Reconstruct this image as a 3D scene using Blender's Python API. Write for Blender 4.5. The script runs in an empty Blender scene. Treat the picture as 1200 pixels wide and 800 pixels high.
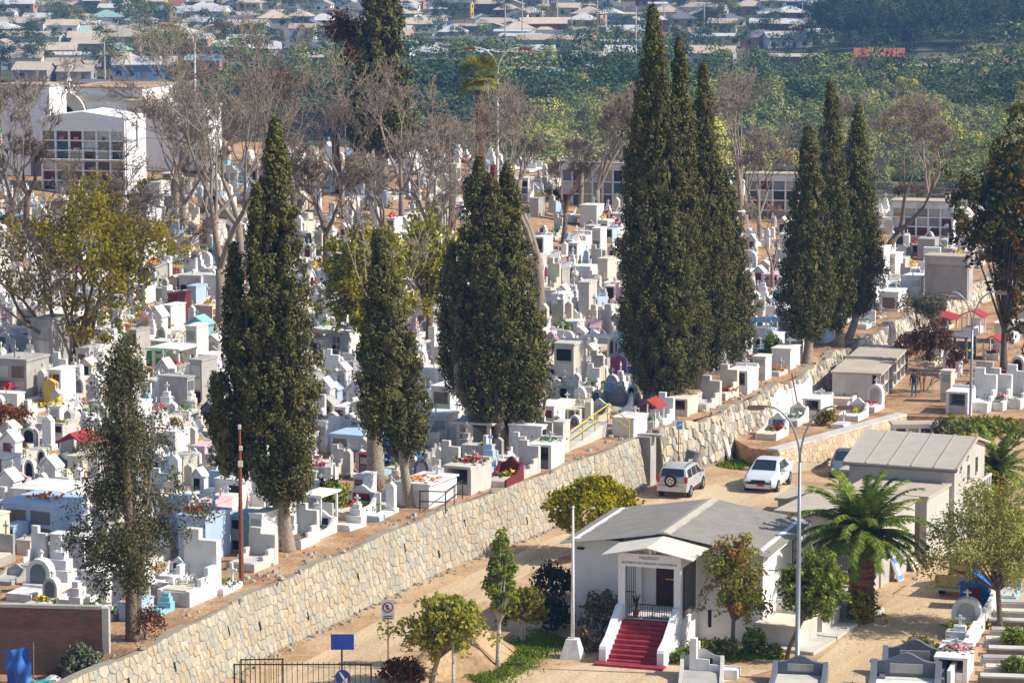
import bpy, math, random
import numpy as np
from mathutils import Vector, Matrix

R = random.Random(11)
RN = np.random.default_rng(11)
scene = bpy.context.scene
col = scene.collection

# ---------------------------------------------------------------- camera
FPX, CAMH = 3600.0, 31.0
PITCH = math.atan(500 / 3600.0)
cam_d = bpy.data.cameras.new('camera')
cam_d.sensor_width = 36.0
cam_d.lens = 108.0
cam_d.clip_start = 1.0
cam_d.clip_end = 9000.0
cam = bpy.data.objects.new('camera', cam_d)
col.objects.link(cam)
cam.location = (0, 0, CAMH)
cam.rotation_euler = (math.pi / 2 - PITCH, 0, 0)
scene.camera = cam

# ---------------------------------------------------------------- sky, sun, exposure
SUN_AZ, SUN_EL = math.radians(-9), math.radians(41)     # azimuth from +X towards +Y
world = bpy.data.worlds.new('World')
scene.world = world
world.use_nodes = True
wn = world.node_tree
sky = wn.nodes.new('ShaderNodeTexSky')
sky.sky_type = 'NISHITA'
sky.sun_disc = False
sky.sun_elevation = SUN_EL
sky.sun_rotation = math.pi / 2 - SUN_AZ
sky.dust_density = 1.0
wn.nodes['Background'].inputs['Strength'].default_value = 0.125
wn.links.new(sky.outputs[0], wn.nodes['Background'].inputs['Color'])
sun_d = bpy.data.lights.new('sun', 'SUN')
sun_d.energy = 5.0
sun_d.angle = math.radians(0.55)
sun_d.color = (1.0, 0.93, 0.82)
sun = bpy.data.objects.new('sun', sun_d)
col.objects.link(sun)
sv = Vector((math.cos(SUN_EL) * math.cos(SUN_AZ), math.cos(SUN_EL) * math.sin(SUN_AZ), math.sin(SUN_EL)))
sun.rotation_euler = (-sv).to_track_quat('-Z', 'Y').to_euler()
scene.view_settings.view_transform = 'Standard'
scene.view_settings.look = 'None'
scene.view_settings.exposure = 0.3
scene.view_settings.gamma = 1.0
scene.view_settings.use_curve_mapping = False
scene.cycles.max_bounces = 5
scene.cycles.diffuse_bounces = 3
scene.cycles.glossy_bounces = 2
scene.cycles.transmission_bounces = 3
scene.cycles.volume_bounces = 0
scene.cycles.use_denoising = True

# ---------------------------------------------------------------- where a spot of the photograph lies on the ground
_s, _c = math.sin(PITCH), math.cos(PITCH)
def P(px, py, z=0.0):
    a, b = (px - 600) / FPX, -(py - 400) / FPX
    k = (z - CAMH) / (b * _c - _s)
    return Vector((a * k, (b * _s + _c) * k, z))
def proj(x, y, z):
    dz = z - CAMH
    zc = y * _c - dz * _s
    return 600 + FPX * x / zc, 400 - FPX * (y * _s + dz * _c) / zc, FPX / zc
def sstep(a, b, x):
    t = min(1.0, max(0.0, (x - a) / (b - a)))
    return t * t * (3 - 2 * t)

TD = Vector((0.387, 0.922)); TD.normalize()        # along the terrace wall, away from the viewer
ND = Vector((-TD.y, TD.x))                          # into the cemetery
W0 = Vector((-14.0, 117.5))
ROWYAW = math.atan2(-ND.y, -ND.x)                   # graves look towards the wall
def tn(x, y):
    d = Vector((x, y)) - W0
    return d.dot(TD), d.dot(ND)
def terrace_z(x, y):
    t, n = tn(x, y)
    return 2.7 + 0.11 * max(0.0, min(n, 72) - 14) * sstep(0, 60, n) + 0.02 * max(0, t - 90) * sstep(0, 40, n) - 0.5 * max(0, y - 284)
def base_z(x, y):
    z = -0.8 * math.exp(-(((x - 20.5) / 6.5) ** 2 + ((y - 174) / 7.0) ** 2))
    z -= 10 * sstep(290, 400, y)
    z += 0.0117 * max(0, min(y, 1500) - 600)
    z += 0.045 * max(0, y - 1500)
    z += 40 * math.exp(-(((x - 215) / 100.0) ** 2 + ((y - 1170) / 240.0) ** 2))
    return z
def ground_hit(px, py, fn, far=2500.0):
    """march along the line of sight until it meets the ground"""
    a, b = (px - 600) / FPX, -(py - 400) / FPX
    dx, dy, dz = a, b * _s + _c, b * _c - _s
    k, st = 95.0, 1.0
    best = (1e9, None)
    while k < far:
        x, y, z = dx * k, dy * k, CAMH + dz * k
        g = z - fn(x, y)
        if g <= 0:
            lo, hi = k - st, k
            for _ in range(14):
                m_ = (lo + hi) / 2
                if CAMH + dz * m_ - fn(dx * m_, dy * m_) > 0: lo = m_
                else: hi = m_
            x, y = dx * hi, dy * hi
            return Vector((x, y, fn(x, y)))
        if g < best[0] and y < 284: best = (g, k)
        if k > 350: st = 4.0
        k += st
    k = best[1]
    return Vector((dx * k, dy * k, fn(dx * k, dy * k)))
def PT(px, py): return ground_hit(px, py, terrace_z, 300.0)
def PB(px, py): return ground_hit(px, py, base_z)

# ---------------------------------------------------------------- materials
MATS = {}
def mat(name, colr, rough=0.85, var=0.0, scale=3.0, bump=0.0, bscale=20.0, spec=0.3, metal=0.0, dirt=None, dscale=1.2, damt=0.5, island=0.0):
    if name in MATS: return MATS[name]
    m = bpy.data.materials.new(name); m.use_nodes = True
    nt = m.node_tree; b = nt.nodes['Principled BSDF']
    b.inputs['Roughness'].default_value = rough
    b.inputs['Metallic'].default_value = metal
    b.inputs['Specular IOR Level'].default_value = spec
    c4 = (*colr, 1)
    b.inputs['Base Color'].default_value = c4
    tc = nt.nodes.new('ShaderNodeNewGeometry')
    out = None
    if var > 0:
        no = nt.nodes.new('ShaderNodeTexNoise'); no.inputs['Scale'].default_value = scale; no.inputs['Detail'].default_value = 6
        no.inputs['Roughness'].default_value = 0.65
        nt.links.new(tc.outputs['Position'], no.inputs['Vector'])
        mr = nt.nodes.new('ShaderNodeMapRange')
        mr.inputs['From Min'].default_value = 0.3; mr.inputs['From Max'].default_value = 0.7
        mr.inputs['To Min'].default_value = 1 - var; mr.inputs['To Max'].default_value = 1 + var
        nt.links.new(no.outputs['Fac'], mr.inputs['Value'])
        mx = nt.nodes.new('ShaderNodeMix'); mx.data_type = 'RGBA'; mx.blend_type = 'MULTIPLY'
        mx.inputs[0].default_value = 1; mx.inputs[6].default_value = c4
        nt.links.new(mr.outputs[0], mx.inputs[7]); out = mx.outputs[2]
    if island > 0:
        mr = nt.nodes.new('ShaderNodeMapRange')
        mr.inputs['To Min'].default_value = 1 - island; mr.inputs['To Max'].default_value = 1 + island
        nt.links.new(tc.outputs['Random Per Island'], mr.inputs['Value'])
        mx = nt.nodes.new('ShaderNodeMix'); mx.data_type = 'RGBA'; mx.blend_type = 'MULTIPLY'
        mx.inputs[0].default_value = 1; mx.inputs[6].default_value = c4
        if out: nt.links.new(out, mx.inputs[6])
        nt.links.new(mr.outputs[0], mx.inputs[7]); out = mx.outputs[2]
    if dirt:
        no = nt.nodes.new('ShaderNodeTexNoise'); no.inputs['Scale'].default_value = dscale; no.inputs['Detail'].default_value = 8
        no.inputs['Roughness'].default_value = 0.7
        mp = nt.nodes.new('ShaderNodeMapping'); mp.inputs['Scale'].default_value = (1, 1, 0.35)
        nt.links.new(tc.outputs['Position'], mp.inputs['Vector']); nt.links.new(mp.outputs[0], no.inputs['Vector'])
        mr = nt.nodes.new('ShaderNodeMapRange')
        mr.inputs['From Min'].default_value = 0.5; mr.inputs['From Max'].default_value = 0.75
        mr.inputs['To Max'].default_value = damt
        nt.links.new(no.outputs['Fac'], mr.inputs['Value'])
        mx = nt.nodes.new('ShaderNodeMix'); mx.data_type = 'RGBA'
        mx.inputs[6].default_value = c4; mx.inputs[7].default_value = (*dirt, 1)
        if out: nt.links.new(out, mx.inputs[6])
        nt.links.new(mr.outputs[0], mx.inputs[0]); out = mx.outputs[2]
    if out: nt.links.new(out, b.inputs['Base Color'])
    if bump > 0:
        no = nt.nodes.new('ShaderNodeTexNoise'); no.inputs['Scale'].default_value = bscale; no.inputs['Detail'].default_value = 5
        nt.links.new(tc.outputs['Position'], no.inputs['Vector'])
        bp = nt.nodes.new('ShaderNodeBump'); bp.inputs['Strength'].default_value = bump; bp.inputs['Distance'].default_value = 0.1
        nt.links.new(no.outputs['Fac'], bp.inputs['Height']); nt.links.new(bp.outputs[0], b.inputs['Normal'])
    MATS[name] = m
    return m

def ramp_mat(name, stops, scale, rough=0.9, detail=8, bump=0.3, bscale=8.0, stretch=(1, 1, 1), second=None, rot=None):
    if name in MATS: return MATS[name]
    m = bpy.data.materials.new(name); m.use_nodes = True
    nt = m.node_tree; b = nt.nodes['Principled BSDF']
    b.inputs['Roughness'].default_value = rough; b.inputs['Specular IOR Level'].default_value = 0.15
    g = nt.nodes.new('ShaderNodeNewGeometry')
    mp = nt.nodes.new('ShaderNodeMapping'); mp.inputs['Scale'].default_value = stretch
    if rot is not None: mp.vector_type = 'TEXTURE'; mp.inputs['Rotation'].default_value = (0, 0, rot)
    nt.links.new(g.outputs['Position'], mp.inputs['Vector'])
    no = nt.nodes.new('ShaderNodeTexNoise'); no.inputs['Scale'].default_value = scale; no.inputs['Detail'].default_value = detail
    no.inputs['Roughness'].default_value = 0.62
    nt.links.new(mp.outputs[0], no.inputs['Vector'])
    cr = nt.nodes.new('ShaderNodeValToRGB')
    e = cr.color_ramp.elements
    while len(e) < len(stops): e.new(0.5)
    for i, (p, c) in enumerate(stops): e[i].position = p; e[i].color = (*c, 1)
    nt.links.new(no.outputs['Fac'], cr.inputs[0])
    out = cr.outputs[0]
    n2 = nt.nodes.new('ShaderNodeTexNoise'); n2.inputs['Scale'].default_value = bscale; n2.inputs['Detail'].default_value = 6
    nt.links.new(g.outputs['Position'], n2.inputs['Vector'])
    if second:
        mr = nt.nodes.new('ShaderNodeMapRange'); mr.inputs['From Min'].default_value = 0.35; mr.inputs['From Max'].default_value = 0.65
        mr.inputs['To Min'].default_value = 1 - second; mr.inputs['To Max'].default_value = 1 + second
        nt.links.new(n2.outputs['Fac'], mr.inputs['Value'])
        mx = nt.nodes.new('ShaderNodeMix'); mx.data_type = 'RGBA'; mx.blend_type = 'MULTIPLY'; mx.inputs[0].default_value = 1
        nt.links.new(out, mx.inputs[6]); nt.links.new(mr.outputs[0], mx.inputs[7]); out = mx.outputs[2]
    nt.links.new(out, b.inputs['Base Color'])
    bp = nt.nodes.new('ShaderNodeBump'); bp.inputs['Strength'].default_value = bump; bp.inputs['Distance'].default_value = 0.12
    nt.links.new(n2.outputs['Fac'], bp.inputs['Height']); nt.links.new(bp.outputs[0], b.inputs['Normal'])
    MATS[name] = m
    return m

def leaf_mat(name, c1, c2, c3=None, cscale=0.6, trans=0.25, thresh=0.55):
    """leaf colours differ leaf by leaf; c3 tints whole clumps"""
    if name in MATS: return MATS[name]
    m = bpy.data.materials.new(name); m.use_nodes = True
    nt = m.node_tree; nt.nodes.remove(nt.nodes['Principled BSDF'])
    o = nt.nodes['Material Output']
    g = nt.nodes.new('ShaderNodeNewGeometry')
    mx = nt.nodes.new('ShaderNodeMix'); mx.data_type = 'RGBA'
    mx.inputs[6].default_value = (*c1, 1); mx.inputs[7].default_value = (*c2, 1)
    nt.links.new(g.outputs['Random Per Island'], mx.inputs[0]); out = mx.outputs[2]
    if c3:
        oi = nt.nodes.new('ShaderNodeObjectInfo')
        ad = nt.nodes.new('ShaderNodeVectorMath'); ad.operation = 'ADD'
        nt.links.new(g.outputs['Position'], ad.inputs[0]); nt.links.new(oi.outputs['Random'], ad.inputs[1])
        no = nt.nodes.new('ShaderNodeTexNoise'); no.inputs['Scale'].default_value = cscale; no.inputs['Detail'].default_value = 3
        nt.links.new(ad.outputs[0], no.inputs['Vector'])
        mr = nt.nodes.new('ShaderNodeMapRange'); mr.inputs['From Min'].default_value = thresh - 0.07; mr.inputs['From Max'].default_value = thresh + 0.1
        nt.links.new(no.outputs['Fac'], mr.inputs['Value'])
        m2 = nt.nodes.new('ShaderNodeMix'); m2.data_type = 'RGBA'
        m2.inputs[7].default_value = (*c3, 1)
        nt.links.new(out, m2.inputs[6]); nt.links.new(mr.outputs[0], m2.inputs[0]); out = m2.outputs[2]
    d = nt.nodes.new('ShaderNodeBsdfDiffuse'); t = nt.nodes.new('ShaderNodeBsdfTranslucent'); ms = nt.nodes.new('ShaderNodeMixShader')
    ms.inputs[0].default_value = trans
    nt.links.new(out, d.inputs[0]); nt.links.new(out, t.inputs[0])
    nt.links.new(d.outputs[0], ms.inputs[1]); nt.links.new(t.outputs[0], ms.inputs[2]); nt.links.new(ms.outputs[0], o.inputs['Surface'])
    MATS[name] = m
    return m

# ---------------------------------------------------------------- objects
def tag(o, label=None, cat=None, group=None, kind=None):
    if label: o['label'] = label
    if cat: o['category'] = cat
    if group: o['group'] = group
    if kind: o['kind'] = kind
    return o
def empty(name, loc, rz=0.0, label=None, cat=None, group=None, sc=1.0):
    o = bpy.data.objects.new(name, None); col.objects.link(o)
    o.empty_display_size = 0.2
    o.location = loc; o.rotation_euler = (0, 0, rz); o.scale = (sc, sc, sc)
    return tag(o, label, cat, group)
def link(name, me, parent=None, loc=None, rz=None):
    o = bpy.data.objects.new(name, me); col.objects.link(o)
    if parent: o.parent = parent
    if loc is not None: o.location = loc
    if rz is not None: o.rotation_euler = (0, 0, rz)
    return o

class MB:
    """collects shapes that become one mesh"""
    def __init__(s): s.v = []; s.f = []; s.m = []
    def add(s, vs, fs, m=0):
        k = len(s.v); s.v += [tuple(p) for p in vs]; s.f += [tuple(i + k for i in f) for f in fs]; s.m += [m] * len(fs); return s
    def box(s, cx, cy, z0, sx, sy, h, rot=0.0, m=0, tx=1.0, ty=1.0):
        c, n = math.cos(rot), math.sin(rot); vs = []
        for z, kx, ky in ((z0, 1, 1), (z0 + h, tx, ty)):
            for a, b in ((-1, -1), (1, -1), (1, 1), (-1, 1)):
                x, y = a * sx / 2 * kx, b * sy / 2 * ky
                vs.append((cx + x * c - y * n, cy + x * n + y * c, z))
        return s.add(vs, [(3, 2, 1, 0), (4, 5, 6, 7), (0, 1, 5, 4), (1, 2, 6, 5), (2, 3, 7, 6), (3, 0, 4, 7)], m)
    def prism(s, pts, a0, a1, plane='yz', m=0):
        """polygon pts (2D) in a plane, pushed from a0 to a1 along the third axis"""
        n = len(pts); vs = []
        for a in (a0, a1):
            for u, w in pts:
                vs.append({'yz': (a, u, w), 'xz': (u, a, w), 'xy': (u, w, a)}[plane])
        ar = sum(pts[i][0] * pts[(i + 1) % n][1] - pts[(i + 1) % n][0] * pts[i][1] for i in range(n))
        flip = (ar > 0) != (plane != 'xz')
        f0, f1 = tuple(range(n)), tuple(range(n, 2 * n))
        sides = [(i, (i + 1) % n, (i + 1) % n + n, i + n) for i in range(n)]
        fs = [f0[::-1], f1] + sides
        if flip: fs = [f[::-1] for f in fs]
        if a1 < a0: fs = [f[::-1] for f in fs]
        return s.add(vs, fs, m)
    def tube(s, pts, rad, sides=6, m=0, cap=True):
        pts = [Vector(p) for p in pts]; n = len(pts); vs = []; fs = []
        prev = None
        for i, p in enumerate(pts):
            d = (pts[min(i + 1, n - 1)] - pts[max(i - 1, 0)]).normalized()
            ref = prev if prev is not None else (Vector((1, 0, 0)) if abs(d.x) < 0.8 else Vector((0, 1, 0)))
            a = (ref - d * ref.dot(d)).normalized(); b = d.cross(a); prev = a
            r = rad[i] if isinstance(rad, (list, tuple)) else rad
            for k in range(sides):
                an = 2 * math.pi * k / sides
                vs.append(p + a * (r * math.cos(an)) + b * (r * math.sin(an)))
        for i in range(n - 1):
            for k in range(sides):
                k2 = (k + 1) % sides
                fs.append((i * sides + k, i * sides + k2, (i + 1) * sides + k2, (i + 1) * sides + k))
        if cap: fs += [tuple(range(sides))[::-1], tuple(range((n - 1) * sides, n * sides))]
        return s.add(vs, fs, m)
    def lathe(s, prof, cx=0, cy=0, sides=12, m=0):
        vs = []; fs = []
        for r, z in prof:
            for k in range(sides):
                a = 2 * math.pi * k / sides; vs.append((cx + r * math.cos(a), cy + r * math.sin(a), z))
        for i in range(len(prof) - 1):
            for k in range(sides):
                k2 = (k + 1) % sides
                fs.append((i * sides + k, i * sides + k2, (i + 1) * sides + k2, (i + 1) * sides + k))
        fs += [tuple(range(sides))[::-1], tuple(range((len(prof) - 1) * sides, len(prof) * sides))]
        return s.add(vs, fs, m)
    def disc(s, c, ax, r, th, sides=16, m=0):
        """a thin round plate, ax = unit normal"""
        ax = Vector(ax).normalized(); c = Vector(c)
        return s.tube([c - ax * th / 2, c + ax * th / 2], r, sides, m)
    def mesh(s, name, mats, smooth=False):
        me = bpy.data.meshes.new(name); me.from_pydata(s.v, [], s.f)
        for m in (mats if isinstance(mats, (list, tuple)) else [mats]): me.materials.append(m)
        if len(me.materials) > 1: me.polygons.foreach_set('material_index', s.m)
        if smooth: me.polygons.foreach_set('use_smooth', [True] * len(me.polygons))
        me.update(); return me
    def build(s, name, mats, parent=None, loc=None, rz=None, smooth=False):
        return link(name, s.mesh(name, mats, smooth), parent, loc, rz)

def np_quads(name, V, m):
    """V: (N,4,3) loose quads -> mesh"""
    N = len(V); me = bpy.data.meshes.new(name)
    me.vertices.add(N * 4); me.vertices.foreach_set('co', np.ascontiguousarray(V, dtype=np.float32).ravel())
    me.loops.add(N * 4); me.loops.foreach_set('vertex_index', np.arange(N * 4, dtype=np.int32))
    me.polygons.add(N); me.polygons.foreach_set('loop_start', np.arange(0, N * 4, 4, dtype=np.int32))
    me.materials.append(m); me.update(calc_edges=True); return me

def text_mesh(body, size, m, name='lettering', ext=0.004):
    cu = bpy.data.curves.new(name, 'FONT'); cu.body = body; cu.size = size; cu.align_x = 'CENTER'; cu.align_y = 'CENTER'; cu.extrude = ext
    cu.resolution_u = 2
    o = bpy.data.objects.new('tmp', cu); col.objects.link(o)
    bpy.context.view_layer.update()
    me = bpy.data.meshes.new_from_object(o.evaluated_get(bpy.context.evaluated_depsgraph_get()))
    bpy.data.objects.remove(o); me.name = name
    me.materials.clear(); me.materials.append(m)
    return me

# palette
WHITE = mat('white_limewash', (0.73, 0.715, 0.69), 0.9, 0.05, 1.5, 0.15, 9, 0.2, dirt=(0.33, 0.31, 0.28), dscale=1.1, damt=0.75)
CREAM = mat('cream_plaster', (0.66, 0.60, 0.48), 0.9, 0.08, 1.5, 0.15, 9, 0.2, dirt=(0.35, 0.31, 0.25), dscale=0.9, damt=0.5)
CONC = mat('grey_concrete', (0.42, 0.40, 0.37), 0.92, 0.15, 1.2, 0.25, 12, 0.2, dirt=(0.2, 0.19, 0.18), dscale=0.7, damt=0.6)
LCONC = mat('pale_concrete', (0.56, 0.53, 0.48), 0.92, 0.12, 1.2, 0.2, 12, 0.2, dirt=(0.27, 0.25, 0.23), dscale=0.7, damt=0.55)
DGREY = mat('slate_grey_paint', (0.14, 0.15, 0.18), 0.6, 0.1, 2)
BLUEP = mat('pale_blue_paint', (0.42, 0.53, 0.68), 0.8, 0.08, 1.5, dirt=(0.3, 0.33, 0.36), damt=0.4)
DBLUE = mat('strong_blue_paint', (0.03, 0.13, 0.45), 0.6, 0.1, 2)
TURQ = mat('turquoise_paint', (0.25, 0.50, 0.56), 0.7, 0.1, 2, dirt=(0.4, 0.4, 0.38), damt=0.3)
PINK = mat('pink_paint', (0.68, 0.48, 0.50), 0.8, 0.1, 2, dirt=(0.4, 0.33, 0.33), damt=0.4)
MAROON = mat('maroon_tile', (0.16, 0.025, 0.03), 0.5, 0.15, 3)
MAGENTA = mat('magenta_paint', (0.36, 0.07, 0.22), 0.7, 0.1, 3)
YELLP = mat('ochre_yellow_paint', (0.62, 0.43, 0.10), 0.8, 0.1, 2)
REDP = mat('red_paint', (0.34, 0.04, 0.04), 0.6, 0.1, 2)
GREENP = mat('green_paint', (0.06, 0.30, 0.13), 0.7, 0.1, 2)
BROWNS = mat('brown_stone', (0.20, 0.15, 0.11), 0.9, 0.2, 3)
BLACKM = mat('black_iron', (0.015, 0.015, 0.016), 0.5, spec=0.4)
DARK = mat('dark_recess', (0.02, 0.02, 0.022), 0.9)
STEEL = mat('galvanised_steel', (0.30, 0.33, 0.37), 0.45, 0.06, 3, metal=0.5)
RUST = mat('rusty_metal', (0.22, 0.07, 0.04), 0.8, 0.25, 6)
GLASS = mat('dark_window_glass', (0.015, 0.02, 0.028), 0.12, spec=0.6)
BARK = mat('grey_brown_bark', (0.17, 0.125, 0.09), 0.95, 0.3, 5, 0.8, 10)
BARKP = mat('pale_bark', (0.32, 0.26, 0.20), 0.95, 0.25, 6, 0.6, 12)
BARKW = mat('limewashed_bark', (0.50, 0.46, 0.40), 0.95, 0.25, 6, 0.6, 12)
BARKT = mat('twig_bark', (0.27, 0.215, 0.165), 0.95, 0.2, 5)
# ================================================================ GROUND
DIRT = ramp_mat('sandy_dirt', [(0.3, (0.28, 0.175, 0.10)), (0.5, (0.46, 0.31, 0.18)), (0.7, (0.57, 0.42, 0.26))], 0.35, bump=0.35, bscale=5, second=0.15)
TDIRT = ramp_mat('terrace_earth', [(0.3, (0.22, 0.125, 0.07)), (0.5, (0.39, 0.235, 0.13)), (0.7, (0.50, 0.34, 0.21))], 0.5, bump=0.5, bscale=6, second=0.2)
ROADM = ramp_mat('packed_road', [(0.3, (0.42, 0.305, 0.19)), (0.5, (0.55, 0.415, 0.265)), (0.7, (0.62, 0.485, 0.325))], 0.5, bump=0.3, bscale=7, stretch=(0.55, 5.0, 1), second=0.16, rot=math.atan2(TD.y, TD.x) - math.pi / 2)
DRIVEM = ramp_mat('packed_drive', [(0.3, (0.42, 0.295, 0.175)), (0.5, (0.56, 0.41, 0.245)), (0.7, (0.63, 0.485, 0.31))], 0.45, bump=0.3, bscale=7, stretch=(0.7, 4.0, 1), second=0.16, rot=math.radians(-28))
VALLEY = ramp_mat('valley_ground', [(0.32, (0.035, 0.055, 0.022)), (0.45, (0.07, 0.085, 0.035)), (0.55, (0.19, 0.15, 0.09)), (0.7, (0.30, 0.25, 0.17))], 0.018, bump=0.5, bscale=0.4, second=0.25)

def axis(*segs):
    out = []
    for a, b, st in segs:
        n = max(1, int(round((b - a) / st)))
        out += [a + (b - a) * i / n for i in range(n)]
    return out + [segs[-1][1]]
def grid_mesh(name, xs, ys, fn, mats, pick=None):
    nx, ny = len(xs), len(ys)
    vs = [(x, y, fn(x, y)) for y in ys for x in xs]
    fs = [(j * nx + i, j * nx + i + 1, (j + 1) * nx + i + 1, (j + 1) * nx + i) for j in range(ny - 1) for i in range(nx - 1)]
    b = MB(); b.v = vs; b.f = fs; b.m = [pick(*vs[f[0]][:2]) if pick else 0 for f in fs]
    return b.mesh(name, mats, True)
me = grid_mesh('ground', axis((-2600, -400, 120), (-400, -60, 30), (-60, 80, 2.0), (80, 420, 20), (420, 2600, 120)),
               axis((-80, 90, 20), (90, 215, 2.0), (215, 300, 6), (300, 1500, 25), (1500, 4200, 150)), base_z, [DIRT, VALLEY],
               lambda x, y: 0 if y < 300 else 1)
tag(link('ground', me), kind='structure')

# edge of the upper terrace = line of the stone walls
EDGE1 = [(-22.0, 98.5), (-14.0, 117.5), (-10.8, 127.0), (-4.0, 143.4), (0.9, 152.9), (6.9, 165.3)]
EDGE2 = [(8.1, 167.6), (11.6, 173.2), (14.2, 179.4), (18.2, 188.9), (21.0, 198.0), (24.0, 205.5), (27.2, 214.7), (31.0, 224.8), (38.5, 243.0), (57.0, 287.0)]
def resample(pts, st):
    out = []
    for (a, b) in zip(pts[:-1], pts[1:]):
        L = math.dist(a, b); n = max(1, int(L / st))
        out += [(a[0] + (b[0] - a[0]) * i / n, a[1] + (b[1] - a[1]) * i / n) for i in range(n)]
    return out + [pts[-1]]
edge = resample([(-15.0, 115.2)] + EDGE1[1:] + EDGE2, 2.0)
dists = [0.25] + axis((1.2, 12, 1.2), (12, 93, 3.0))
vs, fs = [], []
rows = []
for i, e in enumerate(edge):
    row = []
    for j, d in enumerate(dists):
        x, y = e[0] + ND.x * d, e[1] + ND.y * d
        z = terrace_z(x, y) + (0.06 * math.sin(x * 1.9) * math.sin(y * 1.3 + x) if 0 < j else 0)
        row.append(len(vs)); vs.append((x, y, z))
    x, y = e[0] + ND.x * 125, e[1] + ND.y * 125
    row.append(len(vs)); vs.append((x, y, -14))
    rows.append(row)
first, last = [], []
for k in rows[0]: x, y, z = vs[k]; first.append(len(vs)); vs.append((x - TD.x * 0.3, y - TD.y * 0.3, -0.5))
for k in rows[-1]: x, y, z = vs[k]; last.append(len(vs)); vs.append((x + TD.x * 25, y + TD.y * 25, -14))
rows = [first] + rows + [last]
for a, b in zip(rows[:-1], rows[1:]):
    for j in range(len(a) - 1): fs.append((a[j], b[j], b[j + 1], a[j + 1]))
b = MB(); b.v = vs; b.f = fs; b.m = [0] * len(fs)
tag(b.build('cemetery_ground', TDIRT, smooth=True), kind='structure')

# lower terrace on the right, in front of the second stone wall
LOWZ = 0.9
low = [(15.0, 171.6), (19.2, 177.6), (23.6, 184.0), (29.5, 183.0), (36, 182.0), (60, 186), (84, 262), (54, 284), (37.5, 243.0), (30.0, 225.0), (26.2, 214.9), (20.2, 198.2), (14.0, 181.0), (12.8, 176.0), (13.6, 172.6)]
b = MB(); n = len(low)
b.add([(x, y, LOWZ) for x, y in low] + [(x, y, -1.5) for x, y in low], [tuple(range(n))] + [(i + n, (i + 1) % n + n, (i + 1) % n, i) for i in range(n)])
tag(b.build('lower_terrace_ground', TDIRT), kind='structure')

# packed earth road below the wall and the drive beside the tombs
def sheet(name, pts, m, dz, fn=base_z, step=2.0):
    b = MB(); n = len(pts) // 2
    lf, rt = pts[:n], pts[n:]
    cols = 8; vs = []
    lf, rt = resample_n(lf, 60), resample_n(rt, 60)
    for (a, c) in zip(lf, rt):
        for k in range(cols + 1):
            x, y = a[0] + (c[0] - a[0]) * k / cols, a[1] + (c[1] - a[1]) * k / cols
            vs.append((x, y, fn(x, y) + dz))
    fs = [(i * (cols + 1) + k, i * (cols + 1) + k + 1, (i + 1) * (cols + 1) + k + 1, (i + 1) * (cols + 1) + k) for i in range(59) for k in range(cols)]
    b.add(vs, fs); return tag(b.build(name, m, smooth=True), kind='structure')
def resample_n(pts, n):
    d = [0]
    for a, c in zip(pts[:-1], pts[1:]): d.append(d[-1] + math.dist(a, c))
    out = []
    for i in range(n):
        s = d[-1] * i / (n - 1); k = 0
        while k < len(d) - 2 and d[k + 1] < s: k += 1
        f = (s - d[k]) / max(1e-6, d[k + 1] - d[k])
        out.append((pts[k][0] + (pts[k + 1][0] - pts[k][0]) * f, pts[k][1] + (pts[k + 1][1] - pts[k][1]) * f))
    return out
G = lambda px, py: tuple(PB(px, py).xy)
sheet('dirt_road', [(-14.2, 110.0), (-10.9, 119.5), (-4.4, 137.5), (1.6, 150.7), (8.6, 163.6), (14.5, 170.2)] +
      [(-6.0, 110.0), G(440, 790), G(520, 730), G(640, 660), G(770, 612), G(955, 582)], ROADM, 0.006)
sheet('side_drive', [G(860, 830), G(960, 772), G(1010, 728), G(1060, 690), G(1100, 652), G(1125, 630)] +
      [G(1080, 830), G(1105, 775), G(1125, 730), G(1140, 690), G(1170, 652), G(1200, 630)], DRIVEM, 0.006)
sheet('chapel_forecourt', [G(560, 800), G(620, 786), G(700, 776)] + [G(620, 840), G(800, 812), G(905, 785)], ROADM, 0.012)

# earth bank between road and forecourt
def bank(name, cx, cy, rx, ry, h, rot, m, base=0.0, seed=1):
    r = random.Random(seed); b = MB(); n = 22; k = 7
    ph = [r.uniform(0, 6.28) for _ in range(4)]
    vs = []
    for j in range(k + 1):
        q = j / k
        for i in range(n):
            a = 2 * math.pi * i / n
            w = 1 + 0.16 * math.sin(3 * a + ph[0]) + 0.10 * math.sin(5 * a + ph[1])
            x, y = rx * w * q * math.cos(a), ry * w * q * math.sin(a)
            z = h * (1 - sstep(0.25, 1.0, q)) + 0.10 * h * math.sin(4 * a + 3 * q + ph[2]) * q * (1 - q) * 3 - (0.05 if j == k else 0)
            vs.append((x * math.cos(rot) - y * math.sin(rot), x * math.sin(rot) + y * math.cos(rot), z))
    fs = [(j * n + i, (j + 1) * n + i, (j + 1) * n + (i + 1) % n, j * n + (i + 1) % n) for j in range(k) for i in range(n)]
    b.add(vs, fs)
    return tag(b.build(name, m, loc=(cx, cy, base), smooth=True), kind='structure')
q = PB(540, 775); bank('earth_bank', q.x, q.y, 2.1, 4.6, 1.15, -0.42, DIRT, seed=3)
# raised ground in front of the brick wall
b = MB(); lowpts = [(-40, 90), (-16.2, 90), (-16.0, 117.4), (-40, 119.5)]
b.add([(x, y, 1.8) for x, y in lowpts] + [(x + (1.5 if x > -20 else 0), y, -0.3) for x, y in lowpts], [(0, 1, 2, 3), (5, 1, 0, 4), (6, 2, 1, 5), (7, 3, 2, 6), (4, 0, 3, 7)])
tag(b.build('near_ground_shelf', TDIRT), kind='structure')

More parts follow.
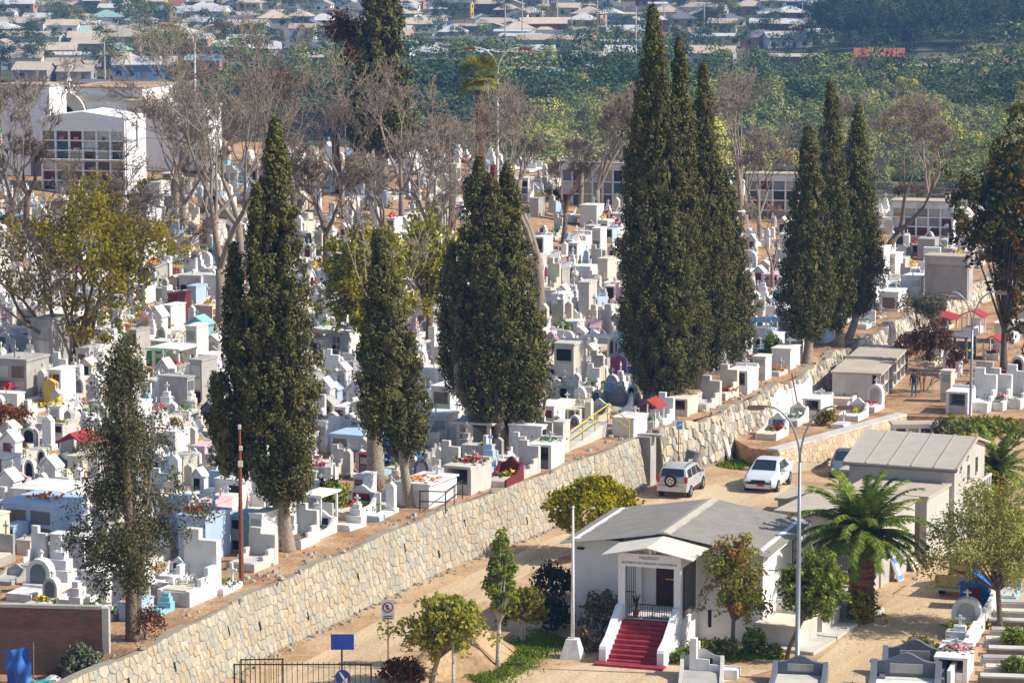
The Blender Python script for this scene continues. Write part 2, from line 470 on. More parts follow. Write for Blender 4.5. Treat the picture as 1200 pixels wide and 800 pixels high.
# ================================================================ STONE WALLS
STONE = [mat('stone_' + n, c, 0.9, 0.2, 3, 0.6, 14, 0.2, dirt=(0.25, 0.21, 0.16), dscale=0.5, damt=0.45) for n, c in (
    ('pale', (0.46, 0.42, 0.335)), ('ochre', (0.45, 0.365, 0.245)), ('grey', (0.37, 0.35, 0.295)), ('sand', (0.49, 0.425, 0.31)), ('tan', (0.41, 0.35, 0.265)), ('greenish', (0.39, 0.37, 0.30)))]
STONEG = [mat('rough_stone_' + n, c, 0.92, 0.2, 5, 0.6, 12, 0.2) for n, c in (
    ('pale', (0.50, 0.45, 0.36)), ('grey', (0.38, 0.35, 0.30)), ('sand', (0.56, 0.47, 0.33)), ('dark', (0.27, 0.24, 0.20)), ('chalk', (0.58, 0.55, 0.48)), ('buff', (0.48, 0.40, 0.29)))]
STONEO = [mat('low_wall_stone_' + n, c, 0.9, 0.15, 5, 0.5, 14, 0.2) for n, c in (
    ('ochre', (0.56, 0.41, 0.25)), ('buff', (0.60, 0.47, 0.32)), ('rose', (0.54, 0.38, 0.27)), ('sand', (0.63, 0.52, 0.37)))]
MORTAR = mat('wall_mortar', (0.30, 0.26, 0.20), 0.95, 0.15, 4, 0.4, 14)
MORTARP = mat('pale_mortar', (0.50, 0.42, 0.30), 0.95, 0.12, 4, 0.3, 14)

def voronoi(L, H, du, dv, seed, jit=0.38):
    """irregular cells filling an L x H rectangle, as lists of 2D points"""
    r = random.Random(seed); nu, nv = max(1, round(L / du)), max(1, round(H / dv))
    pts = {}
    for j in range(-1, nv + 1):
        for i in range(-1, nu + 1):
            pts[i, j] = ((i + 0.5 + 0.5 * (j % 2) * 0.9 + r.uniform(-jit, jit)) * L / nu, (j + 0.5 + r.uniform(-jit, jit) * 0.8) * H / nv)
    cells = []
    for j in range(nv):
        for i in range(-1, nu):
            c = pts[i, j]
            poly = [(max(0, c[0] - 2 * du), max(0, c[1] - 2 * dv)), (min(L, c[0] + 2 * du), max(0, c[1] - 2 * dv)), (min(L, c[0] + 2 * du), min(H, c[1] + 2 * dv)), (max(0, c[0] - 2 * du), min(H, c[1] + 2 * dv))]
            if poly[1][0] <= poly[0][0]: continue
            for dj in (-2, -1, 0, 1, 2):
                for di in (-2, -1, 0, 1, 2):
                    if (di or dj) and (i + di, j + dj) in pts and poly:
                        o = pts[i + di, j + dj]; mx, my = (c[0] + o[0]) / 2, (c[1] + o[1]) / 2; nx, ny = o[0] - c[0], o[1] - c[1]
                        new = []
                        for k in range(len(poly)):
                            p, q_ = poly[k], poly[(k + 1) % len(poly)]
                            dp, dq = (p[0] - mx) * nx + (p[1] - my) * ny, (q_[0] - mx) * nx + (q_[1] - my) * ny
                            if dp <= 0: new.append(p)
                            if dp * dq < 0: t = dp / (dp - dq); new.append((p[0] + (q_[0] - p[0]) * t, p[1] + (q_[1] - p[1]) * t))
                        poly = new
            if len(poly) >= 3: cells.append((c, poly))
    return cells

def stone_wall(name, path, zb, zt, batter, thick, du, dv, stones, mortar, seed, label, first_t=0.0, gap=0.016, proud=0.035, vis=None):
    """path runs with its seen face on the right-hand side; zb/zt functions of distance"""
    r = random.Random(seed)
    root = tag(empty(name, (path[0][0], path[0][1], 0), 0, label, 'wall'), kind='thing')
    ox, oy = path[0]
    d = [0]
    for a, c in zip(path[:-1], path[1:]): d.append(d[-1] + math.dist(a, c))
    L = d[-1]
    def at(u, v, out):
        k = 0
        while k < len(d) - 2 and d[k + 1] < u: k += 1
        f = (u - d[k]) / (d[k + 1] - d[k]); a, c = path[k], path[k + 1]
        tx, ty = (c[0] - a[0]) / (d[k + 1] - d[k]), (c[1] - a[1]) / (d[k + 1] - d[k])
        lo, hi = zb(u), zt(u); q = v
        off = out + batter * (1 - q)
        return (a[0] + (c[0] - a[0]) * f + ty * off - ox, a[1] + (c[1] - a[1]) * f - tx * off - oy, lo + (hi - lo) * q)
    b = MB(); n = int(L / 1.0) + 1; vs = []
    for i in range(n + 1):
        u = L * i / n
        lo = at(u, 0, 0); hi = at(u, 1, 0); hb = at(u, 1, -thick)
        vs += [(lo[0], lo[1], lo[2] - 0.6), lo, (hi[0], hi[1], hi[2] - 0.03), (hb[0], hb[1], hi[2] - 0.03), (hb[0], hb[1], lo[2] - 0.6)]
    fs = []
    for i in range(n):
        for k in range(4): fs.append((i * 5 + k, (i + 1) * 5 + k, (i + 1) * 5 + k + 1, i * 5 + k + 1))
    fs += [(0, 1, 2, 3, 4), tuple(n * 5 + k for k in (4, 3, 2, 1, 0))]
    b.add(vs, fs); b.build('mortar_core', mortar, root)
    Hm = sum(zt(L * i / 20) - zb(L * i / 20) for i in range(21)) / 21
    cells = voronoi(L, Hm, du, dv, seed)
    items = []
    for (c, poly) in cells:
        cx = sum(p[0] for p in poly) / len(poly); cy = sum(p[1] for p in poly) / len(poly)
        ar = abs(sum(poly[i][0] * poly[(i + 1) % len(poly)][1] - poly[(i + 1) % len(poly)][0] * poly[i][1] for i in range(len(poly)))) / 2
        if ar < 0.012: continue
        w = at(cx, cy / Hm, 0); px, py, sc = proj(w[0] + ox, w[1] + oy, w[2])
        seen = -10 < px < 1210 and py < 812
        if not seen and vis: continue
        items.append((seen, ar * sc * sc, cx, cy, poly))
    items.sort(key=lambda q_: (not q_[0], -q_[1]))
    rest = MB()
    for k, (seen, ar, cx, cy, poly) in enumerate(items):
        pr = proud * r.uniform(0.35, 1.5); sh = 1 - gap / max(0.1, math.sqrt(ar) / 25.0) * 0
        def ring(inset, out):
            o = []
            for p in poly:
                dx, dy = cx - p[0], cy - p[1]; l = math.hypot(dx, dy) or 1
                s_ = min(0.8, inset / l); o.append(at(min(L, max(0, p[0] + dx * s_)), min(1, max(0, (p[1] + dy * s_) / Hm)), out))
            return o
        m_ = len(poly)
        vs = ring(gap, -0.05) + ring(gap, pr * 0.5) + ring(gap + 0.05, pr)
        fs = [(i + a * m_, (i + 1) % m_ + a * m_, (i + 1) % m_ + (a + 1) * m_, i + (a + 1) * m_) for a in (0, 1) for i in range(m_)] + [tuple(range(2 * m_, 3 * m_))]
        ar2 = sum(poly[i][0] * poly[(i + 1) % m_][1] - poly[(i + 1) % m_][0] * poly[i][1] for i in range(m_))
        if ar2 < 0: fs = [f[::-1] for f in fs]
        mi = r.randrange(len(stones))
        if k < 298:
            bb = MB(); bb.add(vs, fs); bb.build('stone', stones[mi], root)
        else:
            rest.add(vs, fs, mi)
    if rest.v: tag(rest.build('stones', stones, root), kind='stuff')
    return root, at, L

wall1, at1, L1 = stone_wall('stone_retaining_wall', EDGE1[::1], lambda u: base_z(0, 150) - 0.02, lambda u: 2.72 + 0.05 * math.sin(u * 0.9), 0.55, 0.5, 0.37, 0.42, STONE, MORTAR, 5,
    'long pale ochre stone retaining wall running up beside the dirt road', vis=True)
b = MB()
for k in range(11):
    u = 14 + k * 4.3 + R.uniform(-1.2, 1.2); v = R.choice([0.25, 0.6, 0.42, 0.5])
    if u < L1 - 1:
        p = at1(u, v, 0.055); p2 = at1(u + 0.1, v, 0.055); q_ = at1(u, v + 0.13, 0.055); q2 = at1(u + 0.1, v + 0.13, 0.055)
        i0, i1, i2, i3 = at1(u, v, -0.05), at1(u + 0.1, v, -0.05), at1(u + 0.1, v + 0.13, -0.05), at1(u, v + 0.13, -0.05)
        b = MB(); b.add([p, p2, q2, q_, i0, i1, i2, i3], [(0, 1, 2, 3), (1, 0, 4, 5), (2, 1, 5, 6), (3, 2, 6, 7), (0, 3, 7, 4)])
        b.build('weep_slot', DARK, wall1)
# end buttress of the first wall and the concrete return behind it
b = MB(); b.box(0, 0, -0.3, 2.6, 0.9, 3.0, math.atan2(TD.y, TD.x) - math.pi / 2); b.box(-0.3, 0.15, 2.7, 4.4, 0.5, 0.12, math.atan2(TD.y, TD.x) - math.pi / 2)
o = b.build('concrete_return_wall', CONC, loc=(6.55, 166.6, 0)); tag(o, 'short dark concrete wall return joining the two stone walls behind the silver car', 'wall', kind='thing')

wall2, at2, L2 = stone_wall('rough_stone_wall', EDGE2[:-1], lambda u: 0.1 + 0.55 * sstep(6, 14, u), lambda u: 2.72 + 0.13 * math.sin(u * 0.8) + 0.1 * math.sin(u * 2.1 + 1), 0.3, 0.55, 0.5, 0.44, STONEG, MORTAR, 8,
    'rough rubble stone wall with uneven top above the lower graves', proud=0.1, vis=True)
# whitewashed stretch
b = MB(); vs = []; fs = []
n = 14
r = random.Random(4)
for i in range(n + 1):
    u = 16.2 + 8.6 * i / n
    for v in (0.12, 0.36, 0.6, 0.8 + r.uniform(-0.03, 0.1) + 0.06 * i / n):
        vs.append(at2(u, min(v, 0.97), 0.13 + r.uniform(-0.02, 0.03)))
for i in range(n):
    for k in range(3): fs.append((i * 4 + k, (i + 1) * 4 + k, (i + 1) * 4 + k + 1, i * 4 + k + 1))
b.add(vs, fs); b.build('whitewash_render', WHITE, wall2)

lowwall, at3, L3 = stone_wall('low_stone_wall', [(15.1, 171.2), (19.4, 177.3), (23.9, 183.7)], lambda u: 0.1 - 0.95 * sstep(1, 8, u), lambda u: LOWZ + 0.02, 0.12, 0.4, 0.42, 0.4, STONEO, MORTARP, 9,
    'low ochre stone wall with white coping below the right-hand graves', gap=0.012, proud=0.03)
b = MB()
for a, c in (((15.0, 171.3), (19.3, 177.4)), ((19.3, 177.4), (23.9, 183.9))):
    mx, my = (a[0] + c[0]) / 2, (a[1] + c[1]) / 2; L = math.dist(a, c)
    b.box(mx - 15.1 - 0.25, my - 171.2 + 0.1, LOWZ + 0.02, L, 0.75, 0.14, math.atan2(c[1] - a[1], c[0] - a[0]))
b.build('coping', LCONC, lowwall)

# loose rubble and dirt along the foot of the walls
b = MB(); r = random.Random(12)
def pebble(b, x, y, z, s):
    n = 5; a0 = r.uniform(0, 6)
    vs = [(x + s * math.cos(a0 + k * 6.283 / n) * r.uniform(0.7, 1.2), y + s * math.sin(a0 + k * 6.283 / n) * r.uniform(0.7, 1.2), z - 0.02) for k in range(n)]
    vs += [(x + (vx - x) * 0.6, y + (vy - y) * 0.6, z + s * r.uniform(0.4, 0.8)) for vx, vy, _ in vs]
    b.add(vs, [(k, (k + 1) % n, (k + 1) % n + n, k + n) for k in range(n)] + [tuple(range(n, 2 * n))], r.randrange(3))
for _ in range(420):
    u = r.uniform(8, L1 - 0.5); p = at1(u, 0, 0.08 + abs(r.gauss(0, 0.28))); pebble(b, p[0] + EDGE1[0][0], p[1] + EDGE1[0][1], 0.0, r.choice([0.05, 0.07, 0.1, 0.16]))
for _ in range(260):
    e = edge[r.randrange(len(edge) // 2)]; d_ = r.uniform(0.3, 1.6); pebble(b, e[0] + ND.x * d_ + r.uniform(-1, 1) * 0.7, e[1] + ND.y * d_ + r.uniform(-1, 1), 2.72, r.choice([0.05, 0.08, 0.12, 0.18]))
for _ in range(500):
    px, py = r.uniform(250, 1150), r.uniform(600, 800); q = PB(px, py); pebble(b, q.x, q.y, q.z + 0.01, r.choice([0.025, 0.03, 0.05]))
tag(b.build('rubble', [STONEG[1], STONEG[3], STONE[4]]), 'loose stones and rubble scattered along the wall foot and road', 'rubble', kind='stuff')
# ================================================================ CHAPEL-LIKE MAUSOLEUM
CHW = mat('chapel_white_wall', (0.80, 0.80, 0.80), 0.88, 0.03, 1.2, 0.08, 8, 0.2, dirt=(0.52, 0.50, 0.46), dscale=0.5, damt=0.4)
TIN = mat('grey_corrugated_roof', (0.29, 0.27, 0.235), 0.75, 0.14, 1.6, dirt=(0.22, 0.2, 0.17), dscale=0.6, damt=0.5, spec=0.35)
TINL = mat('pale_porch_roof', (0.62, 0.58, 0.50), 0.7, 0.08, 2)
ROOFC = mat('pale_ridge_cap', (0.44, 0.40, 0.33), 0.75, 0.08, 2)
STEPR = mat('red_step_paint', (0.30, 0.030, 0.045), 0.55, 0.12, 3, dirt=(0.30, 0.12, 0.12), dscale=2.5, damt=0.5)
DOORM = mat('dark_maroon_door', (0.055, 0.018, 0.02), 0.6, 0.15, 4)
BLUER = mat('blue_grey_fascia', (0.16, 0.27, 0.36), 0.7, 0.08, 2)
LETTER = mat('black_letter_paint', (0.02, 0.02, 0.022), 0.7)
BRASS = mat('brass', (0.45, 0.30, 0.08), 0.35, metal=0.8)

CYAW = math.radians(-18.5)
CH = empty('mausoleum_chapel', (10.75, 129.0, 0), CYAW, 'white gabled mausoleum with red front steps, porch and grey corrugated roof', 'building')
Wd, Dp, EZ, RZ = 8.5, 7.4, 4.05, 4.66
pl = 0.22
# walls
b = MB()
b.prism([(-Wd, 0), (-4.75, 0), (-4.75, EZ + 0.22), (-6.2, EZ + 0.22), (-6.2, EZ), (-Wd, EZ)], 0, pl, 'xz')
b.prism([(-3.45, 0), (0, 0), (0, EZ), (-2.0, EZ), (-2.0, EZ + 0.22), (-3.45, EZ + 0.22)], 0, pl, 'xz')
b.prism([(-4.75, 3.75), (-3.45, 3.75), (-3.45, EZ + 0.22), (-4.75, EZ + 0.22)], 0, pl, 'xz')
b.build('front_wall', CHW, CH)
b = MB(); b.prism([(pl, 0), (Dp, 0), (Dp, EZ), (pl, EZ)], -pl, 0, 'yz'); sw = b.build('side_wall', CHW, CH)
b = MB(); b.prism([(pl, 0), (Dp, 0), (Dp, EZ), (pl, EZ)], -Wd, -Wd + pl, 'yz'); b.build('side_wall', CHW, CH)
b = MB(); b.prism([(-Wd + pl, 0), (-pl, 0), (-pl, EZ), (-Wd / 2, RZ - 0.1), (-Wd + pl, EZ)], Dp - pl, Dp - 0.002, 'xz'); b.build('back_wall', CHW, CH)
b = MB(); b.box(-Wd / 2, -0.02, 0, Wd + 0.05, 0.06, 1.28); b.box(0.02, Dp / 2, 0, 0.06, Dp + 0.04, 1.28); b.build('plinth', CHW, CH)
# roof: each slope made of separate corrugated sheets
roof = MB(); 
for x in (-Wd * 0.72, -Wd * 0.5, -Wd * 0.28):
    roof.box(x, 0.12, EZ, 0.09, 0.09, (RZ - EZ) * (1 - abs(x + Wd / 2) / (Wd / 2 + 0.45)) - 0.12)
roof.tube([(-Wd - 0.3, 0.1, EZ - 0.1), (-Wd / 2, 0.1, RZ - 0.2), (0.3, 0.1, EZ - 0.1)], 0.05, 4)
roofo = roof.build('roof', BROWNS, CH)
oh, fo = 0.42, 0.65
ns = 8
for sg in (-1, 1):
    for k in range(ns):
        y0 = -fo + (Dp + fo + 0.2) * k / ns; y1 = -fo + (Dp + fo + 0.2) * (k + 1) / ns + 0.06
        b = MB(); vs = []; fs = []; nc = 10
        for part_ in (0, 1):
            pass
        for i in range(nc + 1):
            y = y0 + (y1 - y0) * i / nc; zc = 0.022 * (1 if i % 2 else -1) + 0.012 * (k % 2)
            for f in (0.0, 0.5, 1.0):
                x = -Wd / 2 + sg * (Wd / 2 + oh) * f; z = RZ - (RZ - EZ + 0.12) * f + zc - 0.02 * math.sin(f * 3.14)
                vs.append((x, y, z))
        for i in range(nc):
            for j in range(2):
                f4 = (i * 3 + j, (i + 1) * 3 + j, (i + 1) * 3 + j + 1, i * 3 + j + 1)
                fs.append(f4 if sg < 0 else f4[::-1])
        b.add(vs, fs)
        o = b.build('roof_sheet', TIN, roofo)
        md = o.modifiers.new('thick', 'SOLIDIFY'); md.thickness = 0.02; md.offset = 0
b = MB(); yy = (-fo - 0.03, Dp + 0.2)
b.add([(-Wd / 2 - 0.32, yy[0], RZ - 0.03), (-Wd / 2, yy[0], RZ + 0.075), (-Wd / 2 + 0.32, yy[0], RZ - 0.03), (-Wd / 2 - 0.32, yy[1], RZ - 0.03), (-Wd / 2, yy[1], RZ + 0.075), (-Wd / 2 + 0.32, yy[1], RZ - 0.03)],
      [(0, 1, 4, 3), (1, 2, 5, 4), (0, 2, 1), (3, 4, 5)]); b.build('ridge_cap', ROOFC, roofo)
b = MB(); b.box(0.3, Dp / 2 - 0.2, EZ - 0.28, 0.06, Dp + fo, 0.17); b.build('gutter', CHW, roofo)
b = MB(); b.tube([(0.3, Dp - 0.3, EZ - 0.2), (0.12, Dp - 0.2, EZ - 0.5), (0.12, Dp - 0.2, 0.1)], 0.05, 6); b.build('downpipe', CHW, CH)
# side window with bars
w = MB().box(0.01, 5.75, 2.35, 0.05, 0.62, 1.35).build('window', GLASS, CH)
b = MB()
for k in range(3): b.box(0.05, 5.55 + 0.2 * k, 2.37, 0.025, 0.03, 1.3)
for k in range(4): b.box(0.05, 5.75, 2.45 + 0.36 * k, 0.03, 0.58, 0.03)
b.build('bars', CHW, w)
MB().box(0.05, 5.75, 2.27, 0.14, 0.8, 0.08).build('sill', CHW, w)
# little wall lamp on the side and front
b = MB(); b.tube([(0.0, 1.0, 3.0), (0.4, 1.0, 3.0), (0.45, 1.0, 3.1)], 0.03, 5); b.build('lamp_bracket', DGREY, CH)
b = MB(); b.box(-Wd + 0.35, -0.08, EZ - 0.45, 0.3, 0.14, 0.08); b.build('vent', DARK, CH)
MB().box(-2.32, -0.03, 0.55, 0.16, 0.05, 0.75).build('vent', DARK, CH)

# porch
px0, px1, py0, FZ, LZ = -5.6, -2.85, -2.9, 1.35, 3.62
po = MB()
po.box((px0 + px1) / 2, py0 / 2, 0, px1 - px0, -py0 - 0.01, FZ)
porch = po.build('porch', CHW, CH)
for x in (px0 + 0.15, px1 - 0.15):
    MB().box(x, py0 + 0.15, FZ, 0.3, 0.3, LZ - FZ).build('column', CHW, porch)
    MB().box(x, -0.17, FZ, 0.26, 0.3, LZ - FZ).build('column', CHW, porch)
b = MB(); b.box((px0 + px1) / 2, py0 + 0.15, LZ, px1 - px0 + 0.02, 0.32, 0.56); b.box(px0 + 0.13, py0 / 2, LZ, 0.26, -py0 - 0.7, 0.5); b.box(px1 - 0.13, py0 / 2, LZ, 0.26, -py0 - 0.7, 0.5)
beam = b.build('lintel', CHW, porch)
for body, z, sz in (('MAUSOLEO', LZ + 0.40, 0.17), ('REGIMIENTO DE CABALLERIA CAZADORES N2', LZ + 0.17, 0.135)):
    me = text_mesh(body, sz, LETTER); o = link('lettering', me, beam, ((px0 + px1) / 2, py0 - 0.016, z)); o.rotation_euler = (math.pi / 2, 0, 0)
    wdt = max(v.co.x for v in me.vertices) - min(v.co.x for v in me.vertices)
    o.scale = (min(1.0, 2.42 / wdt), 1, 1)
# porch roof
cx, rz, ez = (px0 + px1) / 2, 4.55, 4.16
for sg in (-1, 1):
    b = MB(); x1 = cx + sg * 2.0
    y0_, y1_ = py0 - 0.45, -0.02
    vs = [(cx, y0_, rz), (x1, y0_, ez - 0.02), (x1, y1_, ez - 0.02), (cx, y1_, rz)]
    vs = vs + [(x, y, z - 0.05) for x, y, z in vs]
    fs = [(0, 1, 2, 3), (7, 6, 5, 4), (0, 4, 5, 1), (1, 5, 6, 2), (2, 6, 7, 3)]
    if sg > 0: pass
    else: fs = [f[::-1] for f in fs]
    b.add(vs, fs); b.build('porch_roof_sheet', TINL, porch)
    b = MB(); b.box(cx + sg * 1.0, y1_ - 0.09, 0, 0.001, 0.001, 0.001)
b = MB(); b.prism([(cx - 1.95, ez - 0.04), (cx - 1.95, ez + 0.12), (cx, rz + 0.14), (cx + 1.95, ez + 0.12), (cx + 1.95, ez - 0.04), (cx, rz - 0.03)], -0.16, -0.02, 'xz'); b.build('flashing', BLUER, porch)
MB().box(cx, py0 + 0.1, LZ + 0.56, 0.1, 0.1, rz - LZ - 0.56 - 0.06).build('king_post', CHW, porch)
# door, grilles, gate
d = MB().box(-4.1, 0.05, FZ, 1.3, 0.06, 2.4).build('door', DOORM, CH)
b = MB().box(-3.9, -0.02, FZ + 1.15, 0.85, 0.05, 0.06); b.build('door_bar', BRASS, d)
for x in (-4.42, -3.78): MB().box(x, 0.005, FZ + 0.2, 0.45, 0.04, 0.75).build('door_panel', DOORM, d); MB().box(x, 0.005, FZ + 1.35, 0.45, 0.04, 0.85).build('door_panel', DOORM, d)
def grille(parent, x0, x1, y, z0, z1, step=0.09, along='x', m=BLACKM, curl=True):
    b = MB(); n = max(2, int(abs(x1 - x0) / step))
    put = (lambda a, z, sa, h: b.box(a, y, z, sa, 0.025, h)) if along == 'x' else (lambda a, z, sa, h: b.box(y, a, z, 0.025, sa, h))
    for i in range(n + 1): put(x0 + (x1 - x0) * i / n, z0, 0.022, z1 - z0)
    for z in (z0, z0 + (z1 - z0) * 0.5, z1): put((x0 + x1) / 2, z, abs(x1 - x0), 0.035)
    return b.build('grille', m, parent)
grille(porch, px0 + 0.32, px0 + 0.72, py0 + 0.1, FZ + 0.02, LZ - 0.03, 0.07)
for a, c in ((px0 + 0.74, cx + 0.1), (cx + 0.12, px1 - 0.32)):
    g = grille(porch, a, c, py0 + 0.1, FZ + 0.05, FZ + 0.62, 0.1); g.name = 'gate_leaf'
grille(porch, py0 + 0.5, -0.45, px1 - 0.1, FZ + 0.25, LZ - 0.06, 0.13, 'y')
b = MB(); b.box(px1 - 0.06, -0.45, FZ + 0.1, 0.12, 0.08, LZ - FZ - 0.1); b.box(px1 - 0.06, py0 + 0.42, FZ + 0.1, 0.12, 0.08, LZ - FZ - 0.1); b.box(px1 - 0.06, py0 / 2, FZ + 0.1, 0.12, -py0 - 0.9, 0.1); b.build('side_window_frame', BROWNS, porch)
# steps and their side walls
nst = 9
for k in range(nst):
    z0 = FZ * k / nst; y0_ = py0 - 0.02 - 0.285 * (nst - k)
    MB().box((px0 + px1) / 2, (y0_ + py0) / 2 - 0.005, z0 + 0.001, px1 - px0 - 0.5, py0 - y0_ - 0.01, FZ / nst - 0.001).build('step', STEPR, CH)
for x in (px0 + 0.12, px1 - 0.12):
    b = MB(); L = 0.285 * nst
    b.prism([(py0 - L - 0.12, 0), (py0 + 0.02, 0), (py0 + 0.02, FZ + 0.62), (py0 - 0.25, FZ + 0.62), (py0 - L * 0.72, 0.98), (py0 - L - 0.05, 0.72), (py0 - L - 0.12, 0.6)], x - 0.15, x + 0.15, 'yz')
    b.build('stair_side', CHW, CH)
b = MB(); b.box(cx, py0 - 0.285 * nst - 0.35, 0.0, 3.0, 0.6, 0.1); b.build('step', STEPR, CH)
# potted plant in the porch
fr = CH.matrix_basis if False else None
def ch_pt(x, y, z):
    a = CYAW; return Vector((10.75 + x * math.cos(a) - y * math.sin(a), 129.0 + x * math.sin(a) + y * math.cos(a), z))
pp = empty('potted_plant', ch_pt(-4.95, -2.4, FZ), 0, 'small plant in a red pot behind the porch grille', 'plant')
b = MB(); b.lathe([(0.1, 0), (0.16, 0.26), (0.17, 0.26)], sides=10); b.build('pot', REDP, pp)
b = MB()
for k in range(9): a = k * 0.7; b.tube([(0, 0, 0.2), (0.08 * math.cos(a), 0.08 * math.sin(a), 0.7), (0.22 * math.cos(a), 0.22 * math.sin(a), 0.9 + 0.05 * (k % 3))], [0.02, 0.03, 0.005], 4)
b.build('leaves', mat('pot_plant_green', (0.03, 0.07, 0.02)), pp)
# concrete kerb beds with graves beside the chapel
for k, (px, py, w, d_, h, lab) in enumerate([(922, 752, 1.9, 2.4, 0.95, 'plain concrete box grave nearest the leaning tree, beside the chapel'), (952, 735, 1.7, 2.3, 0.75, 'flat-topped concrete grave, middle one beside the chapel'), (985, 717, 1.6, 2.4, 1.0, 'pale concrete grave with low front step next to the date palm')]):
    q = PB(px, py); rt = empty('concrete_grave', q, math.radians(-25), lab, 'tomb', 'concrete graves beside the chapel')
    MB().box(0, 0, 0, w, d_, h).build('vault', LCONC, rt)
    MB().box(0.0, -0.02, h, w + 0.12, d_ + 0.1, 0.09).build('slab', CREAM, rt)
    MB().box(0.35, -0.35, -0.02, w + 1.1, d_ + 0.5, 0.16).build('kerb', LCONC, rt)
    MB().box(0, d_ / 2 - 0.12, h + 0.09, w * 0.9, 0.14, 0.55).build('headstone', LCONC, rt)

# ================================================================ CONCRETE MAUSOLEUMS ALONG THE DRIVE
MC1 = mat('mausoleum_render', (0.50, 0.47, 0.43), 0.92, 0.10, 0.8, 0.12, 10, dirt=(0.33, 0.30, 0.27), dscale=0.35, damt=0.55)
MC2 = mat('mausoleum_roof_slab', (0.47, 0.40, 0.32), 0.92, 0.14, 0.8, dirt=(0.25, 0.2, 0.17), dscale=0.5, damt=0.4)
ROOFB = mat('beige_tin_roof', (0.46, 0.41, 0.34), 0.75, 0.08, 1.5, spec=0.35)
def face_frame(a, c):
    """right-hand face runs from spot a to spot c on the ground; local x = along the face, local y = into the building"""
    A, B = PB(*a), PB(*c); d = (B - A).xy; L = d.length
    return Vector((A.x, A.y, min(A.z, B.z) - 0.05)), math.atan2(d.y, d.x), L
A, yaw, L = face_frame((1024, 692), (1071, 664))
m1 = empty('concrete_mausoleum', A, yaw, 'plain pale concrete mausoleum behind the date palm with boards leaning on it', 'building', 'concrete mausoleums along the drive')
MB().box(L / 2, 2.4, 0, L, 4.8, 3.3).build('wall', MC1, m1)
MB().box(L / 2, 2.4, 3.3, L + 0.3, 5.1, 0.16).build('roof', MC2, m1)
MB().box(0.9, -0.04, 0, 0.35, 0.1, 3.2).build('pilaster', MC1, m1)
MB().box(-0.03, 1.4, 0, 0.08, 1.0, 2.1).build('door', DGREY, m1)
A2, yaw2, L2b = face_frame((1085, 658), (1111, 641))
m2 = empty('concrete_mausoleum', A2, yaw2, 'boxy flat-roofed concrete vault in the middle of the drive row', 'building', 'concrete mausoleums along the drive')
MB().box(L2b / 2, 2.1, 0, L2b, 4.2, 3.15).build('wall', MC1, m2)
MB().box(L2b / 2, 2.1, 3.15, L2b + 0.16, 4.4, 0.12).build('roof', MC2, m2)
MB().box(-0.03, 0.8, 0.1, 0.08, 0.9, 1.9).build('door', BROWNS, m2)
A3, yaw3, L3b = face_frame((1117, 641), (1152, 616))
m3 = empty('gabled_mausoleum', A3, yaw3, 'two-storey concrete mausoleum with beige tin gable roof and white balcony', 'building', 'concrete mausoleums along the drive')
Hh, Ln = 4.05, 5.4
b = MB(); b.prism([(0, 0), (L3b, 0), (L3b, Hh + 0.25), (L3b * 0.62, Hh + 0.85), (0, Hh)], 0.0, Ln, 'xz'); b.build('wall', MC1, m3)
rf = MB(); rf.prism([(-0.35, Hh - 0.12), (-0.35, Hh - 0.02), (L3b * 0.62, Hh + 1.0), (L3b + 0.3, Hh + 0.36), (L3b + 0.3, Hh + 0.27), (L3b * 0.62, Hh + 0.88)], -0.25, Ln + 0.25, 'xz')
rfo = rf.build('roof', ROOFB, m3)
sl = math.atan2(1.02, L3b * 0.62 + 0.35)
for k in range(6):
    y = -0.2 + (Ln + 0.4) * k / 5
    b = MB(); b.prism([(-0.36, Hh + 0.0), (-0.36, Hh + 0.03), (L3b * 0.62, Hh + 1.05), (L3b * 0.62, Hh + 1.02)], y - 0.03, y + 0.03, 'xz'); b.build('roof_seam', MC2, rfo)
b = MB(); b.box(-0.36, Ln / 2, Hh - 0.2, 0.08, Ln + 0.4, 0.08); b.build('gutter', DGREY, rfo)
for (x, z) in ((L3b * 0.45, 3.0), (L3b * 0.72, 3.15), (L3b * 0.2, 4.05 - 0.3), (L3b * 0.42, 4.05 + 0.1)):
    w = MB().box(x, -0.01, z, 0.36 if z < 3.5 else 0.22, 0.06, 0.75 if z < 3.5 else 0.3).build('window', GLASS, m3)
    MB().box(x, -0.05, z - 0.07, 0.5, 0.12, 0.06).build('sill', MC1, w)
bal = MB().box(L3b * 0.62, -0.25, 2.1, L3b * 0.62, 0.5, 0.12).build('balcony', WHITE, m3)
for k in range(8): MB().box(L3b * (0.33 + 0.58 * k / 7), -0.46, 2.22, 0.09, 0.07, 0.6).build('baluster', WHITE, bal)
MB().box(L3b * 0.62, -0.46, 2.82, L3b * 0.62, 0.12, 0.08).build('rail', WHITE, bal)
d = MB().box(L3b * 0.55, -0.01, 0, 0.9, 0.07, 1.9).build('door', GLASS, m3)
for x in (L3b * 0.55 - 0.5, L3b * 0.55 + 0.5, L3b * 0.9): MB().box(x, -0.35, 0, 0.14, 0.14, 2.1).build('pillar', WHITE, m3)
q = PB(960, 604)
rt = empty('low_concrete_vault', q, math.radians(-20), 'low flat concrete vault behind the chapel roof and palm', 'building', 'concrete mausoleums along the drive')
MB().box(0, 0, 0, 3.6, 3.2, 1.0).build('wall', CONC, rt); MB().box(0, 0, 1.0, 3.9, 3.5, 0.14).build('roof', MC2, rt)
q = PB(1035, 600)
rt = empty('low_concrete_vault', q, yaw3 - math.pi / 2, 'flat-roofed concrete vault between the palm crown and the gabled mausoleum', 'building', 'concrete mausoleums along the drive')
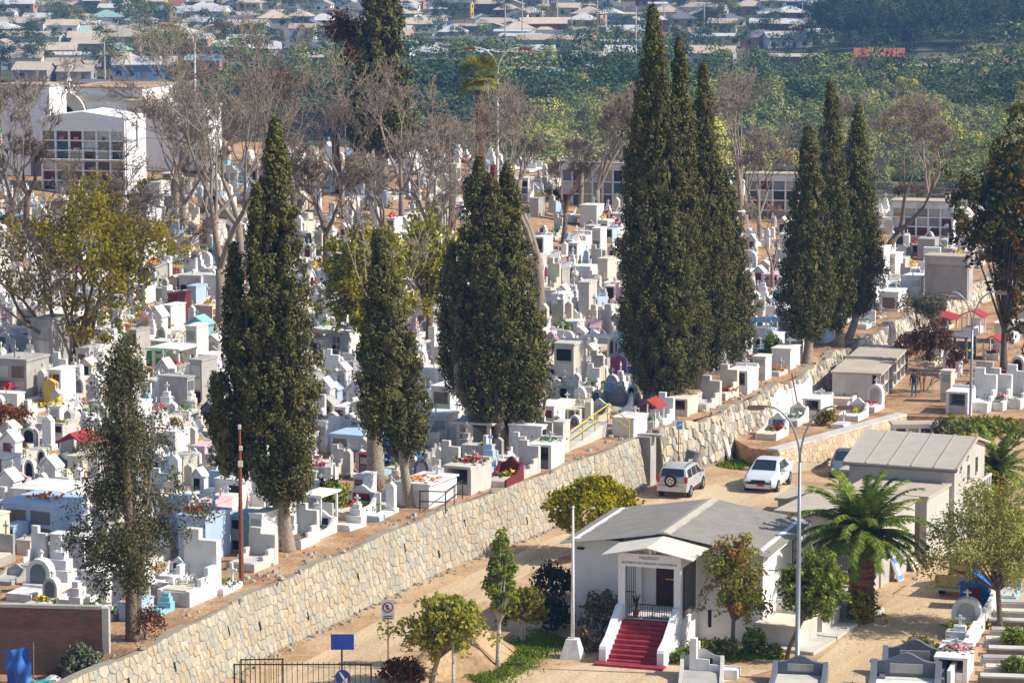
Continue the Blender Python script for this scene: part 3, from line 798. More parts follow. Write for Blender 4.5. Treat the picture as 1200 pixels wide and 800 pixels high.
MB().box(0, 0, 0, 3.6, 4.2, 2.3).build('wall', MC1, rt); MB().box(0, 0, 2.3, 3.9, 4.5, 0.14).build('roof', MC2, rt); MB().box(0, -2.13, 0.2, 0.9, 0.08, 1.7).build('door', DGREY, rt)
# leaning boards
def board(a, lab, w, h, t, m, face=None, tilt=0.36):
    q = PB(*a); rt = empty('leaning_board', q, yaw, lab, 'board')
    b = MB(); b.box(0, 0, 0, w, t, h); o = b.build('panel', m, rt); o.rotation_euler = (tilt * -1, 0, 0)
    if face:
        MB().box(0, -t / 2 - 0.004, 0.05, w * 0.9, 0.006, h * 0.93).build('frame_print', face[0], o)
        MB().box(0, -t / 2 - 0.010, h * 0.22, w * 0.55, 0.006, h * 0.52).build('notice', face[1], o)
    return rt
board((1056, 680), 'blue and white framed notice board leaning on the concrete mausoleum', 0.8, 1.15, 0.08, WHITE, (mat('notice_blue', (0.13, 0.30, 0.58), 0.6), WHITE))
board((1074, 668), 'plain cream board leaning on the concrete mausoleum wall', 0.8, 1.6, 0.08, CREAM, None, 0.4)

# ================================================================ BRICK WALL, LOWER LEFT
m = bpy.data.materials.new('brick_courses'); m.use_nodes = True; nt = m.node_tree; bs = nt.nodes['Principled BSDF']; bs.inputs['Roughness'].default_value = 0.92
tc = nt.nodes.new('ShaderNodeTexCoord'); mp = nt.nodes.new('ShaderNodeMapping'); mp.inputs['Rotation'].default_value = (math.pi / 2, 0, 0)
bk = nt.nodes.new('ShaderNodeTexBrick'); bk.inputs['Scale'].default_value = 1.0; bk.inputs['Brick Width'].default_value = 0.3; bk.inputs['Row Height'].default_value = 0.11; bk.inputs['Mortar Size'].default_value = 0.014
bk.inputs['Color1'].default_value = (0.20, 0.075, 0.05, 1); bk.inputs['Color2'].default_value = (0.27, 0.115, 0.075, 1); bk.inputs['Mortar'].default_value = (0.15, 0.11, 0.09, 1)
nt.links.new(tc.outputs['Object'], mp.inputs['Vector']); nt.links.new(mp.outputs[0], bk.inputs['Vector'])
no = nt.nodes.new('ShaderNodeTexNoise'); no.inputs['Scale'].default_value = 0.9; no.inputs['Detail'].default_value = 6
nt.links.new(tc.outputs['Object'], no.inputs['Vector'])
mx = nt.nodes.new('ShaderNodeMix'); mx.data_type = 'RGBA'; mx.inputs[7].default_value = (0.13, 0.09, 0.075, 1)
mr = nt.nodes.new('ShaderNodeMapRange'); mr.inputs['From Min'].default_value = 0.45; mr.inputs['From Max'].default_value = 0.7; mr.inputs['To Max'].default_value = 0.8
nt.links.new(no.outputs['Fac'], mr.inputs['Value']); nt.links.new(mr.outputs[0], mx.inputs[0]); nt.links.new(bk.outputs['Color'], mx.inputs[6]); nt.links.new(mx.outputs[2], bs.inputs['Base Color'])
bp = nt.nodes.new('ShaderNodeBump'); bp.inputs['Strength'].default_value = 0.6; bp.inputs['Distance'].default_value = 0.02; nt.links.new(bk.outputs['Fac'], bp.inputs['Height']); bp.invert = True; nt.links.new(bp.outputs[0], bs.inputs['Normal'])
BRICK = m
q = P(122, 792, 1.8); hb = (792 - 709) / proj(*q)[2] / math.cos(PITCH)
bw = tag(empty('brick_wall', (q.x, q.y, 1.75), math.radians(180 - 6), 'dark red brick wall with concrete edge in the lower left corner', 'wall'), kind='thing')
MB().box(5, 0, 0, 10, 0.2, hb - 0.05).build('brickwork', BRICK, bw)
b = MB(); b.box(-0.12, 0, 0, 0.26, 0.3, hb); b.build('concrete_post', CONC, bw)
MB().box(5.0, 0, hb - 0.05, 9.99, 0.3, 0.12).build('concrete_cap', CONC, bw)

# ================================================================ NICHE BLOCKS (wall graves)
NICHE = [mat('niche_' + n, c, 0.6, 0.2, 4) for n, c in (('cream', (0.45, 0.42, 0.33)), ('grey', (0.25, 0.25, 0.25)), ('maroon', (0.13, 0.035, 0.03)), ('teal', (0.05, 0.12, 0.13)), ('brown', (0.16, 0.11, 0.085)), ('white', (0.6, 0.6, 0.58)), ('dark', (0.05, 0.045, 0.05)))]
def niche_block(name, q, yaw, w, h, d_, cols, rows, label, m=WHITE, base=0.3, ledge=None, roof='flat', seed=0, group='blocks of wall niches', top=0.5, fill=None):
    r = random.Random(seed); rt = empty(name, q, yaw, label, 'niche block', group)
    MB().box(0, d_ / 2 + 0.25, 0, w, d_ - 0.5, h).build('body', m, rt)
    pw, rh = w / cols, (h - base - top) / rows
    b = MB()
    for i in range(cols + 1): b.box(-w / 2 + 0.06 + (w - 0.12) * i / cols, 0.12, 0, 0.14, 0.27, h)
    for j in range(rows + 1): b.box(0, 0.135, base + rh * j - 0.05, w - 0.02, 0.24, 0.1)
    b.box(0, 0.125, base + rh * rows + 0.05, w - 0.03, 0.25, h - base - rh * rows - 0.06)
    b.build('niche_grid', m, rt)
    for j in range(rows):
        for i in range(cols):
            if fill and r.random() > fill: continue
            x = -w / 2 + pw * (i + 0.5); z = base + rh * j + 0.05
            n_ = MB().box(x, 0.235, z, pw - 0.15, 0.03, rh - 0.1).build('niche', r.choice(NICHE), rt)
            if r.random() < 0.4:
                bb = MB()
                for k in range(4): bb.box(x + r.uniform(-0.2, 0.2), 0.13, z + 0.02, 0.13, 0.1, 0.14 + r.uniform(0, 0.12), r.uniform(0, 1))
                tag(bb.build('flowers', FLOWERS[r.randrange(len(FLOWERS))], n_), kind='stuff')
    if ledge: MB().box(0, -0.35, ledge, w + 0.1, 0.9, 0.12).build('walkway', LCONC, rt)
    if roof == 'flat': MB().box(0, d_ / 2, h, w + 0.2, d_ + 0.2, 0.12).build('roof', MC2, rt)
    else:
        b = MB(); b.prism([(-w / 2 - 0.1, h), (w / 2 + 0.1, h), (w / 2 + 0.1, h + 0.12), (0, h + 0.62), (-w / 2 - 0.1, h + 0.12)], 0.02, d_ + 0.1, 'xz'); b.build('roof', m, rt)
    return rt
FLOWERS = [mat('flower_' + n, c, 0.8, island=0.35) for n, c in (('yellow', (0.65, 0.45, 0.02)), ('red', (0.5, 0.02, 0.03)), ('pink', (0.6, 0.2, 0.28)), ('orange', (0.62, 0.2, 0.02)), ('white', (0.7, 0.7, 0.66)), ('green', (0.10, 0.18, 0.03)))]
q = PT(98, 228); s_ = proj(*q)[2]
nb = niche_block('niche_block', q, math.radians(-12), 103 / s_, 88 / s_, 5.2, 6, 6, 'large white two-storey niche block with a cross on its sunlit side', ledge=40 / s_, roof='gable', seed=2, top=0.9, m=CHW)
b = MB(); w2 = 103 / s_ / 2 + 0.05; b.box(w2, 2.9, 3.6, 0.06, 0.18, 2.2); b.box(w2, 2.9, 5.0, 0.08, 0.4, 0.4); b.build('cross', DGREY, nb)
b = MB(); zz = 40 / s_ + 0.12
for k in range(7): b.box(-w2 + 2 * w2 * k / 6, -0.75, zz, 0.05, 0.05, 0.9)
b.box(0, -0.75, zz + 0.9, 2 * w2, 0.05, 0.05); b.box(0, -0.75, zz + 0.45, 2 * w2, 0.04, 0.04); b.build('railing', DGREY, nb)
q = PT(905, 262)
niche_block('niche_block', q, math.radians(-8), 4.6, 4.3, 2.2, 4, 4, 'pale blue-edged niche wall behind the narrow gap left of three cypresses', seed=5)
q = PT(1080, 292)
niche_block('niche_block', q, math.radians(-14), 5.2, 4.0, 2.5, 5, 4, 'wide niche wall behind the leaning bare tree', seed=6)
q = PT(700, 246)
niche_block('niche_block', q, math.radians(-12), 6.4, 4.0, 2.4, 7, 3, 'white niche wall with a reddish roof left of the highest cypress', seed=7)
q = PT(1108, 352)
niche_block('niche_block', q, math.radians(-20), 3.2, 3.2, 2.0, 1, 1, 'plain grey concrete block with a red pot left of the dark open tree', seed=10, m=CONC, fill=0.0001)
qq = Vector((*P(1092, 521, LOWZ).xy, LOWZ - 1.2))
niche_block('niche_block', qq, math.radians(3), 4.4, 2.3, 1.2, 6, 2, 'low white niche row with flowers above the gabled mausoleum roof', seed=11, base=0.1, top=0.1)
A4, B4 = P(1033, 470, LOWZ), P(1062, 440, LOWZ)
d4 = (B4 - A4).xy
nb = niche_block('niche_block', (A4 + B4) / 2, math.atan2(d4.y, d4.x), d4.length + 1.5, 1.75, 3.0, 7, 2, 'long low niche row with flat concrete roof left of the standing person', seed=12, base=0.1, top=0.1, m=LCONC)
q = P(1012, 452, LOWZ)
rt = empty('grey_vault', (q.x, q.y, LOWZ), math.radians(-12), 'grey concrete vault with sloping top behind the white arched graves', 'tomb')
b = MB(); b.prism([(-0.9, 0), (0.9, 0), (0.9, 1.75), (-0.9, 2.05)], -1.25, 1.25, 'yz'); b.build('vault', CONC, rt); MB().box(0, -0.93, 0.0, 2.4, 0.1, 0.95).build('front_panel', DGREY, rt)

# ================================================================ CHURCH AND WHITE BLOCKS AT THE BACK LEFT
q = PT(80, 205) + Vector((0, 14, 0)); q.z = terrace_z(q.x, q.y)
s_ = proj(*q)[2]
bz = q.z; ch = empty('cemetery_church', (q.x, q.y, bz), math.radians(-12), 'cream and white church with curved gables and a cross on a white spire', 'building')
top = lambda py: CAMH - (py + 100) * q.y / 3600 * 1.006 - bz
MB().box(1.2, 5, 0, 6.8, 8.5, top(116)).build('wall', CHW, ch)
MB().box(1.2, 5, top(116), 7.1, 8.8, 0.5).build('cornice', CREAM, ch)
b = MB(); b.box(1.2, 5, top(116) + 0.5, 6.6, 8.3, 0.7); b.build('parapet', CHW, ch)
MB().box(1.2, 5, top(116) + 1.2, 6.9, 8.6, 0.1).build('roof', mat('tile_tan_roof', (0.42, 0.30, 0.19), 0.9, 0.2, 1), ch)
def arch_gable(cx, cy, w, h, m, d_=0.5, hole=True):
    pts = [(cx - w / 2, 0), (cx - w / 2, h * 0.62)] + [(cx - w / 2 * math.cos(a), h * 0.62 + h * 0.38 * math.sin(a)) for a in [math.pi * k / 12 for k in range(1, 12)]] + [(cx + w / 2, h * 0.62), (cx + w / 2, 0)]
    b = MB(); b.prism(pts, cy, cy + d_, 'xz'); o = b.build('curved_gable', m, ch)
    if hole:
        pts = [(cx - w * 0.27, h * 0.3), (cx - w * 0.27, h * 0.6)] + [(cx - w * 0.27 * math.cos(a), h * 0.6 + h * 0.2 * math.sin(a)) for a in [math.pi * k / 8 for k in range(1, 8)]] + [(cx + w * 0.27, h * 0.6), (cx + w * 0.27, h * 0.3)]
        b = MB(); b.prism(pts, cy - 0.02, cy + 0.03, 'xz'); b.build('arched_opening', DARK, o)
arch_gable(-2.6, 0.2, 4.2, top(104), CREAM)
arch_gable(0.8, 0.0, 3.0, top(122), CREAM)
b = MB(); b.lathe([(1.1, top(106)), (0.55, top(97)), (0.1, top(88))], -2.3, 1.0, 4); b.build('spire', CHW, ch)
b = MB(); b.box(-2.3, 1.0, top(88), 0.16, 0.16, 1.5); b.box(-2.3, 1.0, top(88) + 0.8, 0.8, 0.14, 0.16); b.build('cross', CHW, ch)
for (px, py, w, h, d_, lab, mm) in ((192, 212, 5.8, 5.3, 5.0, 'plain white flat-roofed block right of the church', CHW), (18, 215, 4.2, 7.4, 4.0, 'white block at the left edge behind bare twigs', CHW), (150, 205, 1.6, 5.4, 2.0, 'narrow cream-edged white annex between church and plain white block', CREAM)):
    q = PT(px, py) + Vector((0, 6, 0)); q.z = terrace_z(q.x, q.y)
    rt = empty('white_block', q, math.radians(-12), lab, 'building')
    MB().box(0, d_ / 2, 0, w, d_, h).build('wall', mm, rt); MB().box(0, d_ / 2, h, w + 0.2, d_ + 0.2, 0.15).build('roof', MC2, rt)
    MB().box(w * 0.2, -0.02, 0, 0.9, 0.1, 2.0).build('door', DGREY, rt)
# ================================================================ VEHICLES
RUBBER = mat('tyre_rubber', (0.018, 0.018, 0.018), 0.85)
RIM = mat('alloy_rim', (0.55, 0.56, 0.58), 0.35, metal=0.7)
SILVER = mat('silver_car_paint', (0.52, 0.54, 0.57), 0.3, 0.02, 3, spec=0.5, metal=0.25)
WHITEC = mat('white_car_paint', (0.60, 0.64, 0.70), 0.28, 0.02, 3, spec=0.5)
DARKC = mat('dark_blue_grey_car_paint', (0.10, 0.115, 0.14), 0.3, spec=0.5)
BEIGEC = mat('beige_truck_paint', (0.50, 0.36, 0.16), 0.5, 0.08, 3, spec=0.4)
TRIM = mat('black_plastic_trim', (0.03, 0.03, 0.033), 0.6)
TAIL = mat('tail_light_red', (0.45, 0.02, 0.02), 0.25, spec=0.6)
HEADL = mat('headlight_glass', (0.60, 0.63, 0.66), 0.12, spec=0.7)
PLATE = mat('number_plate_white', (0.7, 0.7, 0.68), 0.5)
CGLASS = mat('car_window_glass', (0.02, 0.028, 0.04), 0.08, spec=0.8)

class Body:
    def __init__(s, st): s.st = st        # stations: (x, zlow, zbelt, wbelt, ztop, wtop)
    def ring(s, k):
        x, zl, zb, wb, zt, wt = s.st[k]
        h = [(x, wb * 0.93, zl), (x, wb * 0.995, zl + 0.16), (x, wb, zb - 0.16), (x, wb * 0.965, zb), (x, wt, zt - 0.05 * (zt > zb + 0.2)), (x, wt * 0.86, zt)]
        return h + [(a, -b_, c) for a, b_, c in h[::-1]]
    def mesh(s, m):
        b = MB(); n = 12; vs = []; fs = []
        for k in range(len(s.st)): vs += s.ring(k)
        for k in range(len(s.st) - 1):
            for i in range(n):
                j = (i + 1) % n; fs.append((k * n + i, k * n + j, (k + 1) * n + j, (k + 1) * n + i))
        fs += [tuple(range(n))[::-1], tuple(range((len(s.st) - 1) * n, len(s.st) * n))]
        b.add(vs, fs); me = b.mesh('body', m); return me
    def at(s, x):
        for a, c in zip(s.st[:-1], s.st[1:]):
            if a[0] <= x <= c[0]:
                f = (x - a[0]) / max(1e-6, c[0] - a[0]); return [p + (q - p) * f for p, q in zip(a, c)]
    def side(s, x, f, out):
        _, zl, zb, wb, zt, wt = s.at(x); zt -= 0.05
        return (x, (wb * 0.965 + (wt - wb * 0.965) * f) + out, zb + (zt - zb) * f)
def side_window(bd, parent, xs0, xs1, xt0, xt1, sg, f0=0.08, f1=0.88):
    b = MB(); n = 5; vs = []
    for i in range(n + 1):
        for f, a, c in ((f0, xs0, xs1), (f1, xt0, xt1)):
            p = bd.side(a + (c - a) * i / n, f, 0.012); vs.append((p[0], sg * p[1], p[2]))
    b.add(vs, [(2 * i, 2 * i + 2, 2 * i + 3, 2 * i + 1) if sg < 0 else (2 * i, 2 * i + 1, 2 * i + 3, 2 * i + 2) for i in range(n)])
    return b.build('side_window', CGLASS, parent)
def cross_window(bd, parent, name, xa, xb, f0=0.1, f1=0.9, out=0.015):
    """front or back screen across the body, between stations xa (low) and xb (high)"""
    a, c = bd.at(xa), bd.at(xb); vs = []
    def pt(f, w):
        x = xa + (xb - xa) * f; wid = a[5] + (c[5] - a[5]) * f; z = a[4] + (c[4] - a[4]) * f
        return (x + (out if xa > xb else -out), w * wid * 0.84, z + out)
    b = MB(); b.add([pt(f0, -1), pt(f0, 1), pt(f1, 1), pt(f1, -1)], [(0, 1, 2, 3) if xa > xb else (3, 2, 1, 0)])
    return b.build(name, CGLASS, parent)
def wheel(parent, x, y, r, w=0.2):
    sg = 1 if y > 0 else -1
    b = MB(); b.tube([(x, y - w / 2, r), (x, y + w / 2, r)], r, 18); o = b.build('wheel', RUBBER, parent, smooth=False)
    b = MB(); b.tube([(x, y + sg * (w / 2 - 0.01), r), (x, y + sg * (w / 2 + 0.012), r)], r * 0.64, 14); rim = b.build('rim', RIM, o)
    b = MB()
    for k in range(5):
        a = k * 2 * math.pi / 5; b.box(0, 0, 0, 0.001, 0.001, 0.001) if False else b.tube([(x + 0.12 * math.cos(a + 0.6), y + sg * (w / 2 + 0.014), r + 0.12 * math.sin(a + 0.6)), (x + r * 0.5 * math.cos(a + 0.6), y + sg * (w / 2 + 0.014), r + r * 0.5 * math.sin(a + 0.6))], 0.035, 4)
    b.build('spoke_gap', TRIM, rim)
    b = MB(); b.tube([(x, sg * (abs(y) - 0.02), r), (x, sg * (abs(y) + w / 2 - 0.015), r)], r + 0.06, 18); b.build('wheel_arch', TRIM, parent)
    return o
def shade_smooth(o): o.data.polygons.foreach_set('use_smooth', [True] * len(o.data.polygons)); md = o.modifiers.new('b', 'BEVEL'); md.width = 0.05; md.segments = 2; md.limit_method = 'ANGLE'; md.angle_limit = 0.5

def suv(q, ang, label):
    rt = empty('parked_car', q, ang, label, 'car', 'cars on the dirt road')
    bd = Body([(-2.06, 0.5, 0.92, 0.80, 0.98, 0.78), (-2.0, 0.38, 1.02, 0.85, 1.12, 0.78), (-1.78, 0.32, 1.05, 0.865, 1.60, 0.68), (-1.0, 0.3, 1.05, 0.87, 1.66, 0.70), (0.2, 0.3, 1.04, 0.87, 1.64, 0.70), (0.5, 0.3, 1.03, 0.87, 1.58, 0.69), (1.15, 0.3, 1.0, 0.86, 1.08, 0.78), (1.85, 0.32, 0.86, 0.83, 0.96, 0.72), (2.08, 0.42, 0.66, 0.76, 0.72, 0.66)])
    o = link('body', bd.mesh(SILVER), rt); shade_smooth(o)
    for sg in (-1, 1):
        side_window(bd, rt, 0.05, 1.0, 0.05, 0.52, sg); side_window(bd, rt, -0.85, -0.05, -0.82, -0.05, sg); side_window(bd, rt, -1.72, -0.98, -1.6, -0.98, sg)
        for x in (-1.3, 1.3): wheel(rt, x, sg * 0.78, 0.33)
        MB().box(-2.02, sg * 0.76, 0.88, 0.12, 0.17, 0.32).build('tail_light', TAIL, rt)
        MB().box(1.95, sg * 0.62, 0.72, 0.2, 0.28, 0.14).build('headlight', HEADL, rt)
        b = MB(); b.tube([(-1.5, sg * 0.6, 1.66), (-1.4, sg * 0.6, 1.73), (0.2, sg * 0.6, 1.73), (0.35, sg * 0.6, 1.65)], 0.022, 5); b.build('roof_rail', TRIM, rt)
        MB().box(0.75, sg * 0.96, 1.05, 0.12, 0.2, 0.14).build('mirror', SILVER, rt)
        MB().box(-0.35, sg * 0.872, 0.86, 0.14, 0.03, 0.035).build('door_handle', TRIM, rt); MB().box(0.55, sg * 0.872, 0.86, 0.14, 0.03, 0.035).build('door_handle', TRIM, rt)
        MB().box(0.0, sg * 0.86, 0.3, 2.0, 0.05, 0.16).build('sill_trim', TRIM, rt)
    cross_window(bd, rt, 'rear_window', -2.0, -1.78, 0.12, 0.92, 0.02); cross_window(bd, rt, 'windscreen', 1.15, 0.5, 0.06, 0.95)
    MB().box(-2.06, 0, 0.4, 0.2, 1.62, 0.3).build('rear_bumper', SILVER, rt)
    MB().box(2.0, 0, 0.36, 0.22, 1.5, 0.26).build('front_bumper', SILVER, rt)
    b = MB(); b.tube([(-2.02, 0.06, 0.98), (-2.24, 0.06, 0.98)], 0.335, 20); sp = b.build('spare_wheel', RUBBER, rt)
    b = MB(); b.tube([(-2.24, 0.06, 0.98), (-2.262, 0.06, 0.98)], 0.215, 16); b.build('rim', RIM, sp)
    b = MB()
    for k in range(5): a = k * 1.2566 + 0.3; b.tube([(-2.265, 0.06 + 0.07 * math.cos(a), 0.98 + 0.07 * math.sin(a)), (-2.265, 0.06 + 0.17 * math.cos(a), 0.98 + 0.17 * math.sin(a))], 0.032, 4)
    b.build('spoke_gap', TRIM, sp)
    MB().box(-2.11, -0.5, 0.72, 0.02, 0.42, 0.12).build('number_plate', PLATE, rt)
    return rt
def sedan(q, ang, label, paint):
    rt = empty('parked_car', q, ang, label, 'car', 'cars on the dirt road')
    bd = Body([(-2.2, 0.45, 0.80, 0.74, 0.92, 0.62), (-2.05, 0.32, 0.90, 0.82, 1.00, 0.70), (-1.55, 0.28, 0.94, 0.85, 1.04, 0.70), (-0.95, 0.26, 0.95, 0.86, 1.40, 0.60), (-0.3, 0.26, 0.95, 0.86, 1.46, 0.62), (0.3, 0.26, 0.94, 0.86, 1.43, 0.61), (1.05, 0.26, 0.92, 0.86, 0.99, 0.74), (1.75, 0.27, 0.80, 0.83, 0.88, 0.68), (2.1, 0.36, 0.66, 0.77, 0.74, 0.60), (2.2, 0.42, 0.58, 0.68, 0.64, 0.52)])
    o = link('body', bd.mesh(paint), rt); shade_smooth(o)
    for sg in (-1, 1):
        side_window(bd, rt, -0.05, 0.88, -0.05, 0.32, sg); side_window(bd, rt, -1.2, -0.12, -0.88, -0.12, sg)
        for x in (-1.32, 1.3): wheel(rt, x, sg * 0.76, 0.31)
        MB().box(2.06, sg * 0.58, 0.57, 0.2, 0.32, 0.16, sg * -0.35, ty=0.8, tx=0.7).build('headlight', HEADL, rt)
        MB().box(-2.12, sg * 0.6, 0.72, 0.16, 0.3, 0.17).build('tail_light', TAIL, rt)
        MB().box(0.72, sg * 0.95, 0.93, 0.12, 0.2, 0.13).build('mirror', paint, rt)
        MB().box(-0.3, sg * 0.863, 0.78, 0.14, 0.03, 0.035).build('door_handle', TRIM, rt); MB().box(0.5, sg * 0.863, 0.78, 0.14, 0.03, 0.035).build('door_handle', TRIM, rt)
        MB().box(2.0, sg * 0.55, 0.4, 0.2, 0.24, 0.1).build('fog_light', TRIM, rt)
    cross_window(bd, rt, 'windscreen', 1.05, 0.3, 0.06, 0.95); cross_window(bd, rt, 'rear_window', -1.55, -0.95, 0.08, 0.93)
    MB().box(2.16, 0, 0.56, 0.12, 0.72, 0.15).build('grille', TRIM, rt); MB().box(2.1, 0, 0.3, 0.22, 1.3, 0.2).build('front_bumper', paint, rt)
    MB().box(2.225, 0.12, 0.42, 0.02, 0.36, 0.11).build('number_plate', REDP if paint is WHITEC else PLATE, rt)
    return rt
def pickup(q, ang, label):
    rt = empty('pickup_truck', q, ang, label, 'truck')
    bd = Body([(0.0, 0.4, 1.05, 0.84, 1.70, 0.66), (0.25, 0.38, 1.05, 0.85, 1.74, 0.68), (0.95, 0.38, 1.05, 0.85, 1.70, 0.68), (1.45, 0.38, 1.02, 0.84, 1.1, 0.76), (2.2, 0.42, 0.9, 0.8, 0.98, 0.7), (2.35, 0.5, 0.75, 0.74, 0.82, 0.66)])
    o = link('cab', bd.mesh(BEIGEC), rt); shade_smooth(o)
    b = MB(); b.box(-1.1, 0.8, 0.5, 2.2, 0.06, 0.6); b.box(-1.1, -0.8, 0.5, 2.2, 0.06, 0.6); b.box(-1.1, 0, 0.5, 2.2, 1.56, 0.08); b.box(-0.04, 0, 0.5, 0.06, 1.54, 0.6); b.build('cargo_bed', BEIGEC, rt)
    MB().box(-2.22, 0, 0.5, 0.07, 1.66, 0.6).build('tailgate', BEIGEC, rt)
    MB().box(-2.3, 0, 0.38, 0.12, 1.6, 0.13).build('rear_bumper', STEEL, rt)
    for sg in (-1, 1):
        MB().box(-2.25, sg * 0.78, 0.68, 0.06, 0.12, 0.32).build('tail_light', TAIL, rt)
        side_window(bd, rt, 0.15, 1.25, 0.28, 0.95, sg)
        for x in (-1.3, 1.6): wheel(rt, x, sg * 0.76, 0.34)
        MB().box(2.3, sg * 0.58, 0.72, 0.1, 0.22, 0.14).build('headlight', HEADL, rt)
        for x in (-2.1, -1.1, -0.15):
            b = MB(); b.tube([(x, sg * 0.8, 1.1), (x + 0.25, sg * 0.75, 1.85)], 0.03, 5); b.build('rack_post', WHITE, rt)
        b = MB(); b.tube([(-1.85, sg * 0.75, 1.85), (0.1, sg * 0.75, 1.85)], 0.03, 5); b.build('rack_rail', WHITE, rt)
    b = MB(); b.tube([(-1.85, -0.75, 1.85), (-1.85, 0.75, 1.85)], 0.03, 5); b.build('rack_rail', WHITE, rt)
    cross_window(bd, rt, 'windscreen', 1.45, 0.95)
    b = MB(); b.add([(-0.02, -0.55, 1.15), (-0.02, 0.55, 1.15), (-0.02, 0.5, 1.62), (-0.02, -0.5, 1.62)], [(3, 2, 1, 0)]); b.build('rear_window', CGLASS, rt)
    return rt
q = PB(799, 576); suv(q, math.radians(72), 'silver SUV with a spare wheel on its tailgate, parked behind the chapel roof')
q = PB(900, 570); sedan(q, math.radians(-108), 'white sedan facing the viewer on the dirt road', WHITEC).scale = (1.08, 1.08, 1.1)
q = PB(992, 556); sedan(q, math.radians(-100), 'dark car mostly hidden behind the gabled mausoleum roof', DARKC)
q = PB(1132, 690); pickup(q, math.radians(66), 'old beige pickup with a white rack under the feathery tree')

# ================================================================ POSTS, LAMPS, SIGNS
def lamp_double(q, h, label, reach=1.9):
    rt = empty('street_lamp', q, 0, label, 'street lamp', 'grey street lamps')
    MB().lathe([(0.16, 0), (0.16, 0.12), (0.10, 0.14), (0.095, h * 0.55), (0.06, h)], sides=10).build('pole', STEEL, rt, smooth=True)
    for sg in (-1, 1):
        pts = [(0, 0, h - 0.05)]
        for i in range(1, 11):
            a = i / 10 * math.pi * 0.53; pts.append((sg * reach * (1 - math.cos(a)) * 0.98, 0, h + 2.3 * math.sin(a)))
        b = MB(); b.tube(pts, 0.045, 6); b.build('arm', STEEL, rt, smooth=True)
        e = Vector(pts[-1])
        b = MB(); b.box(e.x + sg * 0.3, 0, e.z - 0.12, 0.7, 0.3, 0.16, ty=0.6, tx=0.9); hd = b.build('lamp_head', mat('lamp_head_brown', (0.12, 0.07, 0.05), 0.6), rt)
        MB().box(e.x + sg * 0.35, 0, e.z - 0.15, 0.55, 0.22, 0.03).build('lens', PLATE, hd)
    return rt
q = PB(934, 795); hl = (795 - 540) / proj(*q)[2] / math.cos(PITCH)
lamp_double(q, hl, 'tall grey double-armed street lamp in front of the date palm', 1.4)
q = P(1137, 500, 0.2); lamp_double(q, (500 - 385) / proj(*q)[2], 'grey double-armed street lamp at right in front of white grave pillars', 1.3)
def lamp_single(q, h, label, sg=-1, reach=1.5, heads=2):
    rt = empty('street_lamp', q, 0, label, 'street lamp', 'grey street lamps')
    MB().lathe([(0.16, 0), (0.13, 0.1), (0.10, h)], sides=8).build('pole', LCONC, rt, smooth=True)
    for s in ((sg, -sg) if heads == 2 else (sg,)):
        pts = [(s * reach * (1 - math.cos(i / 8 * 1.7)), 0, h + 2.0 * math.sin(i / 8 * 1.7)) for i in range(9)]
        b = MB(); b.tube(pts, 0.08, 6); b.build('arm', LCONC, rt)
        MB().box(pts[-1][0] + s * 0.45, 0, pts[-1][2] - 0.12, 1.0, 0.35, 0.2).build('lamp_head', RUST, rt)
    return rt
q = PT(583, 245); lamp_single(q, (245 - 85) / proj(*q)[2], 'tall pale curved lamp beside the lone fan palm', -1, 1.7)
q = PT(213, 200) + Vector((0, 12, 0)); q.z = 4.0; lamp_single(q, (210 - 22) / proj(*q)[2] + 1, 'very tall thin lamp pole behind the plain white block', 1, 1.6)
# rusty pole
q = PT(283, 684); rt = empty('rusty_pole', q, 0, 'thin rust-red pole with small lamps standing on the wall path', 'pole'); hp = (684 - 500) / proj(*q)[2]
MB().lathe([(0.11, 0), (0.09, hp * 0.5), (0.05, hp)], sides=8).build('shaft', RUST, rt)
MB().box(0, 0, hp, 0.12, 0.12, 0.18).build('lamp', WHITE, rt); MB().box(0.05, -0.1, hp - 0.9, 0.14, 0.1, 0.18).build('lamp', WHITE, rt); MB().box(0.03, -0.12, hp - 1.6, 0.2, 0.1, 0.25).build('junction_box', WHITE, rt)
# flagpole
q = PB(671, 770); rt = empty('flagpole', q, math.radians(-15), 'tall white flagpole on a tapered white base beside the chapel', 'flagpole'); hp = (770 - 593) / proj(*q)[2]
b = MB(); b.box(0, 0, 0, 0.92, 0.92, 0.82, tx=0.52, ty=0.52); b.build('base', WHITE, rt)
MB().lathe([(0.085, 0.8), (0.07, hp * 0.5), (0.045, hp)], sides=10).build('pole', WHITE, rt, smooth=True)
MB().lathe([(0.01, hp), (0.08, hp + 0.06), (0.01, hp + 0.14)], sides=8).build('finial', WHITE, rt)
# blue road sign
BLUES = mat('road_sign_blue', (0.025, 0.06, 0.33), 0.45, 0.15, 2.5)
q = PB(401, 820); rt = empty('road_sign', q, 0, 'plain blue rectangular sign with a small blue arrow sign beneath', 'sign'); s_ = proj(*q)[2]
MB().lathe([(0.035, 0), (0.035, (820 - 745) / s_)], sides=8).build('post', BLACKM, rt)
o = MB().box(0.03, -0.05, (820 - 759) / s_, 27 / s_, 0.025, 18.5 / s_).build('panel', BLUES, rt)
b = MB(); zc = (820 - 792) / s_; b.disc((0.03, -0.06, zc), (0, 1, 0), 0.31, 0.02, 24); rd = b.build('round_arrow_sign', BLUES, rt)
b = MB(); b.prism([(-0.16 + 0.03, zc + 0.2), (-0.08, zc + 0.24), (0.15, zc - 0.06), (0.22, zc + 0.0), (0.22, zc - 0.22), (0.0, zc - 0.2), (0.08, zc - 0.12)], -0.078, -0.072, 'xz'); b.build('arrow', PLATE, rd)
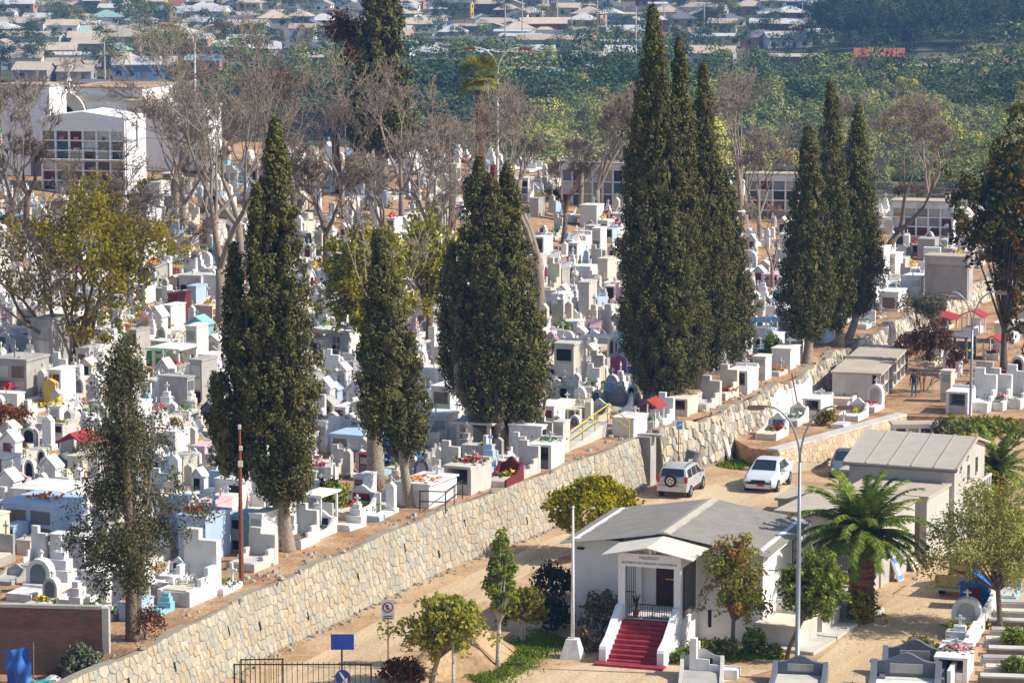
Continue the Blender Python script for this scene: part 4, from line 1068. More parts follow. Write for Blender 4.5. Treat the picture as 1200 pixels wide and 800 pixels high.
# no-entry style sign
q = PB(455, 784); rt = empty('no_parking_sign', q, 0, 'white sign with a red crossed circle on a thin dark post', 'sign'); s_ = proj(*q)[2]
MB().lathe([(0.03, 0), (0.03, (784 - 702) / s_)], sides=8).build('post', BROWNS, rt)
zb = (784 - 724) / s_; w_, h_ = 15 / s_, 24 / s_
pn = MB().box(0, -0.045, zb, w_, 0.025, h_).build('panel', mat('sign_white', (0.62, 0.62, 0.66), 0.5), rt)
zc = zb + h_ * 0.62
b = MB(); b.disc((0, -0.062, zc), (0, 1, 0), w_ * 0.42, 0.006, 24); b.build('red_ring', REDP, pn)
b = MB(); b.disc((0, -0.067, zc), (0, 1, 0), w_ * 0.32, 0.006, 24); b.build('ring_centre', PLATE, pn)
b = MB(); b.box(-0.02, -0.073, zc - 0.11, 0.05, 0.004, 0.22); b.prism([(-0.1, zc + 0.03), (0.02, zc + 0.12), (0.02, zc - 0.06)], -0.075, -0.071, 'xz'); b.build('arrow', LETTER, pn)
b = MB(); b.prism([(-0.14, zc + 0.11), (-0.11, zc + 0.14), (0.14, zc - 0.11), (0.11, zc - 0.14)], -0.080, -0.076, 'xz'); b.build('red_bar', REDP, pn)
for k in range(2): MB().box(0, -0.06, zb + 0.05 + 0.09 * k, w_ * 0.7, 0.006, 0.035).build('lettering', LETTER, pn)
# small blue sign by the wall
q = PB(795, 560); rt = empty('street_sign', q, 0, 'small blue arrow sign on a thin post before the rough stone wall', 'sign'); s_ = proj(*q)[2]
MB().lathe([(0.03, 0), (0.03, (560 - 492) / s_)], sides=8).build('post', BROWNS, rt)
pn = MB().box(0.04, -0.04, (560 - 502) / s_, 0.34, 0.02, 0.44).build('panel', mat('street_sign_blue', (0.08, 0.25, 0.60), 0.45), rt)
zc = (560 - 502) / s_ + 0.24
b = MB(); b.prism([(-0.08, zc - 0.03), (0.06, zc + 0.05), (0.04, zc + 0.1), (0.17, zc + 0.08), (0.12, zc - 0.04), (0.09, zc), (-0.06, zc - 0.08)], -0.056, -0.052, 'xz'); b.build('arrow', PLATE, pn)
# leaning white panel and tipped bin by the rough wall
q = PB(852, 541); rt = empty('leaning_slab', q, math.atan2(TD.y, TD.x), 'long white slab leaning on the rough stone wall', 'slab')
o = MB().box(0, 0, 0, 0.5, 0.12, 2.3).build('slab', WHITE, rt); o.rotation_euler = (-0.30, 0, 0); o.location = (0, -0.25, 0)
q = PB(807, 560); rt = empty('litter_bin', q, 0.2, 'dark tilted litter bin behind the silver SUV', 'bin')
b = MB(); b.lathe([(0.34, 0), (0.4, 1.0), (0.42, 1.0), (0.42, 1.06), (0.36, 1.06)], sides=12); o = b.build('drum', DGREY, rt); o.rotation_euler = (0, 0.25, 0); o.location.z = 0.5
MB().lathe([(0.05, 0), (0.05, 0.6)], sides=6).build('post', DGREY, rt)
MB().box(0, -0.41, 0.9, 0.25, 0.02, 0.25).build('sticker', PLATE, rt)
# pole leaning on whitewashed wall
p = at2(20.3, 0.15, 0.45); q = Vector((EDGE2[0][0] + p[0], EDGE2[0][1] + p[1], LOWZ)); rt = empty('rusty_rod', q, 0, 'thin rusty rod leaning on the whitewashed wall', 'rod')
b = MB(); b.tube([(0, 0, 0), (-0.45, 0.2, 2.3)], 0.045, 6); b.build('shaft', RUST, rt)
# dark board sign in the drive
q = PB(1022, 722); rt = empty('dark_board_sign', q, yaw, 'dark rectangular board on a post right of the date palm', 'sign')
MB().lathe([(0.035, 0), (0.035, 2.2)], sides=6).build('post', BLACKM, rt); MB().box(0, -0.04, 1.75, 0.6, 0.03, 0.45).build('panel', BROWNS, rt)

# ---- fences and gates at the lower left
def fence(q, ang, w, h, label, bars=14, spikes=True, name='iron_fence', brace=False):
    rt = empty(name, q, ang, label, 'fence', 'black iron gates at the bottom')
    for x in (0, w): MB().box(x, 0, 0, 0.06, 0.06, h).build('post', BLACKM, rt)
    for z in (0.12, h - 0.06): MB().box(w / 2, 0, z, w, 0.035, 0.05).build('rail', BLACKM, rt)
    for i in range(1, bars):
        b = MB(); x = w * i / bars; b.box(x, 0, 0.1, 0.022, 0.022, h - 0.12 + (0.1 if spikes else 0)); b.build('bar', BLACKM, rt)
    if brace:
        b = MB(); b.tube([(0.05, -0.02, 0.2), (w - 0.05, -0.02, h * 0.5)], 0.025, 4); b.build('brace', BLACKM, rt)
    return rt
q = PB(275, 826); fence(q, 0.0, (433 - 275) / 29.2, (826 - 777) / 29.2 / 0.99, 'long black iron gate at the bottom edge across the road', 26)
q = PB(283, 822); fence(q, 0.05, (331 - 283) / 29.0, (822 - 771) / 29.0, 'short black iron gate leaf behind the long gate', 9)
q = P(135, 822, 0.0); fence(q, 0.0, (175 - 135) / 29.5, (822 - 770) / 29.5, 'small black iron gate with a brace beside the brick wall', 7, brace=True)
rt = empty('iron_post', PB(181, 822), 0, 'thin black post right of the small braced gate', 'post'); MB().box(0, 0, 0, 0.05, 0.05, 55 / 29.5).build('shaft', BLACKM, rt); MB().box(0, 0, 55 / 29.5, 0.09, 0.09, 0.05).build('cap', BLACKM, rt)
# yellow ramp railing and ramp
rp0, rp1 = PT(668, 528), PT(712, 510)
rt = empty('concrete_ramp', (0, 0, 0), 0, 'concrete ramp with a yellow handrail where the two stone walls meet', 'ramp')
d = (rp1 - rp0).xy; L = d.length; nx_, ny_ = -d.y / L, d.x / L
b = MB(); w_ = 1.3
b.add([(rp0.x, rp0.y, 2.68), (rp1.x, rp1.y, 2.68), (rp1.x, rp1.y, 3.45), (rp0.x, rp0.y, 2.8), (rp0.x + nx_ * w_, rp0.y + ny_ * w_, 2.68), (rp1.x + nx_ * w_, rp1.y + ny_ * w_, 2.68), (rp1.x + nx_ * w_, rp1.y + ny_ * w_, 3.45), (rp0.x + nx_ * w_, rp0.y + ny_ * w_, 2.8)],
      [(0, 1, 2, 3), (3, 2, 6, 7), (1, 5, 6, 2), (4, 7, 6, 5), (0, 3, 7, 4)]); b.build('ramp_slab', LCONC, rt)
YR = mat('yellow_handrail_paint', (0.62, 0.45, 0.06), 0.5)
for f0, f1 in ((0.0, 1.0),):
    pts = [(rp0.x + d.x * f, rp0.y + d.y * f, 2.8 + 0.65 * f) for f in (0, 0.33, 0.66, 1.0)]
    for p in pts: b = MB(); b.tube([p, (p[0], p[1], p[2] + 0.95)], 0.035, 6); b.build('rail_post', YR, rt)
    for dz in (0.95, 0.5): b = MB(); b.tube([(p[0], p[1], p[2] + dz) for p in pts], 0.035, 6); b.build('handrail', YR, rt)
    e = pts[-1]; e2 = PT(737, 514)
    for dz in (0.95, 0.5): b = MB(); b.tube([(e[0], e[1], e[2] + dz), (e2.x, e2.y, 2.75 + dz)], 0.035, 6); b.build('handrail', YR, rt)
    b = MB(); b.tube([(e2.x, e2.y, 2.7), (e2.x, e2.y, 3.7)], 0.035, 6); b.build('rail_post', YR, rt)
# black railing round the big white tomb
q = PT(492, 598); rt = empty('iron_railing', q, math.atan2(TD.y, TD.x) - math.pi / 2 + 0.25, 'black tube railing around the big white box tomb', 'railing')
for (x0, y0, x1, y1) in ((0, 0, 1.25, 0), (1.25, 0, 1.55, 3.2), ):
    for z in (0.45, 0.95): b = MB(); b.tube([(x0, y0, z), (x1, y1, z)], 0.03, 5); b.build('rail', BLACKM, rt)
for (x, y) in ((0, 0), (1.25, 0), (1.4, 1.6), (1.55, 3.2)): b = MB(); b.tube([(x, y, -0.1), (x, y, 0.97)], 0.03, 5); b.build('post', BLACKM, rt)

# ---- tarp and stones in front of the brick wall
TARP = mat('blue_tarpaulin', (0.04, 0.14, 0.45), 0.45, 0.2, 3)
q = P(22, 800, 1.8); rt = empty('blue_tarp', q, 0, 'crumpled blue tarpaulin hung on a stick before the brick wall', 'tarpaulin')
b = MB(); r = random.Random(3); nx, nz = 16, 14; vs = []
for j in range(nz + 1):
    for i in range(nx + 1):
        f, g_ = i / nx, j / nz
        vs.append((-0.45 + 1.0 * f - 0.12 * g_ + 0.03 * math.sin(9 * g_ + 3 * f), 0.07 * math.sin(7 * f + 2.5 * g_) + 0.05 * math.sin(15 * f - 6 * g_) + 0.04 * math.sin(11 * g_) - 0.25 * (1 - g_) * f, 1.5 * g_ * (1 - 0.1 * math.sin(3.1 * f)) - 0.3 * (f - 0.6) ** 2 * g_))
b.add(vs, [(j * (nx + 1) + i, j * (nx + 1) + i + 1, (j + 1) * (nx + 1) + i + 1, (j + 1) * (nx + 1) + i) for j in range(nz) for i in range(nx)]); b.build('sheet', TARP, rt, smooth=True)
b = MB(); b.tube([(0.55, 0.05, 0), (0.58, 0.05, 1.6)], 0.03, 5); b.build('stick', BROWNS, rt)
TARPT = mat('turquoise_tarp', (0.04, 0.28, 0.30), 0.5, 0.2, 3)
q = P(52, 806, 1.8); rt = empty('turquoise_sheet', q, 0, 'turquoise sheet lying at the foot of the brick wall', 'tarpaulin')
b = MB(); vs = [(-0.6 + 1.6 * i / 6, 0.6 * (j / 3) - 0.3, 0.35 - 0.3 * i / 6 + 0.08 * math.sin(i * 2 + j)) for j in range(4) for i in range(7)]
b.add(vs, [(j * 7 + i, j * 7 + i + 1, (j + 1) * 7 + i + 1, (j + 1) * 7 + i) for j in range(3) for i in range(6)]); b.build('sheet', TARPT, rt)
for k, (px, py, s) in enumerate(((62, 800, 0.5), (85, 803, 0.6), (105, 802, 0.55), (72, 806, 0.4))):
    q = P(px, py, 1.8); rr = random.Random(k); b = MB(); b.lathe([(0.3 * s, -0.05), (0.62 * s, 0.12 * s), (0.6 * s, 0.4 * s), (0.25 * s, 0.62 * s)], sides=7); b.v = [(x * (1 + 0.2 * rr.uniform(-1, 1)), y * (1 + 0.2 * rr.uniform(-1, 1)), z) for x, y, z in b.v]
    o = b.build('white_rock', LCONC, loc=q); tag(o, '%s pale rock in the row at the foot of the brick wall' % ('first', 'third', 'fourth', 'second')[k], 'rock', 'pale rocks by the brick wall')

# ================================================================ PEOPLE
def clothes_mat(name, skin, top, trousers, zwaist, zneck, shoe=(0.03, 0.025, 0.02)):
    m = bpy.data.materials.new(name); m.use_nodes = True; nt = m.node_tree; b = nt.nodes['Principled BSDF']; b.inputs['Roughness'].default_value = 0.85
    tc = nt.nodes.new('ShaderNodeTexCoord'); sp = nt.nodes.new('ShaderNodeSeparateXYZ'); nt.links.new(tc.outputs['Object'], sp.inputs[0])
    cr = nt.nodes.new('ShaderNodeValToRGB'); cr.color_ramp.interpolation = 'CONSTANT'; e = cr.color_ramp.elements
    e[0].position = 0; e[0].color = (*shoe, 1); e[1].position = 0.045; e[1].color = (*trousers, 1)
    for p, c in ((zwaist / 2, top), (zneck / 2, skin)): x = e.new(p); x.color = (*c, 1)
    mr = nt.nodes.new('ShaderNodeMath'); mr.operation = 'DIVIDE'; mr.inputs[1].default_value = 2.0
    nt.links.new(sp.outputs['Z'], mr.inputs[0]); nt.links.new(mr.outputs[0], cr.inputs[0]); nt.links.new(cr.outputs[0], b.inputs['Base Color'])
    return m
def person(q, ang, label, m, hair, skin):
    rt = empty('person', q, ang, label, 'person')
    V, E, RD = [], [], []
    def v(x, y, z, r, p=None):
        V.append((x, y, z)); RD.append(r); i = len(V) - 1
        if p is not None: E.append((p, i))
        return i
    hip = v(0, 0, 0.95, 0.15); w = v(0, 0.01, 1.12, 0.135, hip); ch_ = v(0, 0.0, 1.33, 0.155, w); nk0 = v(0, 0, 1.46, 0.085, ch_); nk = v(0, 0.01, 1.53, 0.055, nk0)
    hd = v(0, 0.02, 1.62, 0.085, nk); v(0, 0.015, 1.72, 0.075, hd); v(0, 0.105, 1.62, 0.016, hd)
    for sg in (-1, 1):
        th = v(sg * 0.1, 0, 0.88, 0.095, hip); kn = v(sg * 0.12, 0.015, 0.5, 0.065, th); an = v(sg * 0.13, -0.01, 0.09, 0.045, kn); v(sg * 0.14, 0.15, 0.035, 0.035, an)
        sh = v(sg * 0.19, 0, 1.40, 0.065, ch_); el = v(sg * 0.25, -0.02, 1.12, 0.047, sh); wr = v(sg * 0.25, 0.06, 0.88, 0.03, el); pm = v(sg * 0.25, 0.075, 0.80, 0.033, wr)
        v(sg * 0.215, 0.1, 0.78, 0.009, wr)
        for k in range(4): f = v(sg * 0.25, 0.045 + 0.02 * k, 0.735, 0.009, pm); v(sg * 0.245, 0.05 + 0.02 * k, 0.69 - 0.01 * (k in (1, 2)), 0.008, f)
    me = bpy.data.meshes.new('body'); me.from_pydata(V, E, []); me.update(); me.materials.append(m)
    o = link('body', me, rt); md = o.modifiers.new('skin', 'SKIN'); md.use_smooth_shade = True
    for sv_, r in zip(me.skin_vertices[0].data, RD): sv_.radius = (r, r)
    me.skin_vertices[0].data[0].use_root = True
    sd = o.modifiers.new('sub', 'SUBSURF'); sd.levels = 1; sd.render_levels = 1
    b = MB(); b.lathe([(0.09, 1.62), (0.105, 1.68), (0.09, 1.76), (0.04, 1.80)], 0, -0.015, 10); b.build('hair', hair, rt, smooth=True)
    return rt
HAIR = mat('dark_hair', (0.02, 0.015, 0.012), 0.7)
SKINC = (0.42, 0.25, 0.17)
person(P(1071, 465, LOWZ), math.radians(10), 'person in a dark top and blue jeans standing by the niche row', clothes_mat('dark_top_jeans', SKINC, (0.02, 0.025, 0.05), (0.06, 0.12, 0.26), 0.93, 1.50), HAIR, None)
person(P(1105, 461, LOWZ) + Vector((0.4, 1.2, 0)), math.radians(150), 'person in a red top partly hidden behind the cream pillar grave', clothes_mat('red_top_jeans', SKINC, (0.38, 0.03, 0.04), (0.07, 0.1, 0.2), 0.93, 1.50), HAIR, None)
# ================================================================ TREES
L_CYP = leaf_mat('cypress_foliage', (0.046, 0.054, 0.018), (0.19, 0.178, 0.056), (0.145, 0.105, 0.045), 1.1, 0.06, 0.6)
L_CYPD = leaf_mat('dark_cypress_foliage', (0.012, 0.024, 0.014), (0.055, 0.068, 0.030), None, 1, 0.1)
L_CAS = leaf_mat('casuarina_foliage', (0.06, 0.068, 0.028), (0.20, 0.19, 0.085), None, 1, 0.25)
L_YG = leaf_mat('yellow_green_leaves', (0.20, 0.17, 0.016), (0.46, 0.36, 0.03), (0.15, 0.12, 0.04), 0.35, 0.4, 0.56)
L_OLIVE = leaf_mat('olive_leaves', (0.09, 0.10, 0.016), (0.29, 0.26, 0.035), (0.34, 0.25, 0.025), 0.7, 0.3, 0.58)
L_BUSH = leaf_mat('golden_bush_leaves', (0.15, 0.16, 0.008), (0.50, 0.42, 0.02), (0.45, 0.32, 0.015), 0.8, 0.3, 0.62)
L_DOME = leaf_mat('yellow_green_dome_leaves', (0.14, 0.155, 0.014), (0.42, 0.38, 0.03), (0.42, 0.30, 0.03), 0.5, 0.3, 0.62)
L_GREEN = leaf_mat('mid_green_leaves', (0.10, 0.145, 0.02), (0.32, 0.35, 0.06), None, 1, 0.3)
L_BRIGHT = leaf_mat('bright_green_leaves', (0.10, 0.15, 0.018), (0.24, 0.30, 0.045), None, 1, 0.35)
L_LIGHT = leaf_mat('light_green_leaves', (0.20, 0.22, 0.025), (0.50, 0.46, 0.08), None, 1, 0.35)
L_PEP = leaf_mat('pepper_tree_leaves', (0.14, 0.17, 0.025), (0.36, 0.36, 0.07), (0.40, 0.19, 0.05), 0.9, 0.3, 0.56)
L_FEATHER = leaf_mat('feathery_leaves', (0.22, 0.25, 0.05), (0.52, 0.49, 0.15), None, 1, 0.35)
L_RUSSET = leaf_mat('russet_leaves', (0.085, 0.035, 0.022), (0.20, 0.095, 0.045), None, 1, 0.25)
L_REDB = leaf_mat('red_brown_leaves', (0.15, 0.05, 0.02), (0.30, 0.13, 0.045), None, 1, 0.25)
L_DORANGE = leaf_mat('dark_leaves_with_orange', (0.03, 0.042, 0.013), (0.13, 0.12, 0.028), (0.34, 0.17, 0.015), 0.9, 0.2, 0.60)
L_FROND = leaf_mat('palm_frond_green', (0.08, 0.13, 0.02), (0.27, 0.32, 0.055), None, 1, 0.2)
L_FROND2 = leaf_mat('fan_palm_green', (0.12, 0.15, 0.02), (0.36, 0.33, 0.05), None, 1, 0.25)
L_TAN = leaf_mat('dry_tan_leaves', (0.20, 0.14, 0.08), (0.34, 0.26, 0.16), None, 1, 0.2)
L_GREY = leaf_mat('grey_green_leaves', (0.10, 0.11, 0.07), (0.22, 0.22, 0.14), None, 1, 0.2)
L_GRASS = leaf_mat('grass_blades', (0.10, 0.17, 0.015), (0.24, 0.30, 0.03), None, 1, 0.35)
def far_leaf(name, cols_, lo=0.6, hi=1.35):
    """each tree of the wood takes its own tone"""
    m = bpy.data.materials.new(name); m.use_nodes = True; nt = m.node_tree; nt.nodes.remove(nt.nodes['Principled BSDF'])
    oi = nt.nodes.new('ShaderNodeObjectInfo'); g = nt.nodes.new('ShaderNodeNewGeometry')
    cr = nt.nodes.new('ShaderNodeValToRGB'); e = cr.color_ramp.elements
    while len(e) < len(cols_): e.new(0.5)
    for i, c in enumerate(cols_): e[i].position = i / (len(cols_) - 1); e[i].color = (*c, 1)
    nt.links.new(oi.outputs['Random'], cr.inputs[0])
    mr = nt.nodes.new('ShaderNodeMapRange'); mr.inputs['To Min'].default_value = lo; mr.inputs['To Max'].default_value = hi
    nt.links.new(g.outputs['Random Per Island'], mr.inputs['Value'])
    mx = nt.nodes.new('ShaderNodeMix'); mx.data_type = 'RGBA'; mx.blend_type = 'MULTIPLY'; mx.inputs[0].default_value = 1
    nt.links.new(cr.outputs[0], mx.inputs[6]); nt.links.new(mr.outputs[0], mx.inputs[7])
    d = nt.nodes.new('ShaderNodeBsdfDiffuse'); t = nt.nodes.new('ShaderNodeBsdfTranslucent'); ms = nt.nodes.new('ShaderNodeMixShader'); ms.inputs[0].default_value = 0.15
    for n_ in (d, t): nt.links.new(mx.outputs[2], n_.inputs[0])
    nt.links.new(d.outputs[0], ms.inputs[1]); nt.links.new(t.outputs[0], ms.inputs[2]); nt.links.new(ms.outputs[0], nt.nodes['Material Output'].inputs['Surface'])
    MATS[name] = m; return m
L_F1 = far_leaf('far_wood_green', [(0.047, 0.088, 0.041), (0.115, 0.162, 0.068), (0.061, 0.108, 0.054), (0.257, 0.297, 0.081), (0.095, 0.149, 0.054)])
L_F2 = far_leaf('far_wood_yellow_green', [(0.189, 0.230, 0.068), (0.432, 0.419, 0.115), (0.135, 0.189, 0.068), (0.378, 0.351, 0.149), (0.540, 0.486, 0.108)])
L_F3 = far_leaf('far_wood_dark', [(0.047, 0.074, 0.041), (0.074, 0.108, 0.054), (0.054, 0.081, 0.047), (0.135, 0.162, 0.068), (0.068, 0.095, 0.047)])
L_F4 = far_leaf('far_wood_brown', [(0.17, 0.135, 0.10), (0.25, 0.20, 0.14), (0.20, 0.15, 0.12)])

def norm(a): return a / np.maximum(1e-9, np.linalg.norm(a, axis=-1, keepdims=True))
def leaf_quads(c, nrm, up, length, width, rng):
    """quads centred at c, facing nrm, long side along up"""
    n = norm(nrm); u = norm(up - n * np.sum(up * n, -1, keepdims=True)); s = np.cross(n, u)
    a = u * (length[:, None] / 2); b = s * (width[:, None] / 2)
    return np.stack([c - a - b * 0.55, c - a * 0.1 + b, c + a + b * 0.35, c + a * 0.15 - b], 1)
def sph(rng, n): return norm(rng.normal(size=(n, 3)))

def clump_leaves(cc, axis_, rad, per, leaf, rng, elong=1.5, jit=0.5):
    """cc (N,3) clump centres, axis_ (N,3) long axes, rad (N,), per leaves each"""
    N = len(cc); d = sph(rng, N * per).reshape(N, per, 3)
    ax = norm(axis_)[:, None, :]
    along = np.sum(d * ax, -1, keepdims=True)
    off = (d + ax * along * (elong - 1)) * rad[:, None, None] * rng.uniform(0.55, 1.0, (N, per, 1))
    c = (cc[:, None, :] + off).reshape(-1, 3)
    nrm = (d + rng.normal(size=d.shape) * jit * 0.6).reshape(-1, 3)
    up = (ax + rng.normal(size=d.shape) * 0.45).reshape(-1, 3)
    ls = rng.uniform(0.7, 1.35, N * per) * leaf
    return leaf_quads(c, nrm, up, ls * 1.5, ls * 0.9, rng)

def cyp_prof(t, bot, p):
    return np.minimum(1, bot + (1 - bot) * np.sin(np.minimum(1, t / 0.28) * np.pi / 2)) * (1 - t ** (p + 0.55)) ** 0.9
def cypress_crown(spires, seed, clump=0.62, leaf=0.098, per=60, dens=1.0, lump=0.2):
    """spires: (x0,y0,z0, x1,y1,z1, radius, bottom share, power); made of upright tufts of scale leaves with hollows between"""
    rng = np.random.default_rng(seed); out = []
    for (x0, y0, z0, x1, y1, z1, rad, bot, pw) in spires:
        h = z1 - z0; area = 2 * math.pi * rad * 0.72 * h
        N = int(area / (clump * clump * 0.62) * dens)
        t = rng.uniform(0, 1, N) ** 1.1; th = rng.uniform(0, 2 * np.pi, N)
        ph = rng.uniform(0, 6.28, 6)
        lob = 1 + lump * (np.sin(2 * th + ph[0] + t * h * 0.55) * 0.55 + np.sin(4 * th + ph[1] - t * h * 0.9) * 0.5 + np.sin(t * h * 1.25 + ph[2] + 3 * th) * 0.6)
        r = rad * 0.93 * cyp_prof(t, bot, pw) * lob * rng.choice([1.12, 0.98, 0.82, 0.62], N, p=[0.18, 0.37, 0.28, 0.17])
        ax, ay = x0 + (x1 - x0) * t, y0 + (y1 - y0) * t
        cc = np.stack([ax + r * np.cos(th), ay + r * np.sin(th), z0 + h * t + rng.normal(size=N) * 0.15], 1)
        axis_ = np.stack([np.cos(th) * 0.4 + rng.normal(size=N) * 0.22, np.sin(th) * 0.4 + rng.normal(size=N) * 0.22, np.ones(N)], 1)
        rr = clump * rng.uniform(0.38, 0.8, N) * (1 - 0.35 * t)
        out.append(clump_leaves(cc, axis_, rr, per, leaf, rng, 1.6, 0.42))
        M = int(h * rad * 30); t = rng.uniform(0.02, 0.95, M); th = rng.uniform(0, 6.28, M)
        r = rad * cyp_prof(t, bot, pw) * rng.uniform(0.1, 0.6, M)
        c = np.stack([x0 + (x1 - x0) * t + r * np.cos(th), y0 + (y1 - y0) * t + r * np.sin(th), z0 + h * t], 1)
        n_ = np.stack([np.cos(th), np.sin(th), rng.normal(size=M) * 0.3], 1)
        ls = rng.uniform(0.35, 0.6, M); out.append(leaf_quads(c, n_, np.tile([0, 0, 1.0], (M, 1)), ls * 1.6, ls, rng))
    return np.concatenate(out)

def tree_root(name, q, label, cat, group=None, rz=0.0): return empty(name, q, rz, label, cat, group)
GCY = 'tall cypresses along the stone wall'
def cypress(base, spires_px, trunk_px, label, seed, depth_off=None, group=GCY, stems=1, q=None, **kw):
    """spires_px: (px_bottom, py_bottom, px_top, py_top, width_px, bottom share, power, depth offset m)"""
    q = q or PT(*base); _, _, sc = proj(*q); root = tree_root('cypress_tree', q, label, 'tree', group)
    vk = 1 / math.cos(PITCH)
    sp = []
    for (bx, by, tx, ty, w, bot, pw, dy) in spires_px:
        sp.append(((bx - base[0]) / sc, dy, (base[1] - by) / sc * vk, (tx - base[0]) / sc, dy, (base[1] - ty) / sc * vk, w / 2 / sc, bot, pw))
    link('crown', np_quads('crown', cypress_crown(sp, seed, **kw), L_CYP), root)
    b = MB(); r = random.Random(seed)
    for k in range(stems):
        a = 2 * math.pi * k / max(1, stems) + 0.4; o = 0 if stems == 1 else 0.22
        tr = trunk_px / 2 / sc / (1 if stems == 1 else 1.9)
        s0 = sp[min(k, len(sp) - 1)]
        zt = s0[2] + (s0[5] - s0[2]) * 0.5
        x1 = s0[0] + (o + 0.35) * math.cos(a) * (stems > 1); y1 = s0[1] + (o + 0.35) * math.sin(a) * (stems > 1)
        b.tube([(o * math.cos(a), o * math.sin(a), -0.2), (o * math.cos(a) * 1.0, o * math.sin(a), 0.15), (x1 * 0.5, y1 * 0.5, s0[2] * 0.5), (x1, y1, s0[2] + 0.3), (s0[3] * 0.5 + x1 * 0.5, y1, zt)],
               [tr * 1.6, tr * 1.15, tr, tr * 0.9, tr * 0.4], 9)
    b.build('trunk', kw.get('bark', BARKP), root, smooth=True)
    return root

# bare and leafy broadleaved trees: recursive branching
def branching(seed, height, trunk_h, r0, spread=0.6, levels=5, kids=(2, 3), up=0.25, stems=1, lean=(0, 0), twigs=3, shrink=0.74, wig=0.18, stemspread=0.5, spray=0):
    r = random.Random(seed); segs = []; tips = []
    def rnd(): return Vector((r.uniform(-1, 1), r.uniform(-1, 1), r.uniform(-1, 1)))
    def grow(p, d, l, rad, lv):
        n = 3 if lv < 2 else 2
        pts = [p]; rads = [rad]
        for i in range(n):
            d = (d + rnd() * wig + Vector((0, 0, up * 0.25))).normalized()
            p = p + d * (l / n); pts.append(p); rads.append(rad * (1 - 0.32 * (i + 1) / n))
        segs.append((pts, rads, lv))
        if lv >= levels:
            tips.append((p, d))
            for i in range(spray):
                nd = (d + rnd() * 1.05).normalized(); q0 = pts[r.randrange(1, len(pts))]
                q1 = q0 + nd * l * r.uniform(0.35, 0.8); segs.append(([q0, q1], [rads[-1] * 0.6, rads[-1] * 0.3], 9))
            return
        k = r.randint(*kids) + (twigs if lv == levels - 1 else 0)
        for i in range(k):
            s = spread * r.uniform(0.6, 1.3)
            nd = (d + rnd() * s + Vector((0, 0, up))).normalized()
            if lv == levels - 1 and r.random() < 0.5: q = pts[r.randrange(1, len(pts))]
            else: q = p if i < 2 or r.random() < 0.5 else pts[-2]
            grow(q, nd, l * shrink * r.uniform(0.75, 1.2), rads[-1] * (0.72 if k > 1 else 0.9), lv + 1)
    tot = sum(shrink ** i for i in range(1, levels + 1))
    l1 = (height - trunk_h) / tot / 0.86
    for s in range(stems):
        a = 2 * math.pi * s / stems + 0.3
        d = Vector((lean[0] + (stemspread * math.cos(a) if stems > 1 else 0), lean[1] + (stemspread * math.sin(a) if stems > 1 else 0), 1)).normalized()
        base = Vector((0.12 * math.cos(a), 0.12 * math.sin(a), -0.15)) if stems > 1 else Vector((0, 0, -0.15))
        p = base; pts = [p]; rr = r0 if stems == 1 else r0 / math.sqrt(stems); rads = [rr * 1.35]
        for i in range(3):
            d = (d + rnd() * 0.07).normalized(); p = p + d * (trunk_h / 3); pts.append(p); rads.append(rr * (1 - 0.08 * i))
        segs.append((pts, rads, 0))
        for i in range(max(2, r.randint(*kids))):
            nd = (d + rnd() * spread * 0.9 + Vector((0, 0, up))).normalized()
            grow(p, nd, l1 * shrink, rr * 0.68, 1)
    return segs, tips
def branch_mesh(segs, m, minr=0.012):
    b = MB()
    for pts, rads, lv in segs:
        b.tube(pts, [max(minr, x) for x in rads], 8 if lv == 0 else (5 if lv < 3 else 3), cap=lv == 0)
    return b.mesh('trunk', m, True)
def tip_leaves(tips, seed, per, leaf, rad, share=1.0, droop=0.0, pick=None):
    rng = np.random.default_rng(seed)
    T = np.array([list(p) for p, d in tips])
    if pick is not None: T = T[[pick(*t) for t in T]]
    if len(T) == 0: return np.zeros((0, 4, 3))
    T = T[rng.uniform(size=len(T)) < share]
    N = len(T); off = sph(rng, N * per).reshape(N, per, 3) * rng.uniform(0.15, 1.0, (N, per, 1)) * rad
    c = (T[:, None, :] + off).reshape(-1, 3); c[:, 2] -= droop * rng.uniform(0, 1, len(c))
    ls = rng.uniform(0.7, 1.3, len(c)) * leaf
    nrm = off.reshape(-1, 3) + rng.normal(size=(len(c), 3)) * 0.7 * rad + np.array([0, 0, 0.35 * rad])
    up = rng.normal(size=(len(c), 3)) + np.array([0, 0, -1.5 * droop])
    return leaf_quads(c, nrm, up, ls * 1.5, ls * 0.9, rng)
def tree(name, q, label, seed, height, trunk_h, r0, leafm=None, per=6, leaf=0.14, lrad=0.4, share=1.0, bark=BARK, group=None, cat='tree', rz=0.0, droop=0.0, minr=0.012, pick=None, **kw):
    root = tree_root(name, q, label, cat, group, rz)
    segs, tips = branching(seed, height, trunk_h, r0, **kw)
    link('trunk', branch_mesh(segs, bark, minr), root)
    if leafm:
        V = tip_leaves(tips, seed + 1, per, leaf, lrad, share, droop, pick)
        if len(V): link('crown', np_quads('crown', V, leafm), root)
    return root
